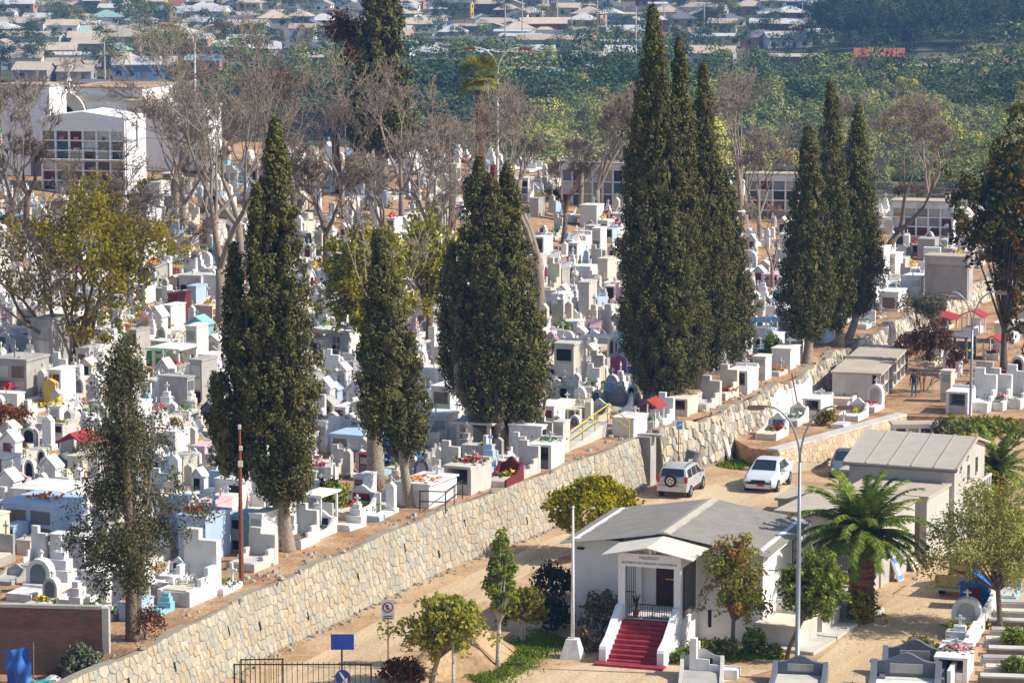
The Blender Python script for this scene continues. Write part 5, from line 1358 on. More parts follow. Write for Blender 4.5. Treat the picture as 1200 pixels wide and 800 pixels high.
def bushy(name, q, label, seed, rx, ry, rz_, leafm, clump=0.3, leaf=0.13, per=14, n=160, stem=0.0, cat='shrub', group=None, bark=BARK, hollow=0.5, stems=3):
    """rounded leafy mass on short stems"""
    rng = np.random.default_rng(seed); root = tree_root(name, q, label, cat, group)
    d = sph(rng, n); d[:, 2] = np.where(d[:, 2] < -0.5, -d[:, 2], d[:, 2])
    ph = rng.uniform(0, 6, 3)
    w = 1 + 0.16 * np.sin(d[:, 0] * 4 + ph[0]) + 0.14 * np.sin(d[:, 1] * 5 + ph[1]) + 0.12 * np.sin(d[:, 2] * 5 + ph[2])
    c = d * np.array([rx, ry, rz_]) * (w * rng.uniform(hollow, 1.0, n) ** 0.5)[:, None]; c[:, 2] += stem + rz_ * 0.8
    c[:, 2] = np.maximum(c[:, 2], 0.08)
    V = clump_leaves(c, d + np.array([0, 0, 0.5]), clump * rng.uniform(0.6, 1.2, n), per, leaf, rng, 1.2, 0.9)
    link('crown', np_quads('crown', V, leafm), root)
    b = MB(); r = random.Random(seed)
    for k in range(stems):
        a = r.uniform(0, 6.28); e = (rx * 0.45 * math.cos(a), ry * 0.45 * math.sin(a), stem + rz_ * 0.8)
        b.tube([(0.05 * math.cos(a), 0.05 * math.sin(a), -0.1), (e[0] * 0.35, e[1] * 0.35, e[2] * 0.5), e], [0.05 + 0.02 * rz_, 0.04 + 0.01 * rz_, 0.015], 5)
    b.build('trunk', bark, root)
    return root

def leafy(name, q, label, seed, w, d_, h, z0, leafm, tr=0.12, lean=(0, 0), clump=0.34, leaf=0.13, per=30, n=120, cat='tree', group=None, bark=BARK, hollow=0.45, droop=0.0, top=0.5, ragged=0.2):
    """trunk and limbs carrying an uneven crown of leaf clumps; w, d_ crown widths, from z0 to h"""
    rng = np.random.default_rng(seed); r = random.Random(seed); root = tree_root(name, q, label, cat, group)
    hz = (h - z0) / 2; cz = z0 + hz; lx, ly = lean[0] * cz, lean[1] * cz
    d = sph(rng, n); ph = rng.uniform(0, 6, 4)
    wv = 1 + ragged * (np.sin(d[:, 0] * 4 + ph[0]) + np.sin(d[:, 1] * 5 + ph[1]) + np.sin(d[:, 2] * 5 + ph[2]) + np.sin(d[:, 0] * 7 + d[:, 2] * 6 + ph[3])) * 0.5
    c = d * np.array([w / 2, d_ / 2, hz]) * (wv * rng.uniform(hollow ** 2, 1.0, n) ** 0.5)[:, None] * 0.92
    k = 1 - (1 - top) * np.clip(c[:, 2] / hz, 0, 1); c[:, 0] *= k; c[:, 1] *= k
    c += np.array([lx, ly, cz])
    ax = d + np.array([0, 0, 0.4 - 2 * droop])
    V = clump_leaves(c, ax, clump * rng.uniform(0.55, 1.25, n), per, leaf, rng, 1.25 + droop, 0.7)
    link('crown', np_quads('crown', V, leafm), root)
    b = MB(); fork = Vector((lx * 0.55, ly * 0.55, z0 * 0.9 + 0.1))
    b.tube([(0, 0, -0.15), (lx * 0.12, ly * 0.12, z0 * 0.3), fork, (lx * 0.9, ly * 0.9, cz)], [tr * 1.3, tr, tr * 0.85, tr * 0.4], 7)
    for i in range(0, n, max(1, n // 34)):
        p = Vector(c[i]); m_ = fork.lerp(p, 0.5) + Vector((r.uniform(-0.1, 0.1), r.uniform(-0.1, 0.1), 0.12)); b.tube([fork, m_, p], [tr * 0.42, tr * 0.26, 0.012], 5, cap=False)
    b.build('trunk', bark, root, smooth=True)
    return root

# ---- cypresses, front row
cypress((338, 645), [(331, 585, 327, 150, 94, 0.5, 1.6, 0), (285, 555, 276, 292, 50, 0.4, 1.6, 0.6), (266, 552, 256, 440, 32, 0.5, 1.4, -0.5), (345, 575, 344, 330, 48, 0.5, 1.6, -0.6), (300, 500, 308, 220, 50, 0.4, 1.8, -0.7)], 15,
        'tall broad cypress nearest the viewer, with a bare grey trunk by the path', 101)
cypress((481, 594), [(470, 525, 444, 276, 72, 0.45, 1.6, 0), (474, 535, 482, 400, 52, 0.5, 1.5, 0.5), (440, 500, 432, 380, 44, 0.4, 1.5, -0.4)], 11,
        'slim leaning cypress with a thin bare stem beside the black railing', 102)
cypress((592, 527), [(572, 470, 561, 193, 96, 0.4, 1.7, 0), (600, 490, 594, 200, 84, 0.5, 1.7, 0.7), (615, 485, 622, 350, 58, 0.5, 1.5, -0.5), (545, 460, 528, 290, 56, 0.35, 1.5, -0.4), (575, 490, 580, 400, 70, 0.5, 1.5, -0.9), (578, 480, 576, 212, 72, 0.4, 1.9, -0.4), (590, 470, 603, 270, 60, 0.4, 1.7, -0.6)], 26,
        'broad double-topped dark cypress with splayed grey stems behind the maroon grave', 103, stems=5)
cypress((789, 478), [(770, 455, 762, 16, 92, 0.45, 1.35, 0), (800, 450, 794, 58, 58, 0.5, 1.5, 0.7), (752, 430, 748, 108, 56, 0.4, 1.5, -0.6), (785, 455, 785, 240, 76, 0.5, 1.6, -0.8)], 17,
        'highest cypress in view, with a forked pointed top, above the parked silver car', 104)
cypress((823, 455), [(826, 425, 821, 82, 50, 0.5, 1.5, 0), (838, 430, 838, 190, 48, 0.5, 1.5, 0.5)], 15,
        'narrow single-spired cypress close beside the highest forked cypress', 105)
cypress((858, 428), [(862, 408, 848, 205, 56, 0.45, 1.5, 0), (850, 415, 862, 290, 52, 0.5, 1.5, -0.5)], 11,
        'shorter cypress with a leaning trunk, third of its clump by the rubble wall', 106)
cypress((946, 425), [(948, 392, 944, 153, 64, 0.45, 1.4, 0), (935, 390, 930, 260, 44, 0.4, 1.5, -0.4)], 11,
        'stout cypress with a bare trunk, nearest of the three above the lower graves', 107)
cypress((984, 405), [(982, 375, 969, 104, 48, 0.45, 1.5, 0), (975, 380, 975, 240, 44, 0.5, 1.5, -0.5)], 9,
        'slender cypress with the highest spire of the three above the lower graves', 108)
cypress((995, 398), [(1005, 365, 1001, 130, 50, 0.45, 1.6, 0), (1012, 360, 1018, 220, 42, 0.4, 1.5, 0.3)], 9,
        'broad-headed cypress, last of the three beside the leaning bare tree', 109)
cypress((450, 236), [(446, 175, 440, -30, 58, 0.5, 1.4, 0), (462, 180, 458, -22, 50, 0.5, 1.4, 0.8), (425, 175, 425, 60, 40, 0.4, 1.5, -0.6)], 16,
        'big cypress cut by the top of the picture, standing behind bare trees', 110, group='cypresses further back', clump=0.9, leaf=0.2, per=34)

# feathery conifer by the brick wall
q = PT(155, 750); _, _, sc = proj(*q)
root = tree_root('casuarina_tree', q, 'feathery drooping conifer with a dark trunk beside the brick wall', 'tree')
rng = np.random.default_rng(120); NB = 64; per_ = 13; N = NB * per_
t = np.sort(rng.uniform(0, 1, NB)); th = rng.uniform(0, 6.28, NB)
rr_ = 3.0 * np.minimum(1, 0.5 + t * 1.8) * (1 - t ** 1.7) ** 0.8 * rng.uniform(0.3, 1.1, NB)
tip = np.stack([rr_ * np.cos(th) - 0.1, rr_ * np.sin(th), 2.6 + ((750 - 405) / sc - 2.6) * t], 1)
f_ = rng.uniform(0.35, 1.12, (NB, per_, 1)); st_ = np.stack([np.zeros(NB) - 0.1, np.zeros(NB), tip[:, 2] - 0.75 * rr_], 1)
cc = (st_[:, None, :] * (1 - f_) + tip[:, None, :] * f_ + rng.normal(size=(NB, per_, 3)) * np.array([0.2, 0.2, 0.28])).reshape(-1, 3); cc[:, 2] = np.maximum(cc[:, 2], 1.7)
th = np.repeat(th, per_)
V = clump_leaves(cc, np.stack([np.cos(th) * 0.5, np.sin(th) * 0.5, -np.ones(N) * 0.7], 1), rng.uniform(0.2, 0.42, N), 40, 0.075, rng, 2.2, 0.8)
V2 = V.copy()
link('crown', np_quads('crown', V, L_CAS), root)
b = MB(); hT = (750 - 400) / sc
b.tube([(0.05, 0, -0.2), (0, 0, 0.3), (0, 0, 3), (-0.1, 0, 7), (-0.12, 0, hT)], [0.36, 0.27, 0.22, 0.14, 0.03], 8)
b.tube([(0.1, 0, 0.1), (0.25, 0.1, 1.8), (0.5, 0.2, 4), (0.9, 0.3, 7.5)], [0.2, 0.15, 0.12, 0.03], 7)
for k in range(NB):
    p = tip[k]; b.tube([(-0.05, 0, max(1.2, p[2] - 0.5 * abs(p[0]) - 0.4)), (p[0] * 0.5, p[1] * 0.5, p[2] + 0.05), tuple(p)], [0.05, 0.03, 0.012], 4, cap=False)
b.build('trunk', BARK, root, smooth=True)

# ---- bare and half-bare trees among the graves
GB = 'bare and half-bare trees among the graves'
def px_h(q, base_py, top_py): return (base_py - top_py) / proj(*q)[2] / math.cos(PITCH)
q = PT(84, 428)
at_ = tree('autumn_tree', q, 'many-stemmed half-bare tree with yellow-green leaves on the right side', 201, px_h(q, 428, 205), 1.4, 0.5, None, bark=BARK, group=GB, stems=6, levels=6, kids=(2, 2), spray=6, twigs=2, spread=0.7, up=0.06, stemspread=0.7, minr=0.018)
rng = np.random.default_rng(77); n = 470; d = sph(rng, n); hh = px_h(q, 428, 205)
c = d * np.array([6.0, 4.2, hh * 0.36]) * (rng.uniform(0.2, 1, n) ** 0.5 * (1 + 0.25 * np.sin(d[:, 0] * 5 + 1) + 0.2 * np.sin(d[:, 2] * 6)))[:, None] + np.array([1.0, 0, hh * 0.60])
c = c[(rng.uniform(size=n) < np.where(c[:, 0] > 0, 0.95, 0.45)) & (c[:, 2] > 1.8)]
link('crown', np_quads('crown', clump_leaves(c, sph(rng, len(c)), rng.uniform(0.35, 0.85, len(c)), 40, 0.155, rng, 1.2, 1.0), L_YG), at_)
q = PT(258, 388)
tree('bare_tree', q, 'tall leafless tree left of the near cypress, in front of white tombs', 202, px_h(q, 388, 88), 4.2, 0.34, L_TAN, 2, 0.13, 0.4, 0.25, BARKT, GB, levels=6, kids=(2, 3), spray=5, twigs=2, spread=0.62, up=0.22, minr=0.016)
q = PT(285, 330)
tree('bare_tree', q, 'grey leafless tree with yellow tufts high on its right side', 203, px_h(q, 330, 95), 4.0, 0.3, L_YG, 8, 0.2, 0.5, 1.0, BARKT, GB, levels=6, kids=(2, 3), spray=5, twigs=2, spread=0.66, up=0.2, minr=0.018, pick=lambda x, y, z: x > 2.2 and z > 9)
q = PT(396, 225)
tree('russet_tree', q, 'russet-leaved tree with a forked dark trunk left of the back cypress', 204, px_h(q, 225, 38), 5.0, 0.36, L_RUSSET, 26, 0.26, 1.0, 1.0, BARK, GB, levels=5, kids=(2, 3), twigs=1, spread=0.66, up=0.2, minr=0.02)
q = PT(440, 576)
tree('bare_tree', q, 'pale stout-trunked pruned tree, leafless, beside the slim leaning cypress', 205, px_h(q, 576, 290), 4.4, 0.42, None, bark=BARKP, group=GB, levels=6, kids=(2, 2), spray=3, twigs=1, spread=0.42, up=0.35, minr=0.02)
q = PT(634, 385)
tree('bare_tree', q, 'tall leafless vase-shaped tree right of the broad dark cypress', 206, px_h(q, 385, 125), 5.0, 0.38, None, bark=BARKT, group=GB, levels=6, kids=(2, 3), spray=5, twigs=2, spread=0.55, up=0.25, minr=0.017)
q = PT(624, 522)
tree('bare_tree', q, 'low leafless tree with thin branches reaching over graves right of the dark cypress', 207, px_h(q, 522, 425), 2.2, 0.14, None, bark=BARKP, group=GB, levels=5, kids=(2, 2), twigs=2, spread=0.75, up=0.05, lean=(0.35, 0), minr=0.012)
q = PT(1024, 312)
tree('leaning_tree', q, 'leaning tree with long thin limbs and few yellow leaves right of three cypresses', 208, px_h(q, 312, 140), 3.6, 0.30, L_YG, 3, 0.17, 0.5, 0.5, BARK, GB, levels=6, kids=(2, 2), spray=4, twigs=2, spread=0.62, up=0.12, lean=(0.65, 0.1), minr=0.02)
q = PT(905, 345)
tree('bare_tree', q, 'small grey leafless tree between the two cypress clumps', 209, px_h(q, 345, 235), 2.0, 0.16, None, bark=BARKT, group=GB, levels=6, kids=(2, 2), spray=5, twigs=3, spread=0.6, up=0.2, minr=0.016)
q = PT(868, 262)
tree('bare_tree', q, 'leafless brown tree showing behind the forked cypress on its right', 210, px_h(q, 262, 105), 3.6, 0.26, None, bark=BARKT, group=GB, levels=6, kids=(2, 3), spray=5, twigs=2, spread=0.62, up=0.2, minr=0.02)
q = PT(12, 300)
tree('bare_tree', q, 'leafless twiggy tree at the picture edge before the white niche block', 211, px_h(q, 300, 110), 3.2, 0.26, None, bark=BARKT, group=GB, levels=6, kids=(2, 3), spray=5, twigs=2, spread=0.62, up=0.2, minr=0.018)
for k, (px, py, ty, lab) in enumerate([(470, 268, 95, 'leafless tree directly below the big back cypress'), (530, 270, 165, 'grey leafless tree below the fan palm on its left side'), (505, 330, 165, 'wide leafless tree over graves left of the broad dark cypress'),
        (700, 262, 118, 'brown leafless tree left of the highest forked cypress'), (385, 330, 180, 'leafless tree right of the near tall cypress, over white tombs'), (604, 268, 165, 'leafless tree just right of the tall curved lamp'),
        (735, 250, 130, 'leafless tree partly hidden behind the highest forked cypress'), (345, 262, 92, 'leafless brown tree below the russet tree on its left'), (205, 262, 150, 'leafless tree in front of the plain white block'),
        (1085, 265, 135, 'leafless brown tree beyond the leaning tree'), (30, 285, 165, 'leafless tree before the left end of the white niche block')]):
    q = PT(px, py)
    tree('bare_tree', q, lab, 220 + k, px_h(q, py, ty), 3.0 + (k % 3) * 0.6, 0.26, L_TAN if k in (7, 2) else None, 2, 0.16, 0.4, 0.3, bark=(BARKT, BARK, BARKT)[k % 3], group=GB, levels=6, kids=(2, 3), spray=5, twigs=2 if k % 2 else 1, spread=0.66, up=0.2, minr=0.02)

stock = [o for o in col.objects if o.name.split('.')[0] == 'bare_tree' and len(o.children) == 1][-11:]
tr_ = random.Random(8)
for k, (px, py, lab) in enumerate([(215, 285, 'leafless tree right below the plain white block'), (300, 262, 'leafless tree between the plain white block and the russet tree'), (330, 300, 'leafless tree behind the tip of the near cypress'), (420, 285, 'leafless tree below the russet tree trunk'), (450, 305, 'leafless tree under the big back cypress, nearer the viewer'), 
        (660, 285, 'leafless tree beside the vase-shaped one on its right'), (680, 250, 'leafless tree before the reddish-roofed niche wall'), (490, 250, 'leafless tree between the back cypress and the fan palm'), (240, 250, 'leafless tree over the right end of the plain white block'), (890, 285, 'leafless tree between cypress clumps, before the niche wall'), (1060, 280, 'leafless tree before the wide niche wall'), (1010, 255, 'leafless tree behind the last of the three cypresses'), (400, 255, 'leafless tree left of the back cypress trunk'), (520, 345, 'leafless tree over graves behind the olive and rust tree')]):
    q = PT(px, py); src = stock[k % len(stock)]
    rt = empty('bare_tree', q, tr_.uniform(0, 6.28), lab, 'tree', GB); sc_ = tr_.uniform(0.6, 0.85); rt.scale = (sc_ * 1.1, sc_ * 1.1, sc_)
    for ch_ in src.children: o = link(ch_.name.split('.')[0], ch_.data, rt)

# ---- leafy trees among the graves
q = PT(428, 425)
leafy('leafy_tree', q, 'dense yellow-green round-headed tree behind the slim leaning cypress', 301, 7.0, 6.0, px_h(q, 425, 264), 2.0, L_DOME, 0.25, (0, 0), 0.6, 0.2, 40, 210, group='leafy trees among the graves', top=0.8)
q = PT(503, 400)
leafy('leafy_tree', q, 'olive and rust coloured tree between the slim cypress and the broad dark one', 302, 5.6, 5.0, px_h(q, 400, 246), 2.4, L_DOME, 0.25, (0, 0), 0.55, 0.2, 26, 120, group='leafy trees among the graves', hollow=0.3, ragged=0.35)
q = Vector((*P(1176, 436, LOWZ).xy, LOWZ))
leafy('magnolia_tree', q, 'dark open-crowned tree with orange-tinged leaves at the right edge', 303, 8.6, 7.0, px_h(q, 436, 128), 2.8, L_DORANGE, 0.24, (0, 0), 0.55, 0.2, 32, 430, group='leafy trees among the graves', hollow=0.2, ragged=0.45, top=0.7)
q = PT(15, 512)
bushy('rust_bush', q, 'rust-brown rounded bush among white graves at the left edge', 304, 1.0, 1.0, 0.95, L_REDB, 0.28, 0.11, 14, 130, cat='bush')
q = PT(20, 535)
bushy('rust_bush', q, 'smaller reddish bush just in front of the rust-brown rounded bush', 305, 0.55, 0.5, 0.45, L_RUSSET, 0.2, 0.1, 12, 70, cat='bush')
q = PT(185, 235)
bushy('yellow_bush', q, 'yellow and orange bush at the foot of the white niche block', 306, 1.5, 1.2, 0.9, L_OLIVE, 0.4, 0.22, 12, 90, cat='bush')
q = PT(172, 748)
bushy('dry_shrub', q, 'dry brown shrub at the foot of the feathery conifer', 307, 0.9, 0.7, 0.75, L_RUSSET, 0.3, 0.08, 12, 80, bark=BARKT, hollow=0.2)
q = Vector((*P(1085, 412, LOWZ).xy, LOWZ))
tree('dead_shrub', q, 'tall grey-green wispy shrub in front of the rubble wall end', 308, 3.4, 0.4, 0.09, L_GREY, 8, 0.12, 0.35, 0.9, BARKT, None, 'shrub', levels=4, kids=(2, 3), stems=4, spread=0.4, up=0.4)
q = Vector((*P(1083, 458, LOWZ).xy, LOWZ))
tree('dead_shrub', q, 'reddish-brown dead shrub beside the standing person', 309, 3.6, 0.5, 0.09, L_RUSSET, 7, 0.12, 0.3, 0.8, BARKT, None, 'shrub', levels=5, kids=(2, 3), stems=3, spread=0.5, up=0.3)
q = Vector((*P(1062, 440, LOWZ).xy, LOWZ))
bushy('dead_shrub', q, 'rust-red dry plant above the head of the standing person', 310, 0.8, 0.7, 0.8, L_REDB, 0.3, 0.11, 14, 80, stem=1.1)

# ---- lower trees and shrubs by the road and chapel
q = PB(694, 652)
bushy('round_bush', q, 'large rounded golden-green bush behind the white flagpole', 320, 2.15, 1.9, 1.6, L_BUSH, 0.38, 0.13, 26, 420, stem=0.75, cat='bush', hollow=0.75)
q = PB(505, 803)
leafy('small_tree', q, 'small spreading light-green tree with a bent trunk beside the no-entry sign', 321, 3.7, 3.0, px_h(q, 803, 694), 1.1, L_LIGHT, 0.12, (0.2, 0), 0.3, 0.115, 34, 150, group='young trees by the road', bark=BARKP, ragged=0.3)
q = PB(531, 806)
leafy('small_tree', q, 'thin straight-stemmed light-green tree on the earth bank', 322, 2.2, 2.0, px_h(q, 806, 690), 1.9, L_LIGHT, 0.06, (0, 0), 0.28, 0.115, 30, 70, group='young trees by the road', bark=BARKW, ragged=0.3)
q = PB(583, 784)
leafy('small_tree', q, 'tall narrow young tree with a pale straight stem on the grass verge', 323, 1.5, 1.4, px_h(q, 784, 615), 2.0, L_GREEN, 0.10, (0.03, 0), 0.26, 0.125, 28, 100, group='young trees by the road', bark=BARKW, ragged=0.4, top=0.35)
q = PB(612, 752)
bushy('small_tree', q, 'bushy young tree with whitewashed stems right of the tall narrow one', 324, 0.8, 0.8, 0.85, L_OLIVE, 0.26, 0.13, 16, 110, stem=0.75, cat='tree', group='young trees by the road', bark=BARKW)
q = PB(858, 766)
leafy('pepper_tree', q, 'drooping green tree with reddish tints in front of the white mausoleum wall', 325, 2.9, 2.4, px_h(q, 766, 622), 1.45, L_PEP, 0.10, (0.02, 0), 0.3, 0.10, 40, 150, droop=0.6, ragged=0.3, top=0.45)
q = PB(921, 772)
leafy('small_tree', q, 'bright green tree on a leaning trunk right of the grey lamp post', 326, 3.2, 2.8, px_h(q, 772, 642), 1.7, L_GREEN, 0.09, (0.36, 0), 0.32, 0.13, 34, 150, group='young trees by the road', ragged=0.3)
q = PB(1172, 737)
leafy('feathery_tree', q, 'wide feathery pale-green tree over the beige pickup at the right edge', 327, 6.4, 5.2, px_h(q, 737, 570), 1.8, L_FEATHER, 0.13, (-0.06, 0), 0.5, 0.085, 75, 260, droop=0.35, ragged=0.3, top=0.7)
for k, (px, py, rx, rz_, lm, lab) in enumerate([
        (1150, 522, 2.6, 0.9, L_GREEN, 'wide dark green bush at the right below the white grave pillars'),
        (1112, 520, 1.2, 0.75, L_GREY, 'grey-green bush left of the wide green bush below the white pillars'),
        (967, 498, 0.5, 0.5, L_OLIVE, 'small olive bush beside graves above the low stone wall'),
        (868, 530, 0.35, 0.3, L_BRIGHT, 'small leafy plant in the grass patch by the rubble wall'),
        (703, 748, 0.8, 1.2, L_GREY, 'thin greyish shrub against the white wall beside the red steps'),
        (690, 762, 0.45, 0.5, L_TAN, 'dry straw-coloured shrub at the foot of the white stair side'),
        (648, 738, 0.9, 0.8, L_CYPD, 'dark hedge clump between the flagpole and the road'),
        (650, 700, 1.0, 0.9, L_CYPD, 'dark shrub beneath the rounded golden bush'),
        (848, 770, 0.55, 0.35, L_GREEN, 'green shrub under the drooping reddish-tinted tree'),
        (806, 776, 0.6, 0.3, L_BRIGHT, 'bright low hedge clump right of the red steps'),
        (822, 772, 0.55, 0.36, L_GREEN, 'rounded green clump right of the bright low hedge'),
        (884, 766, 0.45, 0.5, L_GREEN, 'small shrub at the corner of the white mausoleum'),
        (905, 770, 0.35, 0.22, L_BRIGHT, 'yellow-green tuft at the kerb by the leaning tree'),
        (1078, 778, 0.85, 0.55, L_OLIVE, 'olive shrub with red leaves behind the slate-grey graves'),
        (1108, 778, 0.75, 0.5, L_PEP, 'reddish-green shrub left of the white grave row'),
        (470, 800, 0.8, 0.5, L_RUSSET, 'dry reddish undergrowth at the foot of the no-entry sign'),
        (100, 795, 0.9, 0.7, L_GREY, 'sparse grey-green shrub in front of the brick wall'),
        (1190, 760, 0.6, 0.5, L_GREEN, 'green plant on low slab graves at the right edge'),
        (1188, 792, 0.5, 0.4, L_GREEN, 'leafy plant in the lower right corner over slab graves'),
        (1185, 640, 1.4, 1.0, L_OLIVE, 'yellowish bush behind the feathery tree at the right edge')]):
    q = PB(px, py) if not (py < 525) else Vector((*P(px, py, LOWZ).xy, LOWZ))
    if px == 100: q = P(100, 795, 1.8)
    bushy('shrub', q, lab, 340 + k, rx, rx * 0.8, rz_, lm, 0.26, 0.12 if rx < 1.5 else 0.15, 12, int(60 + 60 * rx * rz_), hollow=0.3)

# ---- palms
def palm(name, q, label, seed, h, r0, frond, nf, leafm, trunkm, droop=1.0, fan=False, group=None):
    rng = np.random.default_rng(seed); r = random.Random(seed)
    root = tree_root(name, q, label, 'palm', group)
    b = MB(); prof = [(r0 * 1.1, -0.2), (r0, 0.3)]
    n = 14
    for i in range(n):
        z = 0.3 + (h - 0.3) * i / n; z2 = 0.3 + (h - 0.3) * (i + 0.65) / n
        prof += [(r0 * (0.98 - 0.12 * (i % 2)), z), (r0 * 1.08, z2)]
    prof += [(r0 * 0.95, h), (r0 * 0.4, h + 0.4)]
    b.lathe(prof, sides=14); b.build('trunk', trunkm, root, smooth=False)
    # old leaf stubs on the trunk
    V = []
    for k in range(int(110 * h * r0)):
        a = r.uniform(0, 6.28); z = r.uniform(0.2, h); o = Vector((math.cos(a), math.sin(a), 0.7)).normalized()
        V.append((Vector((r0 * math.cos(a), r0 * math.sin(a), z)) + o * 0.05, o))
    c = np.array([list(x[0]) for x in V]); nn = np.array([list(x[1]) for x in V])
    Q = leaf_quads(c, nn, np.tile([0, 0, 1.0], (len(c), 1)), np.full(len(c), 0.2), np.full(len(c), 0.16), rng)
    tag(link('leaf_stubs', np_quads('leaf_stubs', Q, trunkm), root), kind='stuff')
    for k in range(nf):
        a = k * 2.39996 + r.uniform(-0.2, 0.2); el = 1.35 - 1.55 * (k / nf) + r.uniform(-0.1, 0.1)
        L = frond * r.uniform(0.85, 1.1); pts = []
        p = Vector((0, 0, h + 0.15)); d = Vector((math.cos(a) * math.cos(el), math.sin(a) * math.cos(el), math.sin(el)))
        n = 10
        for i in range(n + 1):
            pts.append(p.copy()); p = p + d * (L / n); d = (d + Vector((0, 0, -0.16 * droop * (0.4 + i / n)))).normalized()
        side = Vector((-math.sin(a), math.cos(a), 0)); Q = []
        if not fan:
            for i in range(1, n * 6):
                f = i / 6.0; i0 = min(n - 1, int(f)); q_ = pts[i0].lerp(pts[i0 + 1], f - i0); dd = (pts[i0 + 1] - pts[i0]).normalized()
                ll = 0.46 * frond / 3 * math.sin(min(1, 0.25 + f / n * 1.0) * math.pi * 0.86) + 0.08
                upn = side.cross(dd).normalized()
                for sg in (-1, 1):
                    tip = q_ + side * sg * ll * 0.75 + dd * ll * 0.6 - upn * (-0.15 * ll) * 0 + Vector((0, 0, -0.28 * ll + r.uniform(-0.06, 0.06)))
                    w = dd * 0.05; Q.append([q_ - w, q_ + w, tip + w * 0.3, tip - w * 0.3])
        else:
            c0 = pts[6]; dd = (pts[7] - pts[6]).normalized(); upn = side.cross(dd).normalized()
            for i in range(17):
                an = (i - 8) / 8 * 1.5; tip = c0 + (dd * math.cos(an) + side * math.sin(an)) * L * 0.55 + Vector((0, 0, -0.1 * L * abs(an)))
                w = (side * math.cos(an) - dd * math.sin(an)) * 0.07; m_ = c0.lerp(tip, 0.5)
                Q.append([c0, m_ + w, tip, m_ - w])
        o = link('frond', np_quads('frond', np.array([[list(x) for x in q4] for q4 in Q]), leafm), root)
        b = MB(); b.tube(pts[:8] if fan else pts, [0.035 * (1 - 0.08 * i) for i in range(8 if fan else n + 1)], 4); b.build('rib', leafm, o)
    return root
PALMT = mat('palm_trunk_fibre', (0.22, 0.10, 0.05), 0.95, 0.4, 8, 0.6, 10)
q = PB(1009, 727); palm('date_palm', q, 'stout date palm with arching fronds and shaggy trunk beside the drive', 401, px_h(q, 727, 628), 0.56, 3.4, 64, L_FROND, PALMT)
q = PB(1168, 600); palm('date_palm', q, 'smaller palm at the right edge below the wide green bush', 402, px_h(q, 600, 552), 0.3, 2.4, 30, L_FROND, PALMT)
bushy('creeper_bush', PB(1163, 612), 'yellow-flecked climbing bush around the smaller palm at the right edge', 403, 0.9, 0.8, 1.3, L_OLIVE, 0.3, 0.14, 14, 130, cat='bush')
q = PT(563, 245); palm('fan_palm', q, 'lone fan palm with a tall trunk beside the tall curved lamp', 404, px_h(q, 245, 96), 0.36, 2.3, 34, L_FROND2, PALMT, fan=True)
bushy('creeper_bush', PB(1012, 731), 'yellowish creeper climbing the foot of the stout date palm', 405, 0.7, 0.6, 0.8, L_OLIVE, 0.24, 0.12, 12, 60, cat='bush')

# ---- grass
def grass(name, pts_fn, n, h, label, seed):
    r = random.Random(seed); rng = np.random.default_rng(seed); c = np.array([pts_fn(r) for _ in range(n)])
    ang = rng.uniform(0, 6.28, n); nrm = np.stack([np.cos(ang), np.sin(ang), rng.uniform(0.2, 0.8, n)], 1)
    hh = rng.uniform(0.5, 1.2, n) * h; c[:, 2] += hh * 0.45
    V = leaf_quads(c, nrm, np.tile([0, 0, 1.0], (n, 1)) + rng.normal(size=(n, 3)) * 0.35, hh, np.full(n, h * 0.35), rng)
    return tag(link(name, np_quads(name, V, L_GRASS)), label, 'grass', kind='stuff')
def strip(a, b_, w):
    A, B = PB(*a), PB(*b_)
    def fn(r):
        f = r.random(); o = r.gauss(0, 0.4) * w
        return (A.x + (B.x - A.x) * f + o * 0.7, A.y + (B.y - A.y) * f - o, base_z(A.x, A.y) + 0.01)
    return fn
grass('grass', strip((560, 800), (650, 745), 1.4), 5200, 0.2, 'bright green grass verge on the near side of the earth bank', 1)
grass('grass', strip((800, 778), (905, 768), 0.5), 1600, 0.2, 'grass strip along the foot of the white mausoleum', 2)
qg = P(868, 532, 0.5)
def patch(r):
    a = r.uniform(0, 6.28); k = math.sqrt(r.random())
    return (qg.x + 1.5 * k * math.cos(a), qg.y + 1.3 * k * math.sin(a) , 0.02 + base_z(qg.x, qg.y))
grass('grass', patch, 1500, 0.25, 'small grass patch at the foot of the rubble wall', 3)
# ================================================================ GRAVES
# local frame of a grave: foot towards +x, head at -x, width along y, base at z = 0
def cross_mb(b, x, y, z, h=0.66, w=0.4, t=0.08, m=0):
    b.box(x, y, z, t, t * 1.15, h, m=m); b.box(x, y, z + h * 0.58, t * 0.94, w, t * 1.1, m=m); return b
def arch_pts(w, h, k=10, f=0.6):
    return [(-w / 2, 0), (-w / 2, h * f)] + [(-w / 2 * math.cos(a), h * f + h * (1 - f) * math.sin(a)) for a in [math.pi * i / k for i in range(1, k)]] + [(w / 2, h * f), (w / 2, 0)]
def camel_pts(w, h):
    o = [(-w / 2, 0), (-w / 2, h * 0.72)]
    for i in range(1, 12):
        s = i / 12; o.append((-w / 2 + w * s, h * (0.72 + 0.28 * math.exp(-((s - 0.5) / 0.2) ** 2))))
    return o + [(w / 2, h * 0.72), (w / 2, 0)]
TK = {}
def proto(name, *parts): TK[name] = parts       # parts: (part name, MB, uses main colour?, fallback material)
def P_(b): return b
b1 = MB().box(0.1, 0, 0, 2.1, 1.05, 0.42)
proto('bed', ('bed', MB().box(0.1, 0, 0, 2.1, 1.05, 0.42), 1), ('slab', MB().box(0.12, 0, 0.42, 1.9, 0.9, 0.07), 2), ('headstone', MB().box(-1.02, 0, 0, 0.24, 1.1, 1.35), 1), ('cross', cross_mb(MB(), -1.02, 0, 1.35), 1))
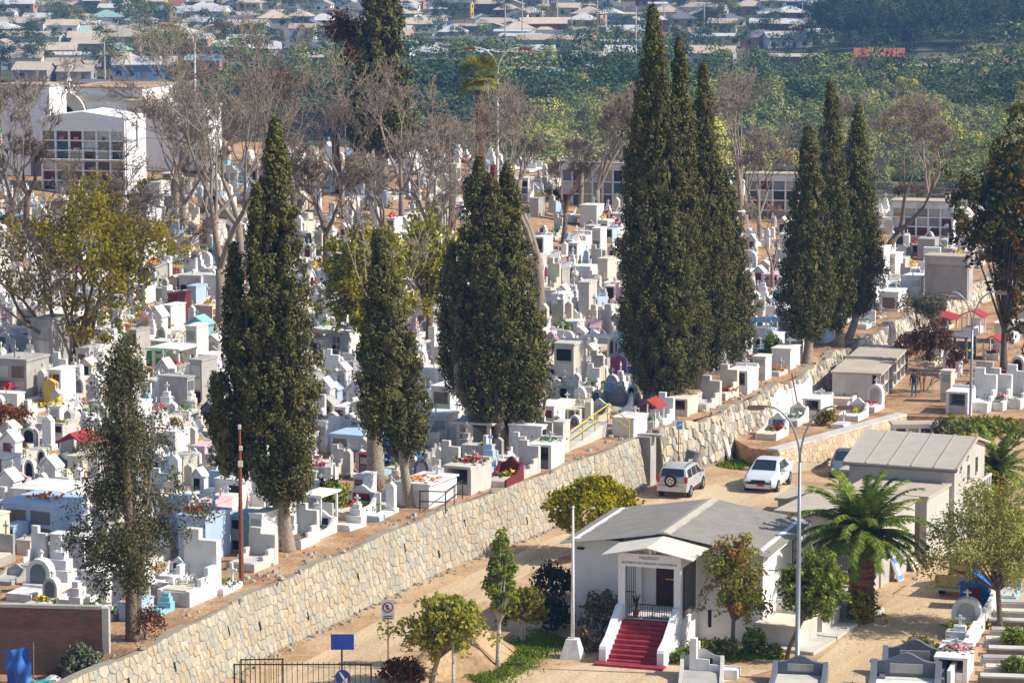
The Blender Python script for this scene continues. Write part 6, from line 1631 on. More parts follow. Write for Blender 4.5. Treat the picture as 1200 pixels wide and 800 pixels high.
proto('stepped', ('base', MB().box(0.2, 0, 0, 2.2, 1.1, 0.3), 1), ('pedestal', MB().box(-0.65, 0, 0.3, 0.75, 1.0, 0.45).box(-0.72, 0, 0.75, 0.55, 0.72, 0.4).box(-0.78, 0, 1.15, 0.38, 0.46, 0.3), 1), ('cross', cross_mb(MB(), -0.78, 0, 1.45, 0.6, 0.38, 0.09), 1), ('kerb', MB().box(0.9, 0, 0.3, 0.75, 0.95, 0.14), 1))
proto('vault', ('vault', MB().box(0, 0, 0, 2.3, 1.15, 1.35), 1), ('slab', MB().box(0, 0, 1.35, 2.42, 1.27, 0.1), 1), ('door', MB().box(1.165, 0, 0.22, 0.04, 0.72, 0.8), 2), ('cross', cross_mb(MB(), -0.9, 0, 1.45, 0.5), 1))
b = MB(); b.prism([(-0.55, 0), (0.55, 0), (0.55, 1.15), (0, 1.62), (-0.55, 1.15)], -0.75, 0.25, 'yz')
c = MB(); c.prism([(-0.66, 1.1), (0, 1.66), (0.66, 1.1), (0.66, 1.2), (0, 1.77), (-0.66, 1.2)], -0.82, 0.36, 'yz')
proto('gable', ('shrine', b, 1), ('roof', c, 1), ('niche', MB().box(0.26, 0, 0.35, 0.05, 0.6, 0.7), 3), ('cross', cross_mb(MB(), 0.1, 0, 1.72, 0.45, 0.28, 0.06), 1), ('kerb', MB().box(0.85, 0, 0, 1.15, 1.0, 0.3), 1))
b = MB(); b.prism(camel_pts(1.5, 1.25), -1.1, -0.92, 'yz')
w = MB(); w.prism([(-0.92, 0), (1.1, 0), (1.1, 0.4), (-0.3, 0.5), (-0.92, 1.0)], -0.75, -0.62, 'xz'); w9 = MB(); w9.prism([(-0.92, 0), (1.1, 0), (1.1, 0.4), (-0.3, 0.5), (-0.92, 1.0)], 0.62, 0.75, 'xz')
proto('camel', ('headboard', b, 1), ('side_wall', w, 1), ('side_wall', w9, 1), ('bed', MB().box(0.1, 0, 0, 1.98, 1.22, 0.34), 2), ('plaque', MB().box(-0.9, 0, 0.5, 0.04, 0.7, 0.35), 3))
b = MB(); b.prism([(-0.32, 0), (0.32, 0), (0.32, 1.55), (0, 1.8), (-0.32, 1.55)], -0.95, -0.45, 'yz')
proto('stele', ('stele', b, 1), ('plinth', MB().box(-0.7, 0, 0, 0.75, 0.86, 0.28), 1), ('finial', cross_mb(MB(), -0.7, 0, 1.78, 0.4, 0.24, 0.06), 1), ('bed', MB().box(0.6, 0, 0, 1.5, 0.9, 0.22), 2))
b = MB(); b.prism(arch_pts(0.95, 1.5), -1.0, -0.5, 'yz')
c = MB(); c.prism(arch_pts(0.6, 0.95), -0.5, -0.47, 'yz'); c.v = [(x, y, z + 0.35) for x, y, z in c.v]
proto('arch', ('headstone', b, 1), ('niche', c, 3), ('bed', MB().box(0.35, 0, 0, 1.65, 0.98, 0.36), 1), ('cross', cross_mb(MB(), -0.75, 0, 1.48, 0.4, 0.26, 0.06), 1))
cp = [('post', MB().box(x, y, 0, 0.12, 0.12, 1.75), 1) for x in (-0.95, 0.95) for y in (-0.55, 0.55)]
proto('canopy', *cp, ('canopy_roof', MB().box(0, 0, 1.75, 2.4, 1.5, 0.1), 1), ('bed', MB().box(0, 0, 0, 1.75, 0.9, 0.5), 2), ('headstone', MB().box(-0.8, 0, 0.5, 0.14, 0.8, 0.7), 1))
proto('double', ('vault', MB().box(-0.1, 0, 0, 2.5, 2.1, 1.75), 1), ('cornice', MB().box(-0.1, 0, 1.75, 2.62, 2.22, 0.12), 1), ('niche', MB().box(1.165, -0.5, 0.25, 0.05, 0.78, 0.55), 3), ('niche', MB().box(1.165, 0.5, 0.25, 0.05, 0.78, 0.55), 2), ('niche', MB().box(1.165, -0.5, 0.98, 0.05, 0.78, 0.55), 2), ('niche', MB().box(1.165, 0.5, 0.98, 0.05, 0.78, 0.55), 3), ('cross', cross_mb(MB(), 0.6, 0, 1.87, 0.6), 1))
proto('low', ('bed', MB().box(0, 0, 0, 2.1, 1.0, 0.32), 1), ('slab', MB().box(0.05, 0, 0.32, 1.85, 0.82, 0.05), 2), ('cross', cross_mb(MB(), -0.92, 0, 0.32, 0.85, 0.5, 0.1), 1))
b = MB(); b.prism([(-0.85, 1.35), (0, 1.85), (0.85, 1.35), (0.85, 1.43), (0, 1.95), (-0.85, 1.43)], -1.05, 0.75, 'yz')
cp = [('post', MB().box(x, y, 0, 0.09, 0.09, 1.4), 1) for x in (-0.95, 0.65) for y in (-0.6, 0.6)]
proto('redroof', ('canopy_roof', b, 4), *cp, ('bed', MB().box(-0.15, 0, 0, 1.8, 1.0, 0.5), 1), ('headstone', MB().box(-0.85, 0, 0.5, 0.16, 0.7, 0.55), 1))
proto('tower', ('vault', MB().box(0, 0, 0, 2.3, 0.95, 2.25), 1), ('cornice', MB().box(0, 0, 2.25, 2.42, 1.07, 0.1), 1), ('niche', MB().box(1.165, 0, 0.15, 0.05, 0.7, 0.55), 3), ('niche', MB().box(1.165, 0, 0.82, 0.05, 0.7, 0.55), 2), ('niche', MB().box(1.165, 0, 1.5, 0.05, 0.7, 0.55), 3))
b = MB(); b.box(-0.95, 0, 0, 0.32, 1.15, 1.9); b.box(-0.95, -0.3, 1.9, 0.3, 0.5, 0.35); b.prism([(-0.8, 0), (1.1, 0), (1.1, 0.55), (0.3, 0.55), (0.3, 0.8), (-0.2, 0.8), (-0.2, 1.1), (-0.8, 1.1)], -0.56, -0.42, 'xz'); b.prism([(-0.8, 0), (1.1, 0), (1.1, 0.55), (0.3, 0.55), (0.3, 0.8), (-0.2, 0.8), (-0.2, 1.1), (-0.8, 1.1)], 0.42, 0.56, 'xz')
proto('highback', ('headwall', b, 1), ('bed', MB().box(0.15, 0, 0, 1.85, 0.83, 0.5), 1), ('slab', MB().box(0.15, 0, 0.5, 1.7, 0.8, 0.06), 2))
b = MB(); b.box(-1.0, 0, 0, 0.22, 1.2, 1.5); b.box(0.05, -0.53, 0, 1.9, 0.16, 1.25); b.box(0.05, 0.53, 0, 1.9, 0.16, 1.25); b.box(-0.05, 0, 1.25, 2.3, 1.26, 0.12)
proto('open', ('shell', b, 1), ('bed', MB().box(0.05, 0, 0, 1.85, 0.88, 0.5), 2), ('cross', cross_mb(MB(), -0.6, 0, 1.37, 0.45), 1))

WORD = {'bed': 'slab grave with headstone and cross', 'stepped': 'stepped tomb topped by a cross', 'vault': 'box vault with a cross', 'gable': 'little gabled shrine', 'camel': 'grave with humped headboard',
        'stele': 'slender pointed stele', 'arch': 'round-arched grave', 'canopy': 'flat-canopied grave', 'double': 'wide double vault', 'low': 'low grave with a tall cross', 'redroof': 'grave under a red gable roof',
        'tower': 'tall narrow niche vault', 'highback': 'high-backed grave', 'open': 'open-fronted vault'}
CNAME = {}
for n_, m_ in (('white', WHITE), ('cream', CREAM), ('grey', CONC), ('pale grey', LCONC), ('pale blue', BLUEP), ('blue', DBLUE), ('turquoise', TURQ), ('pink', PINK), ('maroon', MAROON), ('ochre yellow', YELLP), ('slate grey', DGREY), ('green', GREENP), ('magenta', MAGENTA)): CNAME[n_] = m_
FNAME = ['yellow', 'red', 'pink', 'orange', 'white', 'green']
FM = []
for k in range(3):
    rng = np.random.default_rng(50 + k); n = 46
    c = rng.normal(size=(n, 3)) * np.array([0.17, 0.24, 0.09]); c[:, 2] = np.abs(c[:, 2]) + 0.05
    V = leaf_quads(c, rng.normal(size=(n, 3)) + np.array([0, 0, 1.0]), rng.normal(size=(n, 3)), np.full(n, 0.14), np.full(n, 0.13), rng)
    FM.append(np_quads('flowers', V, FLOWERS[0]))
    V2 = leaf_quads(c * 1.05 - np.array([0, 0, 0.05]), rng.normal(size=(n, 3)), rng.normal(size=(n, 3)), np.full(n, 0.16), np.full(n, 0.1), rng)
FLZ = {'bed': (0.3, 0.5), 'stepped': (0.4, 0.4), 'vault': (0.6, 1.45), 'gable': (0.7, 0.3), 'camel': (-0.4, 0.35), 'stele': (0.4, 0.2), 'arch': (0.2, 0.36), 'canopy': (0.4, 0.5), 'double': (0.2, 1.87), 'low': (0.2, 0.38), 'redroof': (0.3, 0.5), 'tower': (0.5, 2.35), 'highback': (0.0, 0.56), 'open': (-0.1, 1.37)}
PM = {}
for kn, parts in TK.items(): PM[kn] = [(pn, mb.mesh(pn, WHITE), code) for pn, mb, code in parts]
SLABS = [LCONC, CONC, WHITE, DGREY, CREAM, BROWNS]
PLQ = [DGREY, BROWNS, DARK, DARK, CONC, CONC, LCONC, MAROON]
def setm(o, m):
    o.material_slots[0].link = 'OBJECT'; o.material_slots[0].material = m
def grave(kind, q, yaw, cname, label, sc=(1, 1, 1), flower=None, r=R, group='graves of the upper cemetery', plaque=None):
    root = empty('grave', q, yaw, label, 'tomb', group); root.scale = sc
    m = CNAME[cname]; sl, pq = r.choice(SLABS), plaque or r.choice(PLQ)
    for pn, me, code in PM[kind]:
        if pn == 'cross' and r.random() < 0.15: continue
        o = link(pn, me, root)
        mm = {1: m, 2: sl if r.random() < 0.6 else m, 3: pq, 4: REDP}[code]
        if mm is not WHITE: setm(o, mm)
    if flower is not None:
        o = link('flowers', r.choice(FM), root, (FLZ[kind][0], r.uniform(-0.15, 0.15), FLZ[kind][1])); setm(o, FLOWERS[flower]); tag(o, kind='stuff')
        o.scale = (1.25, 1.25, 1.25)
        if flower != 5 and r.random() < 0.7:
            o2 = link('greenery', r.choice(FM), root, (FLZ[kind][0] + 0.05, r.uniform(-0.2, 0.2), FLZ[kind][1] - 0.04)); setm(o2, FLOWERS[5]); tag(o2, kind='stuff'); o2.scale = (1.4, 1.3, 1.0)
    return root

placed = []      # (x, y, radius)
def free(x, y, rad):
    for a, b_, c_ in placed:
        if (a - x) ** 2 + (b_ - y) ** 2 < (rad + c_) ** 2: return False
    return True
Y0 = math.atan2(-TD.y, -TD.x)      # most graves look down the slope, towards the viewer
GE = 'graves along the wall path'
# hand-placed graves along the path behind the wall: (px, py of the base centre, kind, colour, (sx, sy, sz), flower, label)
edge_graves = [
    (190, 716, 'stepped', 'turquoise', (0.55, 0.6, 0.5), None, 'small turquoise stepped grave beside the dry brown shrub'),
    (222, 702, 'highback', 'white', (1.25, 1.35, 1.25), 4, 'large white high-backed grave beside the rusty pole'),
    (240, 652, 'vault', 'pale blue', (0.95, 1.2, 1.45), 1, 'tall blue-sided box tomb with red flowers on top'),
    (262, 692, 'low', 'white', (0.9, 0.9, 0.9), 5, 'low white planted grave between the rusty pole and the high-backed grave'),
    (297, 664, 'highback', 'pale grey', (0.95, 1.15, 0.72), None, 'pale concrete seat-like grave right of the rusty pole'),
    (318, 612, 'arch', 'white', (1.1, 1.1, 1.1), None, 'white arched grave with a blue niche behind the near cypress trunk'),
    (366, 628, 'camel', 'white', (1.05, 0.95, 0.85), 5, 'white winged grave with a plant right of the near cypress trunk'),
    (352, 638, 'highback', 'white', (0.85, 0.9, 0.8), None, 'white stepped-back grave touching the near cypress trunk on its right'),
    (412, 602, 'camel', 'white', (1.2, 1.25, 1.0), 1, 'white hump-backed grave with a small flag left of the pale pruned tree'),
    (452, 592, 'stepped', 'white', (0.85, 1.0, 0.65), None, 'low stepped white grave between the pruned tree and slim cypress'),
    (500, 588, 'vault', 'white', (1.3, 1.55, 0.85), 3, 'big white box tomb inside the black railing'),
    (548, 574, 'open', 'pale grey', (1.15, 1.2, 1.05), 1, 'open-fronted concrete vault right of the black railing'),
    (590, 566, 'camel', 'maroon', (1.05, 0.85, 1.0), 0, 'maroon tiled headboard grave with flowers below the broad dark cypress'),
    (612, 556, 'highback', 'pale grey', (0.9, 1.0, 0.75), None, 'pale high-backed grave right of the maroon tiled one'),
    (640, 545, 'open', 'white', (1.0, 1.05, 0.95), 5, 'white open vault with green plants above the golden bush'),
    (658, 530, 'tower', 'pale grey', (0.45, 0.6, 0.75), None, 'narrow grey pillar tomb beside the yellow ramp railing'),
    (640, 500, 'double', 'white', (0.9, 0.8, 0.75), None, 'white double vault with a blue bundle on top behind the low bare tree'),
    (695, 492, 'camel', 'pale grey', (1.0, 0.95, 0.9), None, 'pale curved-headboard grave behind the yellow railing'),
    (718, 486, 'camel', 'slate grey', (1.05, 1.2, 1.25), None, 'slate-grey headboard grave with a white cross relief'),
    (738, 508, 'vault', 'white', (0.85, 1.1, 0.75), None, 'white box tomb on the concrete corner above the wall gap'),
    (762, 500, 'redroof', 'white', (0.9, 0.8, 0.85), 5, 'small red-gabled shrine grave left of the highest cypress trunk'),
    (775, 496, 'highback', 'white', (0.8, 0.8, 0.75), None, 'white narrow high-backed grave against the highest cypress trunk'),
    (800, 484, 'open', 'cream', (1.0, 1.0, 0.75), None, 'cream open vault just right of the highest cypress trunk'),
    (826, 478, 'highback', 'pale grey', (1.1, 1.0, 0.8), None, 'grey slab grave with upright end above the leaning white panel'),
    (848, 466, 'highback', 'cream', (1.0, 0.95, 0.85), 1, 'cream upright-ended grave below the leaning cypress trunk'),
    (870, 458, 'open', 'white', (1.1, 1.05, 1.05), None, 'white walled grave with curved arms above the rubble wall'),
    (893, 444, 'tower', 'white', (0.55, 0.85, 0.65), None, 'small white tower tomb in line above the rubble wall'),
    (910, 438, 'low', 'pale grey', (0.8, 0.9, 0.8), 3, 'low planted grave with a rusty shrub above the whitewashed wall'),
    (921, 430, 'vault', 'white', (0.95, 1.05, 0.95), None, 'white box tomb with ledge left of the stout cypress trunk'),
    (936, 420, 'open', 'white', (0.9, 0.9, 0.95), 5, 'white open grave with bright green shrub beside the stout cypress trunk'),
    (962, 400, 'vault', 'pale blue', (1.0, 1.0, 0.8), None, 'blue-white low vault between the stout and slender cypress trunks'),
    (1012, 383, 'bed', 'white', (1.0, 1.0, 0.8), 5, 'white planted bed right of the last cypress trunk'),
    (1028, 372, 'low', 'pale grey', (0.9, 0.9, 0.7), 3, 'low grey grave with orange flowers on the far path'),
    (1046, 362, 'vault', 'white', (1.1, 1.2, 1.0), None, 'plain white box vault near the end of the path'),
    (1072, 346, 'double', 'white', (0.9, 0.75, 0.85), None, 'white cube tomb with a monument on top at the far path'),
    (1088, 336, 'arch', 'white', (0.9, 0.9, 0.7), None, 'small white arched grave, last before the grey block'),
    (898, 402, 'canopy', 'pale blue', (1.0, 1.2, 0.9), 0, 'pale blue canopied grave heaped with yellow flowers'),
    (720, 452, 'stele', 'magenta', (1.0, 1.3, 1.0), None, 'magenta stele with a cross left of the highest cypress'),
    (740, 448, 'double', 'blue', (0.7, 0.8, 0.45), None, 'bright blue low vault left of the highest cypress'),
    (725, 430, 'stele', 'turquoise', (0.9, 0.9, 1.5), None, 'tall turquoise stele left of the highest cypress'),
    (668, 455, 'tower', 'pale grey', (1.0, 1.3, 1.25), None, 'tall plain grey vault behind the low bare tree'),
    (420, 535, 'double', 'pale blue', (1.0, 1.0, 0.75), None, 'pale blue double vault left of the pale pruned tree'),
    (465, 540, 'double', 'blue', (0.8, 0.9, 0.55), None, 'blue low vault behind the slim leaning cypress'),
    (430, 562, 'tower', 'maroon', (0.3, 0.6, 0.6), None, 'maroon upright tomb left of the pale pruned tree trunk'),
    (565, 528, 'canopy', 'pale grey', (1.2, 1.6, 0.95), None, 'broad flat-topped grey vault left of the splayed cypress stems'),
    (526, 505, 'tower', 'white', (0.9, 1.2, 1.15), None, 'white cross-topped tower tomb left of the broad dark cypress'),
    (92, 548, 'redroof', 'white', (1.1, 1.0, 1.0), None, 'white grave under a red gable roof left of the feathery conifer'),
    (52, 632, 'double', 'pale blue', (1.1, 1.3, 1.05), 3, 'pale blue walled tomb at left, before white stepped graves'),
    (60, 600, 'vault', 'white', (1.2, 2.2, 0.95), None, 'long white-blue vault wall at left with graves on top'),
    (25, 462, 'double', 'grey', (1.0, 1.0, 1.2), None, 'big grey-faced vault with a white side at the left edge'),
    (62, 430, 'tower', 'grey', (1.1, 1.5, 1.3), None, 'tall grey plain vault left of the many-stemmed tree'),
    (52, 478, 'stele', 'ochre yellow', (1.2, 1.2, 0.9), 0, 'ochre-yellow upright stele among white graves at the left edge'),
    (205, 440, 'canopy', 'white', (1.1, 1.5, 1.0), 0, 'broad white canopied tomb with yellow flowers left of the near cypress'),
    (186, 425, 'double', 'green', (0.9, 0.9, 0.5), 0, 'green low vault with yellow flowers behind the feathery conifer'),
    (232, 398, 'gable', 'turquoise', (1.2, 1.2, 0.9), None, 'turquoise-roofed shrine under the tall leafless tree'),
    (60, 690, 'stepped', 'white', (1.0, 1.3, 1.05), None, 'white stepped cross tomb above the brick wall'),
    (38, 698, 'arch', 'white', (1.0, 1.2, 1.0), None, 'white arched tomb above the left end of the brick wall'),
    (98, 705, 'camel', 'white', (0.9, 1.0, 0.9), 3, 'white hump-backed grave just above the brick wall'),
    (125, 700, 'vault', 'white', (0.9, 1.0, 0.95), None, 'white box tomb left of the feathery conifer trunk'),
    (250, 585, 'bed', 'pale blue', (1.2, 1.5, 0.9), None, 'pale blue grave behind the rusty pole'),
    (250, 612, 'vault', 'pink', (0.8, 0.9, 0.8), None, 'pink box tomb behind the blue-sided tall tomb'),
]
er = random.Random(77)
for (px, py, kind, cn, sc, fl, lab) in edge_graves:
    q = PT(px, py); q.z -= 0.03
    grave(kind, q, Y0 + er.uniform(-0.05, 0.05), cn, lab, sc, fl, er, GE if py > 480 or px > 780 else 'graves of the upper cemetery')
    placed.append((q.x, q.y, 0.95 * max(sc[0] * 0.8, sc[1])))
for px, py in ((338, 645), (481, 594), (592, 527), (789, 478), (823, 455), (858, 428), (946, 425), (984, 405), (995, 398), (155, 750), (440, 576), (84, 428), (258, 388), (634, 385), (624, 522), (283, 682)):
    q = PT(px, py); placed.append((q.x, q.y, 0.45))
for px, py, rad in ((98, 222, 7.5), (905, 262, 3), (1080, 285, 5), (700, 243, 4), (365, 232, 4), (640, 268, 3), (1108, 350, 2.6), (192, 205, 5), (30, 205, 6)):
    q = PT(px, py); placed.append((q.x, q.y, rad))

ORD = ['first', 'second', 'third', 'fourth', 'fifth', 'sixth', 'seventh', 'eighth', 'ninth', 'tenth', 'eleventh', 'twelfth', 'thirteenth', 'fourteenth', 'fifteenth', 'sixteenth', 'seventeenth', 'eighteenth', 'nineteenth', 'twentieth']
def ordinal(k):
    if k < 20: return ORD[k]
    tens = ['', '', 'twenty', 'thirty', 'forty', 'fifty', 'sixty', 'seventy', 'eighty', 'ninety']
    t, u = divmod(k + 1, 10)
    if t > 9: return str(k + 1) + 'th'
    return tens[t] + ('-' + ORD[u - 1] if u else 'th') if u else {'twenty': 'twentieth', 'thirty': 'thirtieth', 'forty': 'fortieth', 'fifty': 'fiftieth', 'sixty': 'sixtieth', 'seventy': 'seventieth', 'eighty': 'eightieth', 'ninety': 'ninetieth'}[tens[t]]
kinds = ['bed'] * 6 + ['stepped'] * 10 + ['vault'] * 5 + ['gable'] * 9 + ['camel'] * 6 + ['stele'] * 14 + ['arch'] * 8 + ['canopy'] * 1 + ['double'] * 1 + ['low'] * 4 + ['tower'] * 4 + ['highback'] * 7 + ['open'] * 2
cols = ['white'] * 62 + ['cream'] * 11 + ['grey'] * 11 + ['pale grey'] * 20 + ['pale blue'] * 5 + ['turquoise'] + ['pink'] * 2 + ['maroon'] + ['slate grey'] * 3
gr = random.Random(5)
cand = []
row = 0; n = 1.7
while n < 118:
    t = 3.5 + 0.12 * n; k = 0
    while t < 185:
        o_ = n + gr.uniform(-0.16, 0.16); x, y = W0.x + TD.x * t + ND.x * o_, W0.y + TD.y * t + ND.y * o_
        z = terrace_z(x, y); px, py, sc = proj(x, y, z)
        w = 1.5 + gr.uniform(0, 0.45)
        kind = gr.choice(kinds); s = gr.uniform(0.56, 0.84)
        wid = {'double': 1.25, 'camel': 0.9}.get(kind, 0.64) * s
        if -45 < px < 1245 and py < 830 and n + 0 < 118 and py > (165 if px < 260 else 188) and gr.random() > (0.0 if 4 < n else 0.3):
            if row > 0:
                if free(x, y, 0.46 if kind != 'double' else 0.9):
                    cand.append((sc, x, y, z, kind, s, row, k, t)); k += 1
                    placed.append((x, y, 0.40 if kind != 'double' else 0.8))
        t += (w if kind != 'double' else 2.1) + (1.1 if gr.random() < 0.07 else 0)
    row += 1
    n += 1.2 * gr.uniform(0.95, 1.1) if row % 4 else 2.3
# count along each row from the near end, seen ones only
cand.sort(key=lambda c_: -c_[0])
ind, rest = cand[:238], [c_ for c_ in cand[238:] if c_[0] > 15.5 or gr.random() < 0.6]
rowk = {}
for c_ in sorted(ind, key=lambda c_: (c_[6], c_[8])): rowk[c_] = sum(1 for _ in ()) 
byrow = {}
for c_ in ind: byrow.setdefault(c_[6], []).append(c_)
for rw in sorted(byrow):
    L_ = sorted(byrow[rw], key=lambda c_: c_[8])
    for i, (sc, x, y, z, kind, s, row, k, t) in enumerate(L_):
        cn = gr.choice(cols); fl = gr.choice([0, 0, 1, 2, 3, 4, 5, 5]) if gr.random() < 0.32 else None
        wd = WORD[kind].replace(' with headstone and cross', '').replace(' topped by a cross', '').replace(' with a cross', '').replace(' with a tall cross', '')
        jn = ' and ' if ' with ' in wd else ' with '
        lab = '%s %s%s, %s back, %s row from wall' % (cn, wd, '' if fl is None else jn + '%s flowers' % FNAME[fl] if fl != 5 else jn + 'greenery', ordinal(i), ordinal(rw))
        grave(kind, (x, y, z - 0.03), Y0 + gr.choice([0, 0, 0, 0, 0, math.pi / 2, math.pi]) + gr.uniform(-0.06, 0.06), cn, lab, (s, s * gr.uniform(0.9, 1.1), s * gr.uniform(0.8, 1.3)), fl, gr)
# the mass of further graves
big = MB(); mlist = [WHITE, CREAM, CONC, LCONC, BLUEP, TURQ, PINK, MAROON, DGREY, BROWNS, DARK, REDP, DBLUE] + FLOWERS
mi = {m_.name: i for i, m_ in enumerate(mlist)}
FV = [np.array([v.co[:] for v in me.vertices]) for me in FM]
for (sc, x, y, z, kind, s, row, k, t) in rest:
    cn = gr.choice(cols); m_ = CNAME[cn]; yaw_ = Y0 + gr.choice([0, 0, 0, math.pi / 2, math.pi]) + gr.uniform(-0.08, 0.08); c, sn = math.cos(yaw_), math.sin(yaw_)
    hz = s * gr.uniform(0.8, 1.45); sl = gr.choice(SLABS)
    for pn, mb, code in TK[kind]:
        if sc < 15.5 and pn in ('kerb', 'slab', 'plinth', 'plaque'): continue
        mm = {1: m_, 2: sl, 3: gr.choice(PLQ), 4: REDP}[code]
        big.add([(x + (vx * c - vy * sn) * s, y + (vx * sn + vy * c) * s, z + vz * hz) for vx, vy, vz in mb.v], mb.f, mi[mm.name])
    if gr.random() < 0.35 and sc > 14:
        cb = cross_mb(MB(), gr.uniform(-0.5, 0.9), gr.uniform(-0.5, 0.5), 0.1, gr.uniform(0.9, 1.5), 0.5, 0.07); cm = gr.choice([WHITE, WHITE, DGREY])
        big.add([(x + (vx * c - vy * sn) * s, y + (vx * sn + vy * c) * s, z + vz * s) for vx, vy, vz in cb.v], cb.f, mi[cm.name])
    if gr.random() < 0.24:
        f = FV[gr.randrange(3)] * 1.7; fi = len(mlist) - 6 + gr.choice([0, 0, 1, 2, 3, 5, 5]); fx, fz = FLZ[kind]
        big.add([(x + fx * c * s + a[0], y + fx * sn * s + a[1], z + fz * hz + a[2]) for a in f], [(i * 4, i * 4 + 1, i * 4 + 2, i * 4 + 3) for i in range(0, len(f) // 4, 2)], fi)
if rest: tag(big.build('distant_graves', mlist), 'mass of small white graves and vaults filling the back of the cemetery', 'graves', kind='stuff')
print('graves', len(ind), len(rest), len(big.v))

# shrubs between the graves
sr = random.Random(9)
bush_at = [(155, 420, 'small green bush beside graves right of the many-stemmed tree'), (905, 418, 'leafy bush between graves left of the stout cypress'), (380, 588, 'brownish shrub left of the hump-backed white grave'), (395, 600, 'low green plant in front of the hump-backed white grave'), (315, 625, 'olive shrub behind the near cypress trunk'), (660, 400, 'bright green plant on a white grave below the vase-shaped bare tree'),
           (552, 505, 'yellow-green plant left of the splayed cypress stems'), (150, 330, 'dark bush under the many-stemmed tree'), (655, 235, 'orange-brown bush by the far niche walls'), (700, 235, 'rust and orange bush at the reddish-roofed niche wall'), (210, 250, 'dark cypress-like bush right of the white niche block')]
for k, (px, py, lab) in enumerate(bush_at):
    q = PT(px, py); bushy_later = globals().setdefault('_BUSHES', []); bushy_later.append((q, lab, k))

# ---- lower right terrace graves
GL = 'graves of the lower terrace'
for (px, py, kind, cn, sc, fl, lab) in [
    (905, 512, 'camel', 'white', (1.05, 0.85, 1.05), 1, 'white-framed grave with red flowers nearest the grass patch'),
    (930, 496, 'camel', 'white', (1.0, 0.8, 0.95), 4, 'white-framed grave with a small cross below the whitewashed wall'),
    (958, 486, 'open', 'white', (1.1, 0.95, 0.85), None, 'white-framed glass-fronted grave below the whitewashed wall'),
    (990, 470, 'camel', 'white', (1.15, 1.1, 1.05), 4, 'white arched-frame grave in front of the grey vault'),
    (1000, 490, 'camel', 'white', (0.95, 0.85, 0.9), 0, 'white grave with yellow flowers above the low stone wall'),
    (1022, 480, 'arch', 'white', (1.0, 1.0, 1.0), 1, 'white arched grave with red flowers left of the path corner'),
    (985, 500, 'low', 'white', (0.7, 0.8, 0.7), None, 'low white grave posts by the coping of the low wall'),
    (1110, 470, 'tower', 'cream', (0.4, 0.7, 0.85), None, 'cream square pillar grave right of the standing person'),
    (1125, 482, 'open', 'white', (1.0, 1.1, 1.0), None, 'white-sided grave left of the grey street lamp'),
    (1150, 480, 'highback', 'white', (1.0, 1.2, 1.1), None, 'white upright-backed grave right of the grey street lamp'),
    (1168, 478, 'highback', 'white', (1.0, 1.2, 1.05), 2, 'white upright-backed grave second right of the grey street lamp'),
    (1188, 476, 'highback', 'white', (1.0, 1.2, 1.1), None, 'white upright-backed grave at the right edge under the dark tree'),
    (1100, 385, 'redroof', 'cream', (1.5, 1.6, 0.6), None, 'low vault with a low red roof left of the dark open tree'),
    (1140, 390, 'redroof', 'white', (1.0, 1.1, 0.9), None, 'smaller red-roofed grave behind the grey street lamp'),
    (1125, 420, 'canopy', 'slate grey', (1.1, 1.3, 0.9), 0, 'dark-canopied grave behind the grey street lamp'),
    (1165, 420, 'redroof', 'white', (1.0, 1.0, 0.85), 1, 'red-roofed white shrine beside the dark open tree trunk'),
    (1150, 450, 'bed', 'pale grey', (1, 1, 1), 3, 'grey slab grave with orange flowers behind white upright backs'),
    (1190, 445, 'arch', 'cream', (1, 1, 1), 1, 'cream arched grave with red flowers at the right edge'),
    (1095, 425, 'stele', 'white', (1, 1, 1), 0, 'white stele with yellow flowers behind the dead reddish shrub'),
    (1115, 440, 'gable', 'white', (1, 1, 1), 2, 'white gabled shrine with pink flowers right of the dead reddish shrub'),
    (1180, 400, 'vault', 'white', (1, 1.2, 1), None, 'white box vault behind the dark open tree'),
    (1195, 385, 'bed', 'white', (1, 1.2, 1), 4, 'white slab grave at the right edge behind the dark tree'),
    (1075, 400, 'vault', 'pale grey', (1.0, 2.6, 0.6), None, 'long low grey wall vault in front of the rubble wall end'),
    (1045, 420, 'low', 'white', (1, 1, 1), None, 'low white grave above the long niche row')]:
    q = P(px, py, LOWZ); grave(kind, q, Y0 + er.uniform(-0.05, 0.05), cn, lab, sc, fl, er, GL)
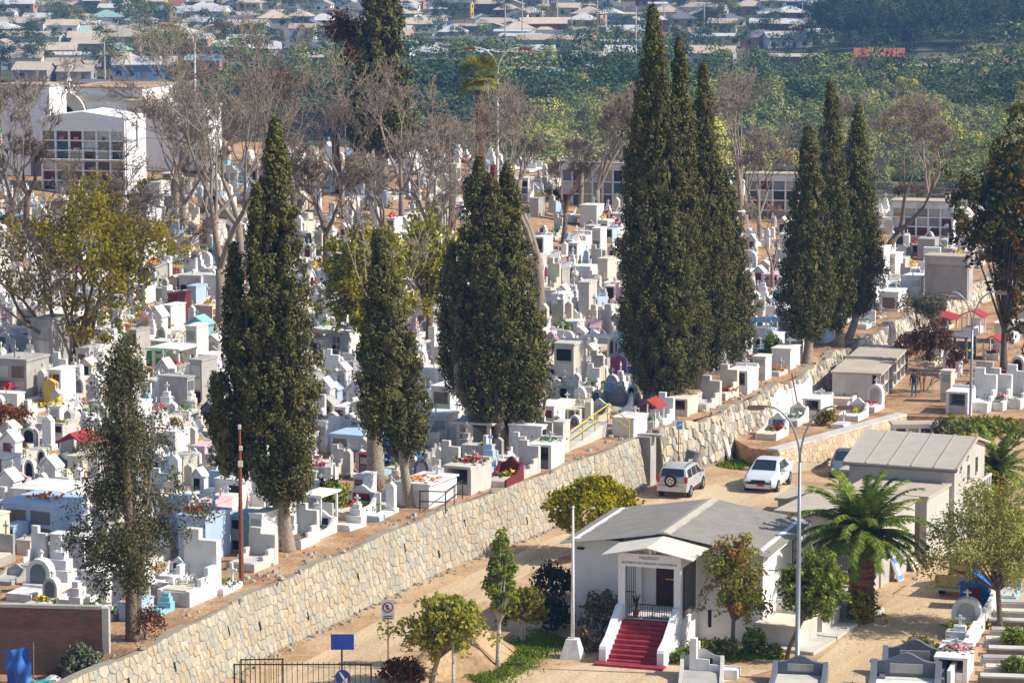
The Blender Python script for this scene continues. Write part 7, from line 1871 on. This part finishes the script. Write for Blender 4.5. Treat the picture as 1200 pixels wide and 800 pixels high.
# ---- foreground graves, lower right
GF = 'graves beside the drive'
fg = [(822, 800, 'camel', 'pale grey', (1.3, 1.2, 0.9), None, math.radians(-95), 'grey curved-headboard grave cut by the bottom edge below the red steps'),
      (838, 792, 'highback', 'white', (0.9, 0.7, 0.72), None, math.radians(-15), 'white upright slab grave behind the curved grey one'),
      (935, 806, 'camel', 'slate grey', (1.3, 1.5, 0.85), None, math.radians(-100), 'slate-grey curved headboard with white edge at the bottom centre-right'),
      (1070, 797, 'camel', 'slate grey', (1.3, 1.75, 1.15), 1, math.radians(-100), 'slate-grey curved headboard with pink flowers, rear of the bottom pair'),
      (1060, 812, 'camel', 'slate grey', (1.3, 1.9, 1.1), None, math.radians(-100), 'slate-grey curved headboard, front one at the bottom edge'),
      (1142, 712, 'gable', 'blue', (1.0, 1.15, 0.95), None, math.radians(-105), 'blue gabled tomb with a maroon niche in front of the pickup'),
      (1130, 742, 'arch', 'white', (1.15, 1.35, 0.95), 0, math.radians(-105), 'white arched grave heaped with yellow flowers in the drive row'),
      (1122, 766, 'stepped', 'white', (0.9, 1.1, 0.75), None, math.radians(-105), 'white stepped grave below the yellow-flowered arched one'),
      (1118, 790, 'open', 'white', (1.2, 1.1, 0.75), 2, math.radians(-105), 'white walled grave with pink flowers in the drive row'),
      (1180, 700, 'bed', 'turquoise', (1, 1, 0.7), None, math.radians(-105), 'turquoise and white grave right of the feathery tree trunk')]
for (px, py, kind, cn, sc, fl, yw, lab) in fg:
    q = PB(px, py); grave(kind, q, yw, cn, lab, sc, fl, er, GF, plaque=MAROON if cn == 'blue' else None)
wa = PB(1100, 806); wb = PB(1160, 705)
dd = (wb - wa).xy
rt = tag(empty('white_grave_wall', (wa + wb) / 2, math.atan2(dd.y, dd.x), 'long low white wall of the grave row along the drive', 'wall'), kind='thing')
for k in range(6): MB().box(-dd.length / 2 + dd.length * (k + 0.5) / 6, -0.4, 0, dd.length / 6 - 0.03, 0.16, 0.75 + 0.12 * (k % 3)).build('wall_panel', WHITE, rt)
for k in range(9):
    px, py = 1163 + 5.0 * (k % 2) + k * 1.5, 800 - k * 11
    q = PB(px, py); rt = empty('slab_grave', q, math.radians(-8), '%s of the low stone slab graves at the right edge, counting from the bottom' % ORD[k], 'tomb', 'low slab graves at the right edge')
    MB().box(0.6, 0, 0, 2.4, 0.72, 0.3).build('kerb', CONC if k % 3 else BROWNS, rt); MB().box(0.6, 0, 0.3, 2.2, 0.6, 0.06).build('slab', (LCONC, CREAM, CONC)[k % 3], rt)
for body, (px, py), sz in (('FAMILIA', (1057, 783), 0.17), ('FAMILIA', (1030, 795), 0.15)):
    pass
for q, lab, k in _BUSHES:
    bushy('shrub', q, lab, 520 + k, 0.7 + 0.1 * (k % 3), 0.7, 0.55 + 0.15 * (k % 2), (L_GREEN, L_BRIGHT, L_RUSSET, L_GREEN, L_OLIVE, L_BRIGHT, L_BRIGHT, L_CYPD, L_REDB, L_OLIVE, L_CYPD)[k], 0.25, 0.13, 12, 60, hollow=0.3)
# ================================================================ TOWN ACROSS THE VALLEY
hw = {n_: mat('house_wall_' + n_, c, 0.9, 0.1, 0.3) for n_, c in (('white', (0.70, 0.69, 0.66)), ('cream', (0.60, 0.52, 0.38)), ('salmon', (0.52, 0.27, 0.20)), ('brick red', (0.30, 0.07, 0.06)), ('grey', (0.36, 0.35, 0.34)), ('blue', (0.12, 0.24, 0.44)), ('ochre', (0.58, 0.36, 0.10)), ('green', (0.16, 0.33, 0.27)), ('brown', (0.24, 0.15, 0.11)))}
hr = {n_: mat('house_roof_' + n_, c, 0.7, 0.12, 0.4) for n_, c in (('tan', (0.46, 0.38, 0.30)), ('pale tin', (0.58, 0.57, 0.55)), ('rust', (0.32, 0.14, 0.09)), ('red', (0.36, 0.09, 0.07)), ('teal', (0.26, 0.42, 0.40)), ('dark grey', (0.16, 0.16, 0.17)), ('sandy', (0.54, 0.45, 0.34)))}
WIN = mat('house_window', (0.03, 0.035, 0.045), 0.3)
def house_meshes(w, d, h, kind):
    wall = MB(); roof = MB()
    if kind == 'gable':
        wall.prism([(-d / 2, 0), (d / 2, 0), (d / 2, h), (0, h + d * 0.2), (-d / 2, h)], -w / 2, w / 2, 'yz')
        roof.prism([(-d / 2 - 0.5, h - 0.16), (0, h + d * 0.2 + 0.03), (d / 2 + 0.5, h - 0.16), (d / 2 + 0.5, h - 0.0), (0, h + d * 0.2 + 0.22), (-d / 2 - 0.5, h - 0.0)], -w / 2 - 0.4, w / 2 + 0.4, 'yz')
    elif kind == 'cross':
        wall.prism([(-w / 2, 0), (w / 2, 0), (w / 2, h), (0, h + w * 0.2), (-w / 2, h)], -d / 2, d / 2, 'xz')
        roof.prism([(-w / 2 - 0.5, h - 0.16), (0, h + w * 0.2 + 0.03), (w / 2 + 0.5, h - 0.16), (w / 2 + 0.5, h), (0, h + w * 0.2 + 0.22), (-w / 2 - 0.5, h)], -d / 2 - 0.4, d / 2 + 0.4, 'xz')
    elif kind == 'hip':
        wall.box(0, 0, 0, w, d, h)
        a, c, k = w / 2 + 0.5, d / 2 + 0.5, max(0.3, w / 2 - d / 2)
        roof.add([(-a, -c, h), (a, -c, h), (a, c, h), (-a, c, h), (-k, 0, h + d * 0.25), (k, 0, h + d * 0.25)], [(0, 1, 5, 4), (1, 2, 5), (2, 3, 4, 5), (3, 0, 4), (3, 2, 1, 0)])
    else:
        wall.box(0, 0, 0, w, d, h); roof.prism([(-d / 2 - 0.4, h), (d / 2 + 0.4, h + 0.5), (d / 2 + 0.4, h + 0.65), (-d / 2 - 0.4, h + 0.15)], -w / 2 - 0.4, w / 2 + 0.4, 'yz')
    return wall.mesh('wall', hw['white']), roof.mesh('roof', hr['tan'])
HP = []
for (w, d, h, kind, storeys) in ((9, 7, 2.8, 'gable', 1), (7, 8, 2.9, 'cross', 1), (10, 8, 2.8, 'hip', 1), (8, 6, 5.4, 'gable', 2), (12, 6, 2.7, 'shed', 1), (7, 6, 2.6, 'shed', 1), (9, 8, 5.2, 'hip', 2), (16, 7, 3.4, 'gable', 1)):
    wl, rf = house_meshes(w, d, h, kind); HP.append((w, d, h, kind, storeys, wl, rf))
wmesh = MB().box(0, 0, 0, 1.25, 0.12, 1.1).mesh('window', WIN); dmesh = MB().box(0, 0, 0, 1.0, 0.12, 2.0).mesh('door', hw['brown'])
smesh = MB().box(0.0, 0, 0, 0.12, 1.25, 1.1).mesh('window', WIN)
cmesh = MB().box(0, 0, 0, 0.6, 0.6, 1.2).mesh('chimney', hw['grey'])
GH = 'houses of the town across the valley'
def house(i, x, y, wn_, rn, yaw, label, sc=(1, 1, 1), zoff=0.0):
    w, d, h, kind, st, wl, rf = HP[i]
    z = base_z(x, y); rt = empty('house', (x, y, z - 0.2 + zoff), yaw, label, 'house', GH); rt.scale = sc
    o = link('wall', wl, rt); setm(o, hw[wn_]); r_ = link('roof', rf, rt); setm(r_, hr[rn])
    k = max(2, int(w / 3.2))
    for s in range(st):
        for j in range(k):
            xx = -w / 2 + w * (j + 0.5) / k
            if s == 0 and j == k // 2: link('door', dmesh, rt, (xx, -d / 2 - 0.02, 0))
            else: link('window', wmesh, rt, (xx, -d / 2 - 0.02, 1.0 + 2.6 * s))
        link('window', smesh, rt, (w / 2 + 0.02, 0.6, 1.0 + 2.6 * s))
    if i in (2, 6): c_ = link('chimney', cmesh, r_, (w * 0.2, 0.5, h + 0.7))
    return rt
taken = []
clear = []      # houses that stand out against the trees below them
def at_px(px, py):
    q = PB(px, py); return q
special = [(205, 56, 6, 'brick red', 'sandy', (1.5, 1.1, 1.1), 'large dark red two-storey building left of centre-left town'), (236, 62, 3, 'salmon', 'pale tin', (0.7, 1.0, 1.0), 'salmon tall house touching the large dark red building'),
    (262, 62, 7, 'brown', 'pale tin', (1.0, 1, 1), 'long low house with pale tin roof right of the dark red building'), (290, 66, 1, 'grey', 'pale tin', (0.9, 0.9, 1), 'small grey gable-fronted house below the long pale tin roof'),
    (300, 40, 3, 'cream', 'sandy', (0.9, 1, 0.9), 'cream house with sandy roof above the pale tin roofs'), (275, 33, 0, 'blue', 'pale tin', (0.9, 1, 1), 'blue house with pale roof in the upper left town'),
    (690, 74, 0, 'white', 'sandy', (1.0, 1, 1.05), 'white house with one side window standing alone before the trees'), (660, 90, 5, 'green', 'teal', (1.2, 1, 1), 'green shed with teal roof at the wood edge'),
    (618, 88, 4, 'cream', 'tan', (1.0, 1, 1), 'long cream house with tan roof at the wood edge left of the white house'), (640, 52, 7, 'grey', 'tan', (1.0, 1, 0.9), 'long tan-roofed house above the white house'),
    (735, 42, 0, 'ochre', 'pale tin', (1.3, 1.2, 1.1), 'ochre-ended house with large pale roof left of the highest cypress tip'), (830, 72, 7, 'grey', 'sandy', (0.85, 1, 1.1), 'long sandy-roofed building right of the highest cypress tip'),
    (800, 30, 2, 'white', 'pale tin', (0.9, 1, 1), 'white hip-roofed house right of the highest cypress, near the top'), (930, 72, 4, 'brown', 'sandy', (1.2, 1, 1), 'long low brown house with sandy roof before the dark hill wood'),
    (1030, 78, 7, 'salmon', 'red', (0.75, 1.1, 1.2), 'red-roofed house with dormers below the dark hill wood'), (1078, 84, 4, 'brown', 'tan', (0.8, 1, 1), 'dark shed with tan roof right of the red-roofed house'),
    (1125, 84, 0, 'cream', 'sandy', (1, 1, 1), 'cream house with sandy roof at right below the hill wood'), (1152, 86, 1, 'blue', 'sandy', (1.1, 1, 1), 'pale blue gable-fronted house at the right below the hill wood'), (1185, 84, 7, 'cream', 'rust', (0.7, 1, 1), 'cream house with rust roof at the right edge'),
    (135, 106, 5, 'blue', 'teal', (1.1, 0.8, 0.95), 'bright blue hut at the near edge of town right of the church'), (100, 104, 4, 'brown', 'dark grey', (0.8, 1, 1), 'dark shed left of the bright blue hut'), (182, 106, 5, 'grey', 'pale tin', (1.0, 1, 0.9), 'grey tin shack right of the bright blue hut'),
    (75, 82, 0, 'salmon', 'tan', (0.9, 1, 1), 'salmon house left above the church'), (100, 80, 5, 'brick red', 'tan', (0.8, 1, 1), 'red shed right above the church'), (140, 74, 1, 'brown', 'sandy', (1, 1, 1), 'brown gabled house above the bright blue hut'),
    (320, 62, 2, 'white', 'pale tin', (0.9, 1, 1), 'white hip-roofed house left of the russet tree'), (30, 30, 0, 'cream', 'tan', (1, 1, 1), 'cream house at the upper left edge'), (5, 28, 3, 'white', 'pale tin', (1, 1, 1), 'white two-storey house in the upper left corner'),
    (925, 28, 6, 'salmon', 'pale tin', (1.1, 1, 1), 'salmon two-storey house left of the dark hill wood'), (905, 14, 3, 'white', 'sandy', (1, 1, 1), 'white two-storey house near the top left of the hill wood'), (965, 10, 0, 'grey', 'pale tin', (1, 1, 1), 'grey house at the top beside the dark hill wood'),
    (540, 15, 3, 'ochre', 'dark grey', (1, 1, 1), 'ochre and grey two-storey house right of the back cypress'), (510, 24, 2, 'blue', 'dark grey', (1, 1, 1), 'dark-roofed blue house just right of the back cypress'), (565, 26, 1, 'white', 'pale tin', (0.8, 1, 1), 'small white gable-fronted house above the fan palm')]
hrn = random.Random(31)
for (px, py, i, wn_, rn, sc, lab) in special:
    q = at_px(px, py + 6); house(i, q.x, q.y, wn_, rn, hrn.uniform(-0.25, 0.1), lab, sc); taken.append((q.x, q.y, 9.0)); clear.append((px, py, (42 if px > 900 else 26) * sc[0]))
wl_, rl_ = ['white'] * 5 + ['cream'] * 4 + ['salmon'] * 2 + ['brick red'] * 1 + ['grey'] * 6 + ['blue'] * 1 + ['ochre', 'brown', 'brown'], ['tan'] * 9 + ['pale tin'] * 12 + ['rust'] * 2 + ['teal'] + ['dark grey'] * 4 + ['sandy'] * 8
spots = []
for py, lo, hi in ((94, 40, 330), (88, 330, 700), (80, 0, 420), (72, 20, 800), (64, 0, 620), (56, 0, 960), (48, 0, 960), (41, 0, 960), (34, 0, 960), (27, 0, 960), (21, 0, 960), (15, 0, 960), (9, 0, 970), (3, 0, 970), (-3, 0, 970), (-9, 0, 980)):
    px = lo + hrn.uniform(0, 30)
    while px < hi:
        q = at_px(px, py + hrn.uniform(-3, 3))
        if all((q.x - a) ** 2 + (q.y - b_) ** 2 > (c_ + 4.5) ** 2 for a, b_, c_ in taken):
            spots.append((py, px, q)); taken.append((q.x, q.y, 4.8))
        px += hrn.uniform(24, 46) * (1.15 if py > 58 else 1.0)
while len(spots) > 262: spots.pop(hrn.randrange(len(spots)))
streets = sorted(set(s[0] for s in spots), reverse=True)
for si, py in enumerate(streets):
    line = sorted([s for s in spots if s[0] == py], key=lambda s: s[1])
    for k, (_, px, q) in enumerate(line):
        i = hrn.choice([0, 0, 1, 1, 2, 2, 3, 4, 4, 5, 6, 7]); wn_, rn = hrn.choice(wl_), hrn.choice(rl_)
        lab = '%s %s house, %s roof, %s from left, %s town row up' % (wn_, 'two-storey' if HP[i][4] == 2 else 'low', rn, ordinal(k), ordinal(si))
        house(i, q.x, q.y, wn_, rn, hrn.uniform(-0.35, 0.2), lab, (hrn.uniform(0.8, 1.15), hrn.uniform(0.85, 1.1), hrn.uniform(0.9, 1.15)))
print('houses', len(special) + len(spots))
# utility poles in the town
for k, (px, py, ty) in enumerate([(123, 95, 45), (186, 68, 40), (592, 60, 5), (612, 52, -4), (700, 50, 0), (745, 78, 8), (653, 40, -6), (825, 50, 5), (940, 30, 2), (902, 62, 48), (670, 58, 20), (778, 40, 5)]):
    q = at_px(px, py); s_ = proj(*q)[2]; h = (py - ty) / s_; rt = empty('utility_pole', q, 0, '%s utility pole from left in the town' % ordinal(sorted([123, 186, 592, 612, 700, 745, 653, 825, 940, 902, 670, 778]).index(px)), 'pole', 'town utility poles')
    MB().lathe([(0.22, 0), (0.15, h)], sides=6).build('shaft', LCONC, rt); MB().box(0, 0, h - 0.8, 2.2, 0.15, 0.15).build('crossarm', LCONC, rt)
# pale boundary walls in the town
for k, (a, c) in enumerate([((650, 22), (845, 20)), ((430, 40), (500, 38))]):
    A, B = at_px(*a), at_px(*c); d = (B - A).xy; rt = tag(empty('town_wall', (A + B) / 2, math.atan2(d.y, d.x), ('long pale boundary wall across the upper town', 'shorter pale boundary wall behind the back cypress')[k], 'wall'), kind='thing')
    n = 14
    for i in range(n): MB().box(-d.length / 2 + d.length * (i + 0.5) / n, 0, -0.5, d.length / n - 0.25, 0.3, 4.3).build('wall_panel', hw['cream'], rt)

# ---- woods: many crowns that read as one mass
def far_crown(seed, n, tall=1.0, leaf=1.0, open_=0.0):
    rng = np.random.default_rng(seed)
    lobes = rng.normal(size=(9, 3)) * np.array([0.30, 0.30, 0.22 * tall]) + np.array([0, 0, 0.6 * tall])
    rad = rng.uniform(0.16, 0.34, 9)
    k = rng.integers(0, 9, n); d = sph(rng, n); d[:, 2] = np.where(d[:, 2] < -0.3, -d[:, 2], d[:, 2])
    c = lobes[k] + d * (rad[k] * rng.uniform(0.7, 1.05, n))[:, None] * np.array([1, 1, tall ** 0.5]); c[:, 2] = np.maximum(0.02, c[:, 2])
    ls = rng.uniform(0.6, 1.3, n) * 0.036 * leaf
    return leaf_quads(c, d + rng.normal(size=(n, 3)) * 0.3, rng.normal(size=(n, 3)), ls * 1.4, ls, rng)
FC = {'round': [far_crown(700 + k, 1500) for k in range(4)], 'tall': [far_crown(710 + k, 1700, 2.1, 1.1) for k in range(4)], 'wisp': [far_crown(720 + k, 800, 1.5, 0.8) for k in range(3)]}
wr = random.Random(21)
def stock_collection(name, kind, leafm):
    c = bpy.data.collections.new(name)
    for k, V in enumerate(FC[kind]):
        tl = 2.1 if kind == 'tall' else 1.5 if kind == 'wisp' else 1.0
        V = V.copy(); V[..., 2] /= tl * 0.95
        o = bpy.data.objects.new('crown_stock', np_quads('crown_stock', V, leafm)); c.objects.link(o)
    return c
def wood(name, label, placements, leafm):
    """one object; its crowns are spread by geometry nodes"""
    kinds_ = sorted(set(p[0] for p in placements))
    ng = bpy.data.node_groups.new(name, 'GeometryNodeTree')
    ng.interface.new_socket('Geometry', in_out='INPUT', socket_type='NodeSocketGeometry'); ng.interface.new_socket('Geometry', in_out='OUTPUT', socket_type='NodeSocketGeometry')
    gi, go = ng.nodes.new('NodeGroupInput'), ng.nodes.new('NodeGroupOutput'); jn = ng.nodes.new('GeometryNodeJoinGeometry')
    def attr(nm, tp_):
        a = ng.nodes.new('GeometryNodeInputNamedAttribute'); a.data_type = tp_; a.inputs['Name'].default_value = nm; return a
    for ki, kd in enumerate(kinds_):
        ci = ng.nodes.new('GeometryNodeCollectionInfo'); ci.inputs['Collection'].default_value = stock_collection(name + '_' + kd, kd, leafm); ci.inputs['Separate Children'].default_value = True; ci.inputs['Reset Children'].default_value = True
        ip = ng.nodes.new('GeometryNodeInstanceOnPoints'); ip.inputs['Pick Instance'].default_value = True
        cp = ng.nodes.new('FunctionNodeCompare'); cp.data_type = 'INT'; cp.operation = 'EQUAL'; ka = attr('kind_id', 'INT')
        ng.links.new(ka.outputs['Attribute'], cp.inputs[2]); cp.inputs[3].default_value = ki
        ng.links.new(gi.outputs[0], ip.inputs['Points']); ng.links.new(cp.outputs[0], ip.inputs['Selection']); ng.links.new(ci.outputs[0], ip.inputs['Instance'])
        ng.links.new(attr('pick', 'INT').outputs['Attribute'], ip.inputs['Instance Index']); ng.links.new(attr('scl', 'FLOAT_VECTOR').outputs['Attribute'], ip.inputs['Scale']); ng.links.new(attr('rot', 'FLOAT_VECTOR').outputs['Attribute'], ip.inputs['Rotation'])
        ng.links.new(ip.outputs[0], jn.inputs[0])
    ng.links.new(jn.outputs[0], go.inputs[0])
    me = bpy.data.meshes.new(name); me.from_pydata([(x, y, base_z(x, y) - 0.4) for _, x, y, w, h in placements], [], []); me.materials.append(leafm)
    n = len(placements)
    for nm, tp_, vals in (('kind_id', 'INT', [kinds_.index(p[0]) for p in placements]), ('pick', 'INT', [wr.randrange(4) for _ in placements])):
        a = me.attributes.new(nm, tp_, 'POINT'); a.data.foreach_set('value', vals)
    a = me.attributes.new('scl', 'FLOAT_VECTOR', 'POINT'); a.data.foreach_set('vector', [v_ for p in placements for v_ in (p[3], p[3] * wr.uniform(0.85, 1.15), p[4])])
    a = me.attributes.new('rot', 'FLOAT_VECTOR', 'POINT'); a.data.foreach_set('vector', [v_ for p in placements for v_ in (0, 0, wr.uniform(0, 6.28))])
    o = link(name, me); md = o.modifiers.new('spread', 'NODES'); md.node_group = ng
    return tag(o, label, 'trees', kind='stuff')
def band(n, pxr, pyr, kind, w, h, avoid=True):
    out = []
    tries = 0
    while len(out) < n and tries < n * 12:
        tries += 1
        px, py = wr.uniform(*pxr), wr.uniform(*pyr)
        if callable(kind): kd = kind()
        else: kd = kind
        q = at_px(px, py)
        if any(abs(px - a) < c_ and -2 < py - b_ < 26 for a, b_, c_ in clear): continue
        if avoid and any((q.x - a) ** 2 + (q.y - b_) ** 2 < c_ * c_ for a, b_, c_ in taken): continue
        out.append((kd, q.x, q.y, wr.uniform(*w), wr.uniform(*h)))
    return out
rk = lambda: wr.choice(['round', 'round', 'tall'])
wood('valley_trees', 'blue-green wood filling the valley between cemetery and town', band(170, (280, 1230), (118, 168), rk, (8, 17), (6, 13)) + band(75, (480, 1230), (108, 124), rk, (8, 13), (4, 6.5)) + band(90, (130, 480), (122, 155), rk, (7, 12), (4, 6.5)), L_F1)
wood('valley_trees', 'yellow-green poplars and willows along the near valley edge', band(110, (560, 1230), (172, 215), rk, (6, 11), (6, 10)) + band(35, (480, 580), (108, 125), 'round', (7, 11), (4, 6)) + band(60, (780, 1230), (140, 185), 'tall', (5, 8), (7, 11)) + band(45, (960, 1240), (192, 235), rk, (5, 9), (5, 8)), L_F2)
wood('valley_scrub', 'greyish brown leafless scrub among the valley trees', band(70, (600, 1230), (130, 205), 'wisp', (6, 11), (5, 8)) + band(70, (130, 560), (118, 200), 'wisp', (6, 11), (4, 7)), L_F4)
def hill_band(n):
    out = []
    for _ in range(n):
        y = wr.uniform(735, 1120); x = y * wr.uniform(0.098, 0.19)
        px, py, s_ = proj(x, y, base_z(x, y))
        if px < 958 or px > 1300 or py > 74: continue
        if any((x - a) ** 2 + (y - b_) ** 2 < (c_ + 3) ** 2 for a, b_, c_ in taken): continue
        out.append(('tall', x, y, wr.uniform(6, 10), wr.uniform(12, 20)))
    return out
wood('hill_wood', 'dark eucalyptus wood on the hillside in the upper right corner', hill_band(430), L_F3)
# trees standing singly in the town
tn_ = 0
tpl = [(np_quads('crown', FC[k_][j] * 1.0, L_F1), k_) for k_ in ('round', 'tall') for j in range(4)]
ttr = MB().lathe([(0.03, -0.02), (0.022, 0.25), (0.012, 0.6)], sides=5).mesh('trunk', BARK)
tp = []
for _ in range(900):
    px = wr.uniform(0, 965); py = wr.uniform(-6, 98)
    q = at_px(px, py)
    if all((q.x - a) ** 2 + (q.y - b_) ** 2 > (c_ * 0.75 + 2) ** 2 for a, b_, c_ in taken) and all((q.x - b_.x) ** 2 + (q.y - b_.y) ** 2 > 60 for _, _, b_ in tp): tp.append((px, py, q))
tp = tp[:190]
tp.sort(key=lambda s: s[0])
for k, (px, py, q) in enumerate(tp):
    me, kd = tpl[wr.randrange(8)]; dk = wr.random() < 0.45
    rt = empty('town_tree', (q.x, q.y, q.z - 0.2), wr.uniform(0, 6.28), '%s %s tree between town houses, %s tree from the left' % ('dark' if dk else 'blue-green', 'tall' if kd == 'tall' else 'round', ordinal(k)), 'tree', 'trees between the town houses')
    s = wr.uniform(5, 9); rt.scale = (s, s, s * (wr.uniform(0.8, 1.1) if kd == 'round' else wr.uniform(0.6, 0.8)))
    o = link('crown', me, rt)
    if dk: setm(o, L_F3)
    link('trunk', ttr, rt)

# ================================================================ HAZE
b = MB(); b.box(0, 2080, -40, 5600, 4500, 190)
m = bpy.data.materials.new('valley_haze'); m.use_nodes = True; nt = m.node_tree; nt.nodes.remove(nt.nodes['Principled BSDF'])
vp = nt.nodes.new('ShaderNodeVolumePrincipled'); vp.inputs['Color'].default_value = (0.24, 0.5, 1.0, 1); vp.inputs['Density'].default_value = 0.00021; vp.inputs['Anisotropy'].default_value = 0.1
nt.links.new(vp.outputs[0], nt.nodes['Material Output'].inputs['Volume'])
tag(b.build('haze', m), kind='stuff')
